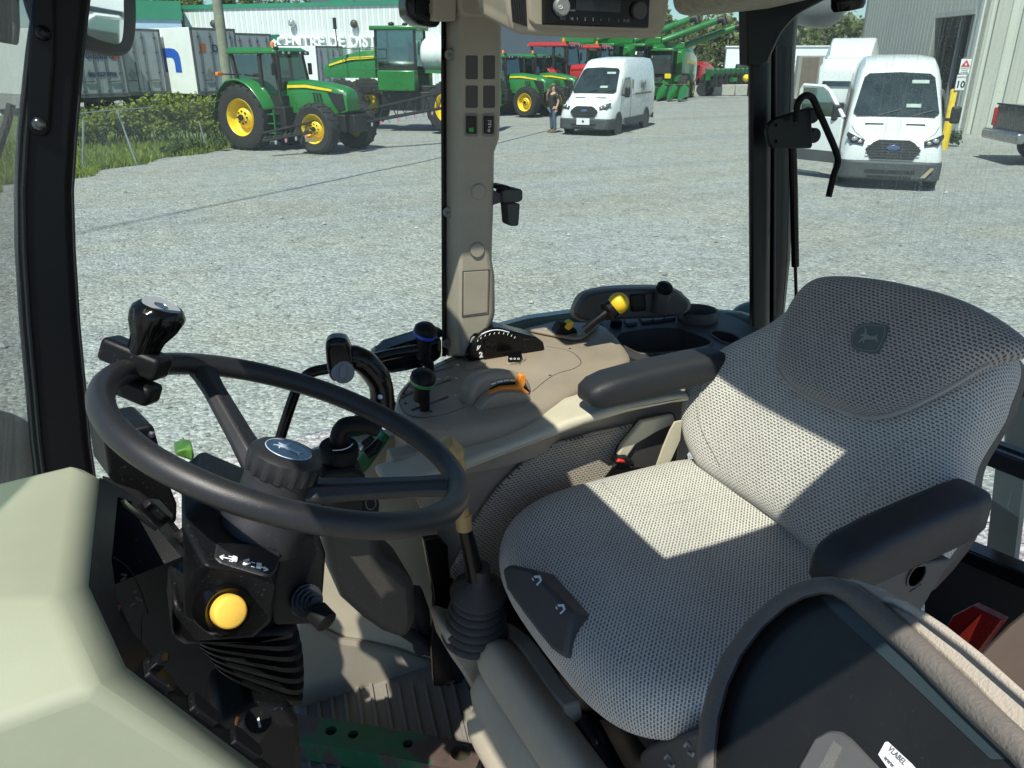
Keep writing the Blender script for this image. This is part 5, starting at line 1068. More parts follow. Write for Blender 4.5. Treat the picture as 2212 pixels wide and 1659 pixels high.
skinned('shirt', [(0,0,.86,.185,.152),(0,0,1.06,.182,.138),(0,0,1.26,.192,.130),(0,0,1.42,.185,.115),(.0,0,1.49,.078),(0,.195,1.40,.080),(-.03,.235,1.25,.066),(0,-.195,1.40,.080),(.06,-.245,1.28,.066)], [(0,1),(1,2),(2,3),(3,4),(3,5),(5,6),(3,7),(7,8)], M_shirt, pe)
b = B(); b.sph((.02, 0, 1.765), .098, 16, 8, (1.05, .92, .75)); b.prism([(.08,-.07,1.755),(.19,-.045,1.74),(.20,0,1.738),(.19,.045,1.74),(.08,.07,1.755)], (0, 0, .012)); b.obj('cap', M_cap, pe, local=True)
b = B(); b.sph((.115, 0, 1.64), .016, 8, 6, (1, .8, 1.5)); b.sph((.085, .03, 1.665), .012, 8, 6); b.sph((.085, -.03, 1.665), .012, 8, 6); b.box((.10, 0, 1.595), (.01, .05, .008)); b.obj('face', plas('skin_dark', (.30, .15, .10), .6), pe, local=True)
for s_, (hx, hy, hz), dr in ((1, (.09, .27, .85), (0.15, 0, -1)), (-1, (.175, -.09, 1.55), (-.25, .35, .8))):
    b = B(); d = Vector(dr).normalized(); sd = d.cross(Vector((1, .2, 0))).normalized(); pm = Vector((hx, hy, hz))
    for k in range(4): o_ = pm+sd*(k-1.5)*.021; ln = (.075, .085, .082, .065)[k]; b.tube([o_, o_+d*ln*.5+Vector((.006, 0, 0)), o_+d*ln+Vector((.022, 0, 0))], [.010, .009, .007], 6)
    b.tube([pm-sd*.035-d*.03, pm-sd*.058+d*.02, pm-sd*.055+d*.05], [.012, .010, .008], 6); b.obj('hand', M_skin, pe, local=True)
for hx, hy in ((.07, .133), (.01, -.15)): B().loft([[(hx+x, hy+y, z) for x, y in ((-.12,-.04),(-.10,-.052),(.06,-.055),(.17,-.04),(.19,0),(.17,.04),(.06,.055),(-.10,.052),(-.12,.04))] for z in (0, .05)]+[[(hx-.03+x*.62, hy+y*.9, .12) for x, y in ((-.12,-.04),(-.10,-.052),(.06,-.055),(.17,-.04),(.19,0),(.17,.04),(.06,.055),(-.10,.052),(-.12,.04))]]).obj('boot', M_boot, pe, local=True, bev=.01)
# ================================================================ TRACTORS
def tractor(label, xc, yc, dx, dy, paint, rim, stripe, s=1., name='green_tractor', group=None, detail=True):
    t = thing(name, label, 'tractor', ext(xc, yc), yaw(dx, dy), group)
    def P(b, nm, m, **k): return b.obj(nm, m, t, local=True, xf=Matrix.Scale(s, 4), **k)
    def wh(c, r, w, rr, l): return wheel(t, Vector(c)*s, r*s, w*s, rim, rr, l)
    for sy in (1, -1):
        wh((0, sy*.95, .97), .97, .62, .56, 20); wh((2.72, sy*.90, .72), .72, .48, .58, 18)
        fo_ = [(-.98+.0, 1.25), (-.80, 1.72), (-.42, 2.02), (.05, 2.08), (.50, 1.90), (.85, 1.55), (1.0, 1.28)]
        fo2 = crv([(x, z) for x, z in fo_], 4)
        b = B(); b.loft([[(x, sy*.62, z), (x, sy*1.22, z), (x, sy*1.24, z-.04), (x, sy*1.22, z-.06), (x, sy*.62, z-.04)] for x, z in [tuple(p) for p in fo2]]); P(b, 'fender', paint, smooth=60)
    b = B(); hs = [(1.25,1.12,2.02,.42),(1.8,1.10,2.05,.42),(2.5,1.10,1.99,.40),(3.0,1.12,1.90,.37),(3.28,1.15,1.82,.33),(3.40,1.2,1.72,.28)]
    b.loft([[(x, -w_, z0), (x, -w_*1.02, z0+(z1-z0)*.55), (x, -w_*.92, z1-.10), (x, -w_*.72, z1-.015), (x, 0, z1+.01), (x, w_*.72, z1-.015), (x, w_*.92, z1-.10), (x, w_*1.02, z0+(z1-z0)*.55), (x, w_, z0)] for x, z0, z1, w_ in hs]); P(b, 'bonnet', paint, smooth=50)
    for sy in (1, -1):
        b = B(); b.prism([(1.30,sy*.418,1.90),(2.0,sy*.412,1.92),(2.95,sy*.372,1.80),(2.95,sy*.378,1.74),(2.0,sy*.425,1.84),(1.30,sy*.43,1.82)], (0, sy*.012, 0)); P(b, 'side_stripe', stripe)
        b = B(); b.prism([(2.80,sy*.40,1.72),(3.30,sy*.325,1.68),(3.36,sy*.31,1.25),(3.15,sy*.365,1.18),(2.95,sy*.395,1.45)], (0, sy*.015, 0)); P(b, 'side_grille', M_dk)
        b = B()
        for k in range(3): b.prism([(2.25+k*.12,sy*.42,1.70),(2.31+k*.12,sy*.418,1.70),(2.37+k*.12,sy*.42,1.45),(2.31+k*.12,sy*.422,1.45)], (0, sy*.012, 0))
        P(b, 'bonnet_louver', M_dk)
        b = B(); b.sph((3.33, sy*.20, 1.66), .11, 10, 8, (.5, 1, .7)); P(b, 'headlight', M_hl)
    b = B(); b.box((1.5, 0, .95), (3.2, .55, .62)); b.box((3.1, 0, .85), (.5, .75, .5)); b.box((2.72, 0, .72), (.22, 1.5, .22)); b.box((0, 0, .97), (.35, 1.5, .4)); b.box((1.15, -.55, 1.0), (.55, .5, .6)); b.box((1.15, .55, 1.0), (.55, .5, .6)); P(b, 'chassis', M_dk, bev=.03)
    b = B(); b.box((3.55, 0, .85), (.22, .62, .5)); P(b, 'front_weight', M_dk, bev=.03)
    # cab
    CP = {'a': [(1.28,1.35),(1.05,2.78)], 'b': [(.55,1.30),(.52,2.78)], 'c': [(-.42,1.95),(-.62,2.78)]}
    b = B()
    for sy in (1, -1):
        for nm_, r_ in (('a', .045), ('b', .06), ('c', .06)): (x0, z0), (x1, z1) = CP[nm_]; b.tube([(x0, sy*.72, z0), (x1, sy*.66, z1)], r_, 6)
        b.box((.45, sy*.70, 1.42), (1.7, .06, .30))
    b.box((.95, 0, 1.35), (.75, 1.4, .5)); b.box((-.5, 0, 1.7), (.12, 1.4, .5)); P(b, 'cab_frame', M_dk, bev=.0)
    b = B()
    for sy in (1, -1): b.prism([(1.22,sy*.70,1.45),(1.06,sy*.655,2.75),(-.56,sy*.655,2.75),(-.40,sy*.71,1.70),(.3,sy*.71,1.45)], (0, .01, 0))
    b.prism([(1.26,-.70,1.45),(1.26,.70,1.45),(1.06,.64,2.75),(1.06,-.64,2.75)], (.01, 0, 0)); b.prism([(-.44,-.70,1.9),(-.44,.70,1.9),(-.60,.64,2.75),(-.60,-.64,2.75)], (-.01, 0, 0)); P(b, 'cab_glass', M_cgl, smooth=0)
    b = B(); b.box((.05, 0, 1.62), (.45, .5, .14)); b.box((-.20, 0, 1.95), (.14, .5, .65)); b.tube([(.95,0,1.55),(.70,0,1.95)], .05, 8); b.lathe([(.18, 0), (.20, .02), (.18, .04)], (.68, 0, 1.97), (-.4, 0, 1), 16); P(b, 'cab_seat', M_dk, bev=.03)
    b = B(); b.loft([[(-.85,-.62,z),(-.70,-.78,z),(1.15,-.76,z),(1.32,-.58,z),(1.32,.58,z),(1.15,.76,z),(-.70,.78,z),(-.85,.62,z)] for z in (2.78, 2.86)]+[[(-.78,-.55,2.97),(-.62,-.66,2.97),(1.05,-.64,2.95),(1.15,-.5,2.95),(1.15,.5,2.95),(1.05,.64,2.95),(-.62,.66,2.97),(-.78,.55,2.97)]]); P(b, 'cab_roof', paint, bev=.02)
    b = B(); b.box((1.27, 0, 2.80), (.12, 1.35, .11)); P(b, 'light_bar', M_dk, bev=.02)
    b = B()
    for y in (-.5, -.25, .25, .5): b.sph((1.34, y, 2.80), .055, 8, 6, (.5, 1, .8))
    P(b, 'work_lamp', M_hl)
    b = B(); b.tube([(1.05,-.50,1.3),(1.18,-.62,1.9),(1.18,-.62,2.98)], .075, 10); P(b, 'exhaust_stack', M_dk)
    b = B(); b.lathe([(.06, 0), (.06, .10), (.04, .15), (0, .15)], (.9, -.45, 2.97), Z3, 10); P(b, 'beacon', M_amb)
    for sy in (1, -1):
        b = B(); b.tube([(-.2, sy*.75, 2.2), (-.35, sy*1.1, 2.2), (-.4, sy*1.45, 2.22)], .022, 6); P(b, 'lamp_arm', M_dk)
        b = B(); b.box((-.4, sy*1.45, 2.22), (.10, .22, .11)); P(b, 'marker_lamp', M_amb, bev=.02)
        b = B(); b.box((1.18, sy*.82, 2.35), (.05, .16, .34)); P(b, 'mirror', M_dk, bev=.02)
    if detail:
        b = B()
        for sy in (-1, 1):
            for z in (.55, .82, 1.09): b.box((1.02, sy*.92, z), (.42, .30, .035))
            for x in (.82, 1.22): b.box((x, sy*1.05, .85), (.035, .05, .75))
        P(b, 'step_ladder', paint, bev=.005)
    return t
tractor('green tractor with yellow wheels parked beside the hedge, facing the sprayer', -7.95, 26.8, math.cos(R(27)), -math.sin(R(27)), M_jg, M_jy, M_jy, 1.02)
tractor('green tractor parked between the red tractor and the pillar, its bonnet toward the van', -.9, 43.5, .80, -.60, M_jg, M_jy, M_jy, 1.0, group='tractors parked beyond the van')
tractor('green tractor half hidden behind the standing person', .6, 45.2, .82, -.57, M_jg, M_jy, M_jy, 1.0, group='tractors parked beyond the van')
tractor('red tractor with tall cab and exhaust parked behind the white van roof', 2.1, 46.5, .85, -.5, M_rd, M_rim, M_rl, 1.2, name='red_tractor', group='tractors parked beyond the van')
tractor('red tractor further along the row, only its cab roof clear of the van', 4.3, 50.5, .85, -.5, M_rd, M_rim, M_rl, 1.18, name='red_tractor', group='tractors parked beyond the van')
# ================================================================ SPRAYER
sp_ = thing('field_sprayer', 'tall green self propelled sprayer with white tank and yellow wheels behind the tractor', 'sprayer', ext(-4.35, 33.5), yaw(-.985, .17))
def P(b, nm, m, **k): return b.obj(nm, m, sp_, local=True, **k)
for x in (2.1, -2.3):
    for sy in (1, -1): wheel(sp_, (x, sy*1.45, .98), .98, .42, M_jy, .62, 20)
b = B(); b.loft([[(x, -w_, z0), (x, -w_*1.02, z0+(z1-z0)*.6), (x, -w_*.7, z1-.03), (x, 0, z1), (x, w_*.7, z1-.03), (x, w_*1.02, z0+(z1-z0)*.6), (x, w_, z0)] for x, z0, z1, w_ in ((.95,2.0,3.05,.55),(1.8,2.0,2.98,.55),(2.6,2.0,2.78,.50),(3.15,2.05,2.5,.40))]); P(b, 'bonnet', M_jg, smooth=50)
for sy in (1, -1):
    b = B(); b.prism([(.98,sy*.575,2.82),(2.0,sy*.57,2.76),(2.9,sy*.49,2.5),(2.9,sy*.495,2.44),(2.0,sy*.585,2.66),(.98,sy*.59,2.72)], (0, sy*.012, 0)); P(b, 'side_stripe', M_jy)
    b = B(); b.box((-.1, sy*1.05, 1.92), (1.5, .55, .75)); P(b, 'side_tank', M_jg, bev=.05)
    b = B()
    for z in (2.35, 2.75, 3.1): b.tube([(.6, sy*1.3, z), (2.6, sy*1.25, z-.05)], .016, 5)
    for x in (.6, 1.3, 2.0, 2.6): b.tube([(x, sy*1.28, 2.0), (x, sy*1.28, 3.08)], .016, 5)
    P(b, 'hand_rail', M_jg)
    b = B(); b.box((-1.9, sy*.95, 2.25), (1.4, .2, .12)); P(b, 'deck', M_jg)
b = B(); b.box((-.2, 0, 1.55), (5.2, .95, .35)); b.box((2.1, 0, 1.45), (.3, 2.9, .3)); b.box((-2.3, 0, 1.45), (.3, 2.9, .3)); b.box((-.6, 0, 1.15), (2.6, 1.6, .7)); P(b, 'chassis', M_dk, bev=.03)
b = B()
for sy in (1, -1):
    for x, l in ((.85, .0), (-.75, 0)): b.tube([(x, sy*.75, 2.1), (x*.97, sy*.70, 3.75)], .055, 6)
    b.box((.05, sy*.76, 2.25), (1.6, .05, .35))
P(b, 'cab_frame', M_dk)
b = B()
for sy in (1, -1): b.prism([(.83,sy*.74,2.3),(.80,sy*.69,3.72),(-.72,sy*.69,3.72),(-.73,sy*.74,2.3)], (0, .01, 0))
b.prism([(.84,-.74,2.3),(.84,.74,2.3),(.81,.69,3.72),(.81,-.69,3.72)], (.01, 0, 0)); P(b, 'cab_glass', M_cgl, smooth=0)
b = B(); b.box((-.15, 0, 2.55), (.5, .55, .14)); b.box((-.40, 0, 2.95), (.16, .55, .75)); P(b, 'cab_seat', M_dk, bev=.04)
b = B(); b.box((.08, 0, 3.80), (1.95, 1.62, .16)); P(b, 'cab_roof', M_jg, bev=.05)
b = B(); b.sph((.3, .3, 3.95), .13, 10, 8, (1, 1, .6)); b.sph((-.1, -.2, 3.95), .12, 10, 8, (1, 1, .6)); b.tube([(2.2,1.2,3.0),(2.25,1.2,4.1)], .02, 5); b.box((2.25, 1.2, 3.95), (.1, .12, .4)); P(b, 'aerial', M_dk)
b = B(); rings = []
for x, k in ((-.95,.80),(-1.05,.93),(-1.3,1),(-1.65,1.02),(-1.7,.98),(-1.75,1.02),(-2.2,1.02),(-2.25,.98),(-2.3,1.02),(-2.9,1.),(-3.1,.93),(-3.2,.8)):
    rings.append([(x, .98*k*math.cos(a), 2.85+.68*k*math.sin(a)) for a in [2*math.pi*q/24 for q in range(24)]])
b.loft(rings); b.lathe([(.3, 0), (.3, .14), (.12, .2), (.12, .28)], (-1.9, 0, 3.5), Z3, 20); P(b, 'tank', plas('tank_white', (.72, .74, .72), .4, var=.05), smooth=50)
b = B(); b.box((-3.6, 0, 1.8), (.3, 2.2, 1.5)); P(b, 'rear_frame', M_dk, bev=.03)
b = B()
for k in range(8): b.tube([(.3+k*.35, 1.32, 1.1+.05*k), (.55+k*.3, 1.3, 1.45)], .03, 5); b.sph((.2+k*.3, 1.35, 1.35+.1*(k % 3)), .05, 6, 5)
P(b, 'hose', M_dk)
# boom
bm = thing('spray_boom', 'long dark truss boom with pink nozzle caps folded low in front of the tractor wheels', 'spray boom', extpx(760, 270, 24.))
bA, bB_ = extpx(568, 305, 23.8), extpx(965, 232, 27.5); bC = extpx(965, 198, 27.5); bA2 = bA+Vector((0, 0, .22))
b = B(); b.tube([bA, bB_], .045, 6); b.tube([bA2, bC], .04, 6); b.tube([bA+Vector((.1, .25, .05)), bB_+Vector((.1, .25, 0))], .04, 6)
for k in range(20):
    f, f2 = k/20, (k+1)/20
    b.tube([bA+(bB_-bA)*f, bA2+(bC-bA2)*(f+.025)], .016, 4); b.tube([bA2+(bC-bA2)*(f+.025), bA+(bB_-bA)*f2], .016, 4)
b.obj('truss', M_dk, bm)
M_pink = plas('nozzle_pink', (.65, .25, .35), .5)
pr = None
for k in range(18):
    p = bA+(bB_-bA)*(.06+k*.05); bb = B(); bb.lathe([(.03, 0), (.045, -.05), (.03, -.12), (.0, -.13)], p-Z3*.03, Z3, 8); bb.obj('nozzle', M_pink if k % 2 else M_hl, bm)
# ================================================================ COMBINES
def combine(label, xc, yc, dx, dy, paint, aug=1, head=None, name='combine_harvester', group='harvesters in a row by the trees'):
    t = thing(name, label, 'combine harvester', ext(xc, yc), yaw(dx, dy), group)
    def P(b, nm, m, **k): return b.obj(nm, m, t, local=True, **k)
    b = B(); b.loft([[(x, -w_, z0), (x, -w_, z1-.25), (x, -w_+.15, z1), (x, w_-.15, z1), (x, w_, z1-.25), (x, w_, z0)] for x, z0, z1, w_ in ((.9,1.3,3.5,1.35),(.2,1.1,3.75,1.5),(-2.5,1.1,3.75,1.5),(-4.4,1.3,3.3,1.45),(-5.4,1.5,2.6,1.3))]); P(b, 'body', paint, smooth=30, bev=.04)
    b = B(); b.box((-.9, 0, 3.95), (2.4, 2.6, .45)); P(b, 'grain_tank', paint, bev=.05)
    b = B(); b.prism([(1.0,-.85,1.9),(2.35,-.8,1.9),(2.6,-.8,3.0),(2.3,-.8,3.5),(1.0,-.85,3.55)], (0, 1.62, 0)); P(b, 'cab_glass', M_wgl, bev=.04)
    b = B(); b.box((1.7, 0, 3.62), (1.9, 1.9, .2)); P(b, 'cab_roof', paint, bev=.06)
    b = B()
    for sy in (1, -1): b.tube([(2.42, sy*.82, 1.9), (2.52, sy*.82, 3.0), (2.3, sy*.82, 3.52)], .05, 5); b.tube([(1.0, sy*.86, 1.9), (1.0, sy*.86, 3.55)], .06, 5)
    P(b, 'cab_frame', M_dk)
    for sy in (1, -1):
        wheel(t, (.4, sy*1.55, .95), .95, .7, M_jy if paint is M_jg else M_rim, .5, 16); wheel(t, (-3.6, sy*1.3, .65), .65, .45, M_jy if paint is M_jg else M_rim, .5, 14)
        b = B(); b.prism([(-.2,sy*1.52,2.7),(-.2,sy*1.52,2.95),(-3.8,sy*1.5,2.7),(-3.8,sy*1.5,2.5)], (0, sy*.02, 0)); P(b, 'side_stripe', M_jy if paint is M_jg else M_dk)
    b = B(); b.prism([(1.0,-.7,1.9),(2.9,-.7,1.1),(2.9,-.7,.5),(1.0,-.7,1.0)], (0, 1.4, 0)); P(b, 'feeder_house', paint, bev=.03)
    b = B(); b.box((2.42, .62, 1.75), (.08, .5, .35)); P(b, 'front_marker', M_jy, bev=.02)
    if aug:
        b = B(); b.tube([(.1, 1.0, 3.5), (-.3, 1.25, 3.95), (-1.0, 5.0, 5.25)], [.22, .24, .22], 12); a_ = P(b, 'unload_auger', paint)
        b = B(); b.tube([(-1., 4.9, 5.22), (-1.05, 5.3, 5.3), (-1.05, 5.45, 4.95)], [.25, .27, .22], 10); q = P(b, 'spout', M_dk); q.parent = a_
    if head == 'corn':
        for k in range(4):
            y = -.4+k*.84; b = B(); b.loft([[(2.9,y-.38,.35),(2.9,y-.36,1.0),(2.9,y,1.25),(2.9,y+.36,1.0),(2.9,y+.38,.35)],[(3.7,y-.3,.30),(3.7,y-.26,.75),(3.7,y,.95),(3.7,y+.26,.75),(3.7,y+.3,.30)],[(4.9,y-.06,.12),(4.9,y-.05,.2),(4.9,y,.24),(4.9,y+.05,.2),(4.9,y+.06,.12)]]); P(b, 'snout', paint, smooth=50)
        b = B(); b.box((2.8, .8, .75), (.4, 3.4, .9)); P(b, 'header_frame', M_dk, bev=.04)
    b = B(); b.box((1.7, -1.2, 1.4), (.5, .5, .06)); b.tube([(1.9,-1.45,.5),(1.5,-1.3,1.9),(1.5,-1.3,2.7)], .03, 5); P(b, 'ladder', M_dk)
    return t
cd_ = (-.15, -.99)
combine('green combine nearest the van roof, its raised auger lowest in the row', 4.6, 58.5, -.50, -.86, M_jg)
combine('green combine with raised auger next after the one by the van roof', 7.4, 60., -.50, -.86, M_jg)
combine('green combine with raised auger between its two neighbours behind the corn header', 9.6, 61.5, -.46, -.88, M_jg)
c4_ = combine('green combine with the tallest auger and a corn header of long snouts on the gravel', 11.4, 61.5, -.40, -.92, M_jg, 1, 'corn')
c4_.scale = (.9, .9, .92)
rc_ = combine('red combine beyond the green row, beside the folded planter', 21.2, 96., -.6, -.8, M_rd, 0, name='red_combine')
rc_.scale = (.6, .6, .6)
# folded planter
M_jgd = plas('dull_green', (.015, .10, .03), .5, var=.3, vscale=3)
pl_ = thing('folded_planter', 'long green folded planter with black tyres and seed boxes beyond the corn header', 'planter', ext(17.5, 66.))
b = B(); b.box(ext(17.5, 66, 1.25), (.4, .4, .3)); pA, pB = ext(15.2, 65, 0), ext(21.5, 75, 0); dr_ = (pB-pA).normalized(); nr = Vector((-dr_.y, dr_.x, 0))
b.prism([pA+Z3*1.2-nr*.15, pB+Z3*1.2-nr*.15, pB+Z3*1.5-nr*.15, pA+Z3*1.5-nr*.15], nr*.3); b.obj('toolbar', M_jg, pl_)
for k in range(9):
    c = pA+(pB-pA)*(k+.5)/9; rot = Matrix.Rotation(math.atan2(dr_.y, dr_.x), 3, 'Z')
    B().box(c+Z3*1.75, (.6, .7, .6), rot).obj('seed_box', M_jgd, pl_, bev=.08)
    B().box(c+Z3*1.2, (.25, 1.1, 1.0), rot).obj('row_unit', M_dk, pl_, bev=.03)
    b = B(); b.lathe([(.2, -.12), (.46, -.14), (.5, 0), (.46, .14), (.2, .12)], c+Z3*.5-nr*.55*(-1 if nr.y > 0 else 1), dr_, 20); b.obj('tyre', M_tyre, pl_)
hd_ = thing('yellow_lamp_post', 'pair of small yellow round parts standing by the concrete blocks', 'machine part', ext(18.9, 66.))
b = B(); b.sph(ext(18.5, 66, 1.35), .28, 10, 8); b.sph(ext(19.2, 66.3, 1.4), .24, 10, 8); b.obj('cover', M_jy, hd_); b = B(); b.tube([ext(18.8, 66.1, 0), ext(18.8, 66.1, 1.3)], .08, 6); b.obj('post', M_dk, hd_)
gh = thing('green_header', 'green crop header seen beside the black rear pillar in front of the white building', 'crop header', ext(22., 74.))
b = B(); gA, gB_ = extpx(1588, 170, 74.), extpx(1660, 172, 74.); b.prism([gA+Z3*(-gA.z+.5), gB_+Z3*(-gB_.z+.5), gB_+Z3*(-gB_.z+1.7), gA+Z3*(-gA.z+1.5)], (.4, .9, 0)); b.obj('trough', M_jg, gh, bev=.1)
b = B(); b.tube([Vector((gA.x, gA.y, 2.0)), Vector((gB_.x, gB_.y, 2.2))], .35, 10); b.obj('reel', M_dk, gh)
M_conc = plas('concrete', (.42, .41, .37), .85, .4, 20, var=.15, vscale=2)
for k in range(4):
    c = ext(17.0+k*2.05, 67.5+k*.35, .42); o = B().box(c, (2.0, .75, .82), Matrix.Rotation(yaw(.985, .17), 3, 'Z')).obj('concrete_block', M_conc, bev=.04)
    tag(o, ['pale concrete block lying under the planter tyres', 'pale concrete block second from the planter end of the row', 'pale concrete block in the row before the white shed', 'pale concrete block beside the black rear pillar'][k], 'concrete block', 'concrete blocks at the yard edge')
# ================================================================ TRAILERS
M_tw = plas('trailer_white', (.82, .83, .82), .45, var=.06, vscale=1.5)
M_tg = plas('trailer_door_grey', (.33, .35, .37), .4, var=.14, vscale=1.2)
M_td = plas('trailer_trim', (.10, .105, .11), .5, var=.3, vscale=2)
M_blue2 = plas('logo_blue', (.01, .10, .50), .4); M_navy = plas('logo_navy', (.02, .03, .12), .5); M_orl = plas('logo_orange', (.45, .12, .03), .5); M_rlg = plas('logo_red', (.5, .03, .04), .5)
TD = Vector((-.82*CY+.57*SY, .82*SY+.57*CY, 0)).normalized()     # from the doors toward the nose
TW = Vector((TD.y, -TD.x, 0))                                    # along the doors, to the photo's right
def trailer(label, px, yc, ztop=4.1, txt=None, logo=None, wdt=2.55, ln=14., td=None):
    p = extpx(px, 130, yc); p.z = 0
    t = thing('semi_trailer', label, 'trailer', p, yaw(*td) if td else math.atan2(TD.y, TD.x), 'trailers parked in a row behind the hedge')
    # local: +x toward nose, -y along doors to the photo's right
    def P(b, nm, m, **k): return b.obj(nm, m, t, local=True, **k)
    P(B().box((ln/2, -wdt/2, (ztop+1.1)/2), (ln, wdt, ztop-1.1)), 'box_body', M_tw, bev=.03)
    b = B(); 
    for y in (-.05, -wdt+.05): b.box((-.02, y, (ztop+1.1)/2), (.08, .10, ztop-1.1))
    b.box((-.02, -wdt/2, ztop-.06), (.08, wdt, .12)); b.box((-.02, -wdt/2, 1.14), (.10, wdt, .14)); P(b, 'rear_frame', M_td)
    for k in (0, 1):
        d = P(B().box((-.03, -.10-(wdt-.2)*(.25+.5*k), (ztop+1.12)/2), (.06, (wdt-.2)/2-.02, ztop-1.36)), 'rear_door', M_tg, bev=.008)
        b = B()
        for f in (.22, .78):
            y = -.10-(wdt-.2)*(.5*k+.5*f); b.tube([(-.09, y, 1.2), (-.09, y, ztop-.16)], .022, 6)
            for z in (1.35, 2.1, 3.0, ztop-.4): b.box((-.08, y, z), (.05, .12, .06))
        b.box((-.10, -.10-(wdt-.2)*(.25+.5*k), 1.75), (.04, .5, .05)); q = P(b, 'lock_rod', M_td); q.parent = d
    b = B(); c = Vector((-.068, -wdt*.30, 2.0)); b.prism([c+Vector((0, 0, .30)), c+Vector((0, -.22, 0)), c+Vector((0, 0, -.30)), c+Vector((0, .22, 0))], (.01, 0, 0)); P(b, 'hazard_diamond', plas('placard_grey', (.20, .20, .20), .6), smooth=0)
    b = B(); b.box((2.4, -wdt/2, .95), (2.6, 2.3, .25)); b.box((-.05, -wdt/2, .62), (.1, 2.2, .12)); P(b, 'bogie', M_dk)
    for x in (1.8, 3.1):
        for y in (-.25, -wdt+.25): wheel(t, (x, y, .5), .5, .4, M_rim, .55)
    if logo == 'm':
        def sd(pts): return B().prism([(x, .004, z) for x, z in pts], (0, .01, 0))
        o_ = [(1.05,2.1),(1.05,2.75),(1.15,3.0),(1.4,3.15),(1.75,3.2),(3.9,3.2),(3.9,2.1),(3.4,2.1),(3.4,2.78),(2.75,2.78),(2.75,2.1),(2.2,2.1),(2.2,2.78),(1.8,2.78),(1.62,2.72),(1.55,2.55),(1.55,2.1)]
        P(sd(o_), 'logo', M_blue2, smooth=0)
    if txt:
        for s_, y, z, h, m in txt: text('lettering', s_, h, (-.075, y, z), (0, -1, 0), Z3, m, t, .004, local=True, bold=.01)
    if logo == 'flag': P(B().prism([(-.07,-2.0,3.0),(-.07,-2.3,3.05),(-.07,-2.3,2.72),(-.07,-2.0,2.67)], (.008, 0, 0)), 'logo', M_rlg, smooth=0)
    if logo == 'sq': P(B().prism([(-.07,-.28,3.35),(-.07,-.62,3.35),(-.07,-.62,3.0),(-.07,-.28,3.0)], (.008, 0, 0)), 'logo', M_orl, smooth=0)
    return t
trailer('white trailer with dark lettering and a red flag logo on grey rear doors', 150, 37.3, 4.0, [('oussard', -1.35, 2.85, .42, M_navy), ('855 527 9729', -1.35, 2.05, .24, M_navy)], 'flag')
trailer('white trailer with plain grey doors, second from the black pillar', 246, 39.6, 4.05)
tq = trailer('white trailer with a blue arch logo on its side and orange square on its doors', 418, 40.6, 4.1, [('Dica', -1.5, 3.18, .46, M_navy)], 'm')
B().prism([(-.07,-.35,3.40),(-.07,-.72,3.40),(-.07,-.72,3.0),(-.07,-.35,3.0)], (.008, 0, 0)).obj('logo', M_orl, tq, local=True, smooth=0)
trailer('white trailer behind the wooden pole, its grey doors unlettered', 509, 46.9, 4.05)
trailer('pale trailer further off, above the green tractor roof', 684, 60., 3.6)
trailer('pale trailer farthest along the row, beside the green wall sign', 600, 63., 3.7)
# ================================================================ WAREHOUSES
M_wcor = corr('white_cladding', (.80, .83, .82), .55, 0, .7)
M_wgrn = plas('roof_green', (.03, .22, .13), .45, var=.1, vscale=.5)
M_slate_shade = plas('slate_and_wall_shade', (.115, .14, .175), .6, var=.06, vscale=.2)  # the roof unit's own tone; on the far wall it holds painted shade
def building(name, label, A, Bp, ztop, depth, mat, trimm=None, zt=.28, kind='building'):
    A = Vector((A.x, A.y, 0)); Bp = Vector((Bp.x, Bp.y, 0)); d = (Bp-A).normalized(); n = Vector((-d.y, d.x, 0))
    if n.dot(A) < 0: n = -n
    Lg = (Bp-A).length
    t = thing(name, label, kind, A, math.atan2(d.y, d.x)); s_ = 1 if (Matrix.Rotation(-math.atan2(d.y, d.x), 3, 'Z') @ n).y > 0 else -1
    B().box((Lg/2, s_*depth/2, ztop/2), (Lg, depth, ztop)).obj('wall', mat, t, local=True)
    B().box((Lg/2, s_*depth/2, ztop+zt/2), (Lg+.3, depth+.3, zt)).obj('roof', trimm or mat, t, local=True)
    return t, s_, Lg
wA, wB = extpx(395, 24, 80.), extpx(985, 14, 72.)
wh_, s1, Lw = building('warehouse', 'long white corrugated warehouse with green roof edge and raised sign letters', wA, wB, 7.0, 30., M_wcor, M_wgrn, .35, 'warehouse')
wrot = Matrix.Rotation(wh_.rotation_euler.z, 3, 'Z').inverted()
def wl(px, py, o=-.25):       # a pixel on the warehouse front, in its local frame
    n = (wrot.inverted() @ Vector((0, 1, 0))); p = onpl(px, py, wh_.location, n); q = wrot @ (p-wh_.location); return Vector((q.x, s1*o, q.z))
M_let = plas('sign_letter', (.86, .88, .87), .5, var=.02)
a_, b_ = wl(606, 92), wl(812, 93)
text('lettering', 'CENTRE DE DISTRIBUTION', 1.32, (a_.x-.2, -s1*.28 if s1 < 0 else -.28, a_.z), (1, 0, 0), Z3, M_let, wh_, .14, align='LEFT', local=True, bold=.03)
sg = wl(581, 93); o = B().box((sg.x, -.08*s1, sg.z), (2.4, .12, 1.4)).obj('logo_sign', plas('sign_green', (.01, .13, .08), .5), wh_, local=True)
q = B().prism([(sg.x+x, -.16*s1, sg.z+z) for x, z in ((-.9,-.35),(-.4,-.25),(.2,.05),(.7,.35),(.95,.1),(.5,-.35),(-.2,-.55))], (0, .01, 0)).obj('sign_emblem', M_white, wh_, local=True); q.parent = o
for px, py in ((466, 52), (634, 50), (768, 52)):
    c = wl(px, py); B().sph((c.x, -.3*s1, c.z), .35, 10, 8, (1, .8, 1)).obj('wall_lamp', M_hl if px == 634 else M_dgrey, wh_, local=True)
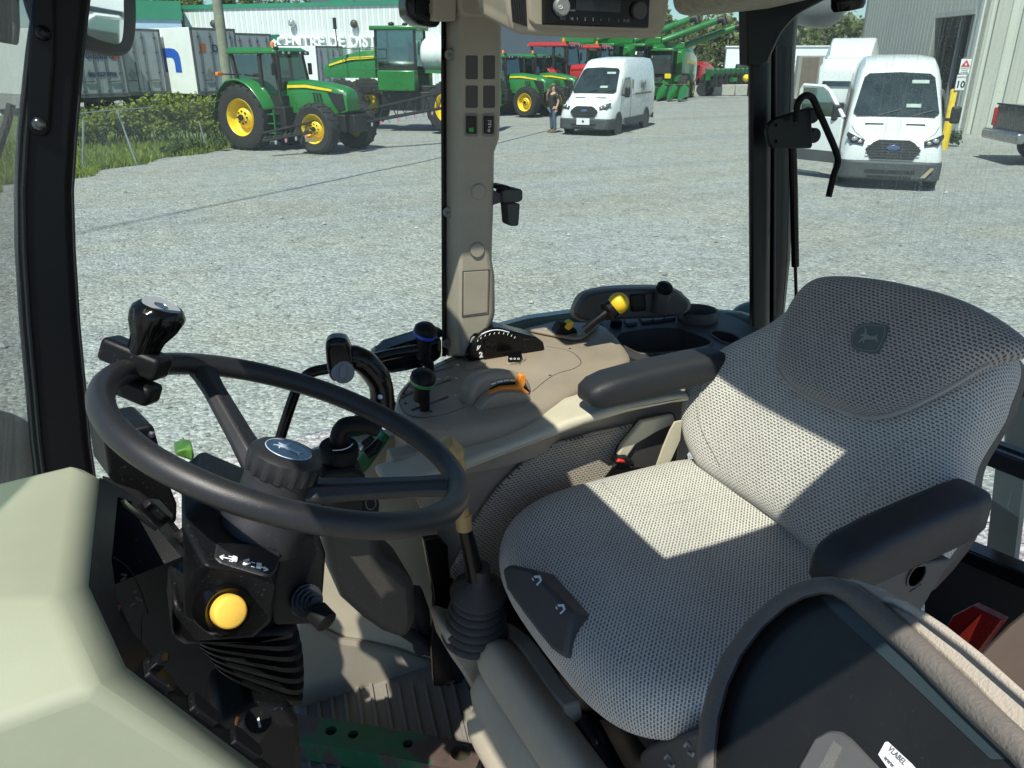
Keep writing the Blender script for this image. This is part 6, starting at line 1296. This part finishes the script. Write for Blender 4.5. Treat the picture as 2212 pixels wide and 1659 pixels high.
rb = wl(745, 8, 6.); B().box((rb.x, s1*9, 8.2), (4.6, 6., 2.4)).obj('roof_unit', M_slate_shade, wh_, local=True, bev=.05); B().prism([(rb.x-5.5, s1*6, 7.3), (rb.x-2.3, s1*6, 7.3), (rb.x-1.6, s1*6, 9.4), (rb.x-2.4, s1*6, 9.4)], (0, s1*6, 0)).obj('roof_slope', M_wgrn, wh_, local=True)
building('office_block', 'low green roofed building with a pale blue fascia beside the white warehouse', extpx(180, 50, 74.), extpx(392, 50, 77.), 6.0, 20., plas('fascia_blue', (.40, .55, .68), .5), M_wgrn, 1.5)
building('shaded_wall_building', 'building standing behind the tractors and combines, its wall shade painted in as dark slate', extpx(1000, 60, 74.), extpx(1400, 60, 92.), 9.3, 25., M_slate_shade, None, .2)  # shaded warehouse wall, its shade put into the dark base colour
building('white_shed', 'low white shed in front of the trees, behind the concrete blocks', extpx(1570, 107, 100.), extpx(1900, 110, 96.), 4.1, 18., plas('shed_white', (.80, .83, .84), .5, var=.03, vscale=.3), None, .12, 'shed')
# beige metal building
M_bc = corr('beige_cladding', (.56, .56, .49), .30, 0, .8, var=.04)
c0 = ext(*[(lambda v: (v.x*CY-v.y*SY, v.x*SY+v.y*CY))(onz(2069, 299, 0))][0]); c1 = extpx(1850, 150, 40.5); c1.z = 0
dl_ = (c1-c0).normalized(); dr2 = Vector((dl_.y, -dl_.x, 0)); dr2 = dr2 if dr2.dot(rt) > 0 else -dr2
mb = thing('metal_building', 'beige ribbed metal building with a dark open doorway beside the road signs', 'building', c0)
LB = (c1-c0).length; BH = 11.
def facade(name, px, py): n = Vector((-dl_.y, dl_.x, 0)); return onpl(px, py, c0, n)
o0, o1 = 0.9, 5.2; OH = facade('', 2059, 35).z
dzt = facade('', 2120, 15)
def wallpiece(nm, a, b_, z0, z1, dirv, inward, m, th=.25):
    o = B().prism([c0+dirv*a+Z3*z0, c0+dirv*b_+Z3*z0, c0+dirv*b_+Z3*z1, c0+dirv*a+Z3*z1], inward*th); 
    ob = o.obj(nm, m, mb, smooth=0); return ob
mr = Matrix.Rotation(math.atan2(dl_.y, dl_.x), 3, 'Z')
def locwall(nm, a, b_, z0, z1, dirv, inward, m, th=.25):
    ang_ = math.atan2(dirv.y, dirv.x); rm = Matrix.Rotation(-ang_, 3, 'Z'); iw = rm @ inward
    o = B().box(((a+b_)/2, iw.y*th/2, (z0+z1)/2), (b_-a, th, z1-z0)).obj(nm, m, mb, local=True, smooth=0); o.rotation_euler = (0, 0, ang_); return o
tA = ((facade('', 2036, 150)-c0).dot(dl_)); OW0, OW1 = .55, max(3.5, tA)
OH = (facade('', 2059, 35)).z
locwall('wall', OW1, LB, .15, BH, dl_, dr2, M_bc); locwall('wall', .0, OW0, .15, BH, dl_, dr2, M_bc); locwall('wall', OW0, OW1, OH, BH, dl_, dr2, M_bc)
locwall('wall', .26, 26., .15, BH, dr2, dl_, corr('beige_cladding_front', (.56, .56, .485), .9, 0, .7, var=.04))
o_ = locwall('rear_wall', 0, LB, 0, BH, dl_, dr2, M_bc); o_.location = dr2*25.6
o_ = locwall('far_wall', 0, 26, 0, BH, dr2, -dl_, M_bc); o_.location = dl_*LB
locwall('base_kerb', -.05, 26., 0, .16, dr2, dl_, M_conc, .3)
locwall('corner_trim', -.06, .16, .15, BH, dr2, dl_, plas('trim_pale', (.60, .61, .55), .5), .20)
B().prism([c0+dl_*(OW1+.35)+dr2*.26, c0+dl_*(OW1+.35)+dr2*12, c0+dl_*(OW1+.35)+dr2*12+Z3*(BH-.2), c0+dl_*(OW1+.35)+dr2*.26+Z3*(BH-.2)], dl_*.1).obj('doorway_shade_panel', M_dark, mb)  # near-black panel added inside the doorway to stand for its shade
b = B()
for a in (OW0+.9, OW0+1.7): b.prism([c0+dl_*a+dr2*.4, c0+dl_*(a+.12)+dr2*.4, c0+dl_*(a+.12)+dr2*.4+Z3*OH, c0+dl_*a+dr2*.4+Z3*OH], dr2*.12)
b.obj('door_track', M_grey, mb)
b = B()
for a in (OW0-.08, OW1+.0): b.prism([c0+dl_*a-dr2*.02, c0+dl_*(a+.10)-dr2*.02, c0+dl_*(a+.10)-dr2*.02+Z3*OH, c0+dl_*a-dr2*.02+Z3*OH], dr2*.3)
b.prism([c0+dl_*OW0-dr2*.02+Z3*OH, c0+dl_*OW1-dr2*.02+Z3*OH, c0+dl_*OW1-dr2*.02+Z3*(OH+.18), c0+dl_*OW0-dr2*.02+Z3*(OH+.18)], dr2*.3); b.obj('door_frame', plas('trim_grey', (.40, .41, .38), .5), mb)
B().prism([c0+Z3*BH-dr2*.2-dl_*.2, c0+dr2*26+Z3*BH-dl_*.2, c0+dr2*26+dl_*LB+Z3*BH, c0+dl_*LB+Z3*BH-dr2*.2], Z3*.3).obj('roof', M_bc, mb)
# sign post and bollard
bp1 = extpx(2049, 262, 26.0); bp1.z = 0; top_ = extpx(2060, 197, 26.0)
bo_ = thing('yellow_bollard', 'yellow steel bollard before the dark doorway, carrying the two road signs', 'bollard', bp1)
b = B(); b.lathe([(.13, 0), (.13, top_.z), (.10, top_.z+.06), (0, top_.z+.08)], bp1, Z3, 20); b.obj('post', plas('bollard_yellow', (.75, .52, .02), .5, var=.15), bo_)
def sign(label, px0, px1, py0, py1, yc=25.85):
    a = extpx((px0+px1)/2, (py0+py1)/2, yc); w_ = (extpx(px1, py0, yc)-extpx(px0, py0, yc)).length; h_ = (extpx(px0, py0, yc)-extpx(px0, py1, yc)).length
    t = thing('road_sign', label, 'sign', a, YAW*-1)
    B().box((0, 0, 0), (w_, .02, h_)).obj('plate', M_white, t, local=True, bev=.02)
    return t, w_, h_
t, w_, h_ = sign('white speed sign reading MAXIMUM 10 above the yellow bollard', 2065, 2085, 162, 195)
text('lettering', '10', h_*.62, (0, -.012, -h_*.14), X3, Z3, M_dk, t, .002, local=True, bold=.008); text('lettering', 'MAXIMUM', h_*.16, (0, -.012, h_*.34), X3, Z3, M_dk, t, .002, local=True)
b = B()
b.box((0, .05, -h_*.2), (.06, .06, h_*3.6)); b.obj('sign_post', M_steel, t, local=True)
t, w_, h_ = sign('white warning sign with a red triangle, mounted above the speed sign', 2074, 2096, 128, 159)
b = B(); b.prism([(-w_*.44, -.012, -h_*.02), (w_*.44, -.012, -h_*.02), (0, -.012, h_*.46)], (0, -.004, 0)); b.obj('red_triangle', M_red, t, local=True)
b = B(); b.prism([(-w_*.12, -.018, h_*.08), (w_*.12, -.018, h_*.05), (w_*.05, -.018, h_*.26), (-w_*.05, -.018, h_*.22)], (0, -.002, 0)); b.obj('symbol', M_white, t, local=True)
for k, s_ in enumerate(('CONSTANT', 'WATCH', 'AVANCEZ')): text('lettering', s_, h_*.12, (0, -.012, -h_*(.13+.14*k)), X3, Z3, M_dk, t, .002, local=True)
# weeds at the wall foot
# ================================================================ PICKUP
pk_ = thing('pickup_truck', 'dark grey pickup truck parked by the beige wall, red tail lamp and chrome bumper showing', 'pickup', extpx(2158, 325, 22.6)+ext(.99, -.12)*1.6, yaw(.99, -.12))
pk_.location.z = 0
def P(b, nm, m, **k): return b.obj(nm, m, pk_, local=True, **k)
M_pk = plas('pickup_grey', (.016, .017, .019), .25, coat=.6)
# local: tail at x = -1.35
b = B(); b.loft([[(x, -w_, .55), (x, -w_, z1-.15), (x, -w_+.08, z1), (x, w_-.08, z1), (x, w_, z1-.15), (x, w_, .55)] for x, w_, z1 in ((-1.3, .94, 1.28), (-1.2, .99, 1.30), (.9, 1.0, 1.28), (3.9, 1.0, 1.25), (4.3, .9, 1.1))]); P(b, 'body', M_pk, smooth=40, bev=.03)
b = B(); b.loft([[(x, -w_, 1.26), (x2, -w_+.12, 1.85), (x2, w_-.12, 1.85), (x, w_, 1.26)] for x, x2, w_ in ((.85, 1.05, .97), (3.2, 2.5, .97))]); P(b, 'cab', M_wgl, smooth=20); pk_.scale = (1.12, 1.12, 1.16)
B().box((-1.42, 0, .62), (.22, 1.95, .24)).obj('rear_bumper', plas('chrome', (.4, .4, .4), .25, metal=.9), pk_, local=True, bev=.06, seg=3)
for s_ in (1, -1): B().box((-1.27, s_*.91, 1.0), (.12, .17, .42)).obj('tail_lamp', M_rl, pk_, local=True, bev=.02)
B().box((-1.30, 0, 1.30), (.05, 1.8, .04)).obj('tailgate_trim', M_dk, pk_, local=True)
for x in (-.2, 3.3):
    for s_ in (1, -1): wheel(pk_, (x, s_*.88, .40), .40, .28, M_rim, .6)
# ================================================================ TRUCKS BEHIND THE OPEN DOOR VAN
tk = thing('box_truck', 'grey box truck with a ladder rack standing in front of the white shed', 'truck', extpx(1762, 215, 47.), yaw(.3, .95)); tk.location.z = 0
def P(b, nm, m, **k): return b.obj(nm, m, tk, local=True, **k)
P(B().box((3., 0, 1.75), (6., 2.4, 2.3)), 'box_body', plas('box_grey', (.30, .29, .27), .5, var=.15, vscale=1), bev=.04)
P(B().box((-.05, .55, 1.75), (.1, .9, 2.1)), 'rear_door', plas('door_brown', (.16, .125, .10), .6)); P(B().box((-.05, -.55, 1.75), (.1, .9, 2.1)), 'rear_door', M_tw)
b = B(); [b.tube([(-.15, y, .7), (-.15, y, 2.9)], .03, 5) for y in (1.25, 1.65)]; [b.tube([(-.15, 1.25, .8+.3*k), (-.15, 1.65, .8+.3*k)], .02, 5) for k in range(7)]; P(b, 'ladder', M_grey)
for x in (1., 5.): [wheel(tk, (x, y, .45), .45, .3, M_rim, .6) for y in (-1.05, 1.05)]
tr_ = thing('white_lorry', 'white lorry cab with roof deflector behind the open van door', 'lorry', extpx(1822, 225, 34.), yaw(-.42, -.90)); tr_.location.z = 0
def P(b, nm, m, **k): return b.obj(nm, m, tr_, local=True, **k)
b = B(); b.loft([[(x, -w_, z0), (x, -w_, z1-.3), (x, -w_+.2, z1), (x, w_-.2, z1), (x, w_, z1-.3), (x, w_, z0)] for x, z0, z1, w_ in ((1.2,.9,2.3,1.0),(.9,.9,2.7,1.05),(-.9,.9,2.75,1.05))]); P(b, 'cab_body', M_vw, bev=.04)
b = B(); b.loft([[(x, -w_, 2.7), (x, -w_*.8, z1), (x, w_*.8, z1), (x, w_, 2.7)] for x, z1, w_ in ((.5,2.85,.9),(-.2,3.35,1.0),(-.9,3.5,1.05))]); P(b, 'roof_deflector', M_vw, bev=.05)
b = B(); b.prism([(1.24,-.85,1.7),(1.24,.85,1.7),(1.02,.8,2.4),(1.02,-.8,2.4)], (.02, 0, 0)); P(b, 'windscreen', M_wgl)
b = B(); b.box((1.3, 0, .8), (.3, 2.1, .6)); b.box((-3, 0, .85), (5., .9, .3)); P(b, 'chassis', M_dk, bev=.03)
for x in (.6, -4.): [wheel(tr_, (x, y, .5), .5, .32, M_rim, .6) for y in (-.95, .95)]
# ================================================================ UTILITY POLE, CABLE, MARKER
up_ = thing('utility_pole', 'tall weathered wooden utility pole rising between the trailers and the green tractor', 'utility pole', extpx(498, 225, 30.)); up_.location.z = 0
pt_ = up_.location.copy()
B().lathe([(.19, 0), (.17, 4.), (.14, 11.), (0, 11.05)], pt_, Z3+Vector((-.0, 0, 0)), 16).obj('pole', plas('weathered_wood', (.26, .27, .20), .85, .6, 30, var=.25, vscale=3), up_)
oc = []
for gx, gy, z in ((-9.5, 8.5, 40.), (-7.2, 12.8, 27.), (-4.76, 17.9, 12.), (-3.4, 20.9, 7.), (-2.07, 23.8, 5.4), (1.6, 33.5, 5.2), (6., 44., 6.)):
    v = ext(gx-.19*z, gy-.59*z); oc.append(Vector((v.x, v.y, z)))
cb2 = thing('overhead_cable', 'thick overhead cable hung above the yard, its thin shadow crossing the gravel', 'cable', oc[3])
B().tube(crv(oc, 6), .042, 8).obj('cable', M_dk, cb2)
o = B().prism([extpx(908*.25+432, 603*.5, 24.)*1, extpx(915*.25+450, 301, 24.), extpx(684, 308, 24.), extpx(660, 306, 24.)], (0, 0, .04)).obj('wood_scrap', plas('scrap_wood', (.5, .38, .2), .8)); tag(o, 'small pale wood scrap lying on gravel by the front wheel', 'wood scrap')
# ================================================================ GRASS, HEDGE, FENCE
M_gr = plas('grass_ground', (.10, .15, .03), .95, .5, 30, var=.5, vscale=.8)
gl = [onz(*p, .02) for p in ((-80,440),(0,398),(60,392),(168,378),(230,362),(300,349),(380,335),(440,326),(500,318),(560,312))]
gb = [ext(-7., 34), ext(-16, 44), ext(-40, 40), ext(-32, 18)]
gp_ = gl+gb
o = B().ngon([Vector((p.x, p.y, .012)) for p in gp_]).obj('grass_bank', M_gr, smooth=0); o['kind'] = 'structure'
def lmat(name, cols, tr=.35):
    m, nt, b = newmat(name); oi = N(nt, 'ShaderNodeNewGeometry').outputs['Random Per Island']
    c = ramp(nt, oi, [(i/(len(cols)-1), cc) for i, cc in enumerate(cols)])
    tl = N(nt, 'ShaderNodeBsdfTranslucent'); L(nt, c, tl.inputs[0]); L(nt, c, b.inputs['Base Color']); b.inputs['Roughness'].default_value = .6; b.inputs['Specular IOR Level'].default_value = .2
    mx = N(nt, 'ShaderNodeMixShader'); mx.inputs[0].default_value = tr; L(nt, b.outputs[0], mx.inputs[1]); L(nt, tl.outputs[0], mx.inputs[2]); L(nt, mx.outputs[0], nt.nodes['Material Output'].inputs[0]); return m
M_gbl = lmat('grass_blade', [(.13, .18, .025), (.23, .30, .045), (.34, .38, .09), (.18, .25, .035)])
def inpoly(p, poly):
    c = False; n = len(poly)
    for i in range(n):
        a, b_ = poly[i], poly[i-1]
        if (a.y > p.y) != (b_.y > p.y) and p.x < (b_.x-a.x)*(p.y-a.y)/(b_.y-a.y)+a.x: c = not c
    return c
rg = random.Random(3); b = B(); cnt = 0
edge = gl
while cnt < 16000:
    k = rg.randrange(len(edge)-1); f = rg.random(); e = edge[k]+(edge[k+1]-edge[k])*f
    inw = Vector((-.9*CY+.35*SY, .9*SY+.35*CY, 0)).normalized(); p = e+inw*(rg.random()**1.5*8.5-.25+.2*math.sin(e.y*3)); p.z = 0
    cnt += 1; h = rg.uniform(.07, .22)*(1.5 if rg.random() < .12 else 1); a = rg.uniform(0, 6.28); w_ = rg.uniform(.008, .02); d = Vector((math.cos(a), math.sin(a), 0)); l = Vector((rg.gauss(0, .35), rg.gauss(0, .35), 0))*h
    b.add([p-d*w_, p+d*w_, p+d*w_*.7+l*.5+Z3*h*.6, p-d*w_*.7+l*.5+Z3*h*.6, p+l+Z3*h], [(0, 1, 2, 3), (3, 2, 4)])
tag(b.obj('grass', M_gbl, smooth=0), 'tall ragged grass along the gravel edge', 'grass', kind='stuff')
M_hd = lmat('hedge_leaf', [(.13, .18, .025), (.24, .30, .05), (.34, .38, .085), (.18, .24, .035), (.28, .32, .08)])
M_stem = plas('stem', (.09, .07, .05), .9)
def leafball(rg, c, r, n, s, b, flat=1.):
    for _ in range(n):
        while True:
            v = Vector((rg.uniform(-1, 1), rg.uniform(-1, 1), rg.uniform(-1, 1)))
            if .2 < v.length < 1: break
        v *= (.55+.45*rg.random()); p = c+Vector((v.x*r[0], v.y*r[1], v.z*r[2]))
        nrm = (v*.7+Vector((rg.gauss(0, .5), rg.gauss(0, .5), rg.gauss(.4, .5)))).normalized(); a = nrm.orthogonal().normalized(); e = nrm.cross(a); q = rg.uniform(0, 6.28)
        u = (a*math.cos(q)+e*math.sin(q))*s*rg.uniform(.6, 1.3); w_ = nrm.cross(u)*rg.uniform(.45, .8)
        b.add([p-u, p+w_, p+u, p-w_], [(0, 1, 2, 3)])
hz = [(150,262,27.2,.35),(205,258,27.4,.36),(262,252,27.6,.55),(318,238,27.9,.8),(368,232,28.2,.95),(415,242,28.5,.85),(455,246,28.8,.8),(490,250,29.1,.75)]
for i, (px, py, yc, h) in enumerate(hz):
    rg = random.Random(20+i); c = extpx(px, 290, yc); c.z = 0
    t = thing('hedge_shrub', ['yellow green shrub by the black front pillar', 'low yellow green shrub between the pillar and the leaning fence post', 'thin yellow green shrub behind the leaning fence post', 'yellow green shrub just past the leaning fence post', 'tallest yellow green shrub, below the blue arch logo', 'yellow green shrub below the orange square on the grey trailer doors', 'dense yellow green shrub before the wooden pole', 'yellow green shrub touching the rear tractor wheel'][i], 'shrub', c, 0, 'shrubs in the hedge along the fence')
    b = B(); H_ = .55+h*.80
    for k in range(13):
        cc = c+Vector((rg.gauss(0, .5), rg.gauss(0, .36), 0)); cc.z = rg.uniform(.45, H_-.1); leafball(rg, cc, (rg.uniform(.28, .5), rg.uniform(.28, .45), rg.uniform(.2, .36)), 150, .06, b)
    for k in range(60): leafball(rg, c+Vector((rg.gauss(0, .5), rg.gauss(0, .35), H_+rg.uniform(-.15, .28))), (.1, .1, .14), 8, .05, b)
    b.obj('foliage', M_hd, t, smooth=0)
    b = B()
    for k in range(12): p = c+Vector((rg.gauss(0, .4), rg.gauss(0, .3), 0)); b.tube([p, p+Vector((rg.gauss(0, .15), rg.gauss(0, .15), H_*.55)), p+Vector((rg.gauss(0, .3), rg.gauss(0, .3), H_))], [.018, .013, .006], 5)
    b.obj('stem', M_stem, t)
fn_ = thing('chain_link_fence', 'sagging grey chain link fence with leaning posts along the hedge', 'fence', extpx(300, 300, 22.)); fn_.location.z = 0
M_gal = plas('galvanised', (.38, .40, .41), .4, metal=.5)
fpts = [(252,236,292,338,21.9),(430,262,446,316,25.4),(180,256,176,352,20.6)]
for x0, y0, x1, y1, yc in fpts:
    a = extpx(x0, y0, yc); c = extpx(x1, y1, yc); c.z = min(c.z, 0.05); B().tube([a, c], .026, 8).obj('post', M_gal, fn_)
b = B(); b.tube([extpx(165, 246, 20.4), extpx(215, 240, 21.2), extpx(262, 236, 22.0), extpx(330, 232, 23.3)], .014, 6); b.tube([extpx(452, 220, 25.8), extpx(500, 218, 26.8)], .014, 6); b.obj('top_rail', M_gal, fn_)
wm, wnt, wb_ = newmat('chain_link'); uvn = N(wnt, 'ShaderNodeTexCoord').outputs['Object']; spx = N(wnt, 'ShaderNodeSeparateXYZ'); L(wnt, uvn, spx.inputs[0])
def mathn(op, a, b_=None, v=None):
    n = N(wnt, 'ShaderNodeMath', operation=op); L(wnt, a, n.inputs[0])
    if b_ is not None: L(wnt, b_, n.inputs[1])
    if v is not None: n.inputs[1].default_value = v
    return n.outputs[0]
ph = mathn('ADD', spx.outputs[1], spx.outputs[0]); d1 = mathn('ADD', ph, spx.outputs[2]); d2_ = mathn('SUBTRACT', ph, spx.outputs[2])
def wire(d): return mathn('LESS_THAN', mathn('FRACT', mathn('MULTIPLY', d, v=13.)), v=.10)
al = mathn('MAXIMUM', wire(d1), wire(d2_)); L(wnt, al, wb_.inputs['Alpha']); wb_.inputs['Base Color'].default_value = (.3, .31, .31, 1); wb_.inputs['Roughness'].default_value = .5
b = B(); fp2 = [extpx(160, 300, 20.3), extpx(262, 300, 22.0), extpx(330, 300, 23.3), extpx(440, 300, 25.4), extpx(505, 300, 27.)]
b.loft([[Vector((p.x, p.y, .03)), Vector((p.x, p.y, 1.45))] for p in fp2], cap=False, closed=False); b.obj('mesh', wm, fn_, smooth=0)
o = thing('weed_clump', 'small green weed clump at the beige wall corner', 'weed', extpx(2060, 300, 27.)); o.location.z = 0
b = B(); rg = random.Random(5); leafball(rg, o.location+Vector((0, 0, .28)), (.4, .3, .3), 160, .07, b); b.obj('leaves', lmat('weed_leaf', [(.03, .07, .02), (.06, .11, .03)]), o, smooth=0)
# dark shrub under the hedge by the tractor
o = thing('dark_weeds', 'dark green weeds at the gravel edge below the hedge', 'weeds', extpx(395, 335, 24.)); o.location.z = 0
b = B(); rg = random.Random(6)
for k in range(14): leafball(rg, extpx(360+k*9, 322-k*1.2, 24.+k*.13)+Vector((rg.gauss(0, .2), 0, rg.uniform(-.1, .1))), (.35, .3, .22), 60, .05, b)
b.obj('leaves', lmat('dark_leaf', [(.03, .06, .015), (.07, .11, .025), (.10, .13, .04)]), o, smooth=0)
# ================================================================ TREES
M_bark = plas('bark', (.16, .145, .125), .9, var=.3, vscale=2)
LM = [lmat('spring_leaf', [(.11, .15, .05), (.18, .22, .08), (.24, .27, .11), (.14, .18, .06)], .4), lmat('dark_leaf_tree', [(.06, .10, .035), (.10, .14, .05), (.14, .17, .07)], .35), lmat('bud_leaf', [(.20, .19, .12), (.15, .17, .08), (.26, .25, .16)], .4)]
def mktree(seed, h, wd, lm, dens, ls=.17):
    rg = random.Random(seed); t = bpy.data.objects.new('tree', None); COL.objects.link(t)
    b = B(); b.tube([(0, 0, 0), (rg.gauss(0, .1), 0, h*.35), (rg.gauss(0, .25), rg.gauss(0, .2), h*.7), (rg.gauss(0, .3), 0, h*.97)], [h*.017, h*.013, h*.008, h*.002], 7); ends = []
    for k in range(int(16)):
        z = h*rg.uniform(.18, .9); a = rg.uniform(0, 6.28); ln = wd*rg.uniform(.5, 1.05)*(1.12-z/h)**.6; d = Vector((math.cos(a), math.sin(a), rg.uniform(.5, 1.2)))
        e = Vector((0, 0, z))+d*ln*.75; b.tube([(0, 0, z), Vector((0, 0, z))+d*ln*.4, e], [h*.006, h*.004, h*.0015], 5); ends.append(e); ends.append(Vector((0, 0, z))+d*ln*.42)
        for j in range(3): f = e+Vector((rg.gauss(0, .4), rg.gauss(0, .4), rg.uniform(.2, .8)))*wd*.4; b.tube([Vector((0, 0, z))+d*ln*.5, f], [h*.003, h*.001], 4)
    b.obj('trunk', M_bark, t, local=True)
    b = B(); ends.append(Vector((0, 0, h*.95)))
    for e in ends:
        for j in range(2): leafball(rg, e+Vector((rg.gauss(0, .3), rg.gauss(0, .3), rg.gauss(.1, .35)))*wd*.35, (wd*.26, wd*.26, wd*.22), int(dens*1.7*rg.uniform(.4, 1.3)), ls, b)
    b.obj('crown', LM[lm], t, local=True, smooth=0); return t
protos = [mktree(1, 12, 2.6, 0, 34), mktree(2, 13, 2.2, 1, 36), mktree(3, 12, 2.4, 2, 14), mktree(4, 11, 3.0, 0, 30)]
used = [0]*4
TL = []
for px, yc, k, top in ((1445,115,0,38),(1468,122,2,60),(1488,118,0,50),(1512,116,3,44),(1536,125,2,72),(1556,120,0,66),(1578,118,0,50),(1600,126,2,78),(1620,120,0,70),(1660,124,1,60),(1700,122,2,64),(1735,116,1,52),(1762,112,0,58),(1786,122,2,60),(1806,112,1,44),(1832,110,1,46),(1852,116,0,56),(1420,120,1,50),(1395,124,0,66)): TL.append((px, yc, k, top))
for px, yc, k, top in ((215,96,3,-30),(262,98,0,-20),(300,95,3,-30),(345,98,1,-12),(385,96,0,-35),(430,100,3,-15),(478,100,0,-30),(520,102,3,-26),(560,104,2,-6),(600,106,0,-16),(640,108,2,-4),(668,106,3,-18),(705,110,2,2),(820,112,0,-18),(858,112,3,-14),(895,110,0,-24),(930,112,1,-20)): TL.append((px, yc, k, top))
KN = ['spring green', 'dark green', 'thin budding', 'broad spring green']
for i, (px, yc, k, top) in enumerate(TL):
    p = extpx(px, top-(8 if px > 1300 else 0), yc); hh = max(p.z, 6.); p.z = 0
    o = protos[k] if used[k] == 0 else ctree(protos[k]); used[k] += 1
    o.location = p; f = hh/[12, 13, 12, 11][k]; o.scale = (f*1.15, f*1.15, f); o.rotation_euler = (0, 0, i*1.7)
    far = px > 1300
    tag(o, ('%s tree standing in the wood beyond the white shed' if far else '%s tree rising behind the warehouse roof') % KN[k], 'tree', ('%s trees of the wood beyond the shed' if far else '%s trees behind the warehouse') % KN[k])
# distant wood that closes the horizon
b = B(); rg = random.Random(9)
for k in range(300):
    px = 1330+k*1.95; c = extpx(px, 120, 150.+rg.uniform(-6, 10)); c.z = rg.uniform(1.5, 10.5)*(.85+.15*math.sin(px*.05)); leafball(rg, c, (2.4, 2.4, 2.8), 60, .62, b)
for k in range(110):
    px = 100+k*8; c = extpx(px, 20, 128.+rg.uniform(-6, 10)); c.z = rg.uniform(3, 9.5); leafball(rg, c, (2.4, 2.4, 2.2), 50, .6, b)
tag(b.obj('far_wood', lmat('wood_leaf', [(.16, .20, .09), (.24, .27, .14), (.31, .32, .19), (.20, .23, .12)], .4), smooth=0), 'hazy far wood closing the horizon behind the trees', 'wood', kind='stuff')
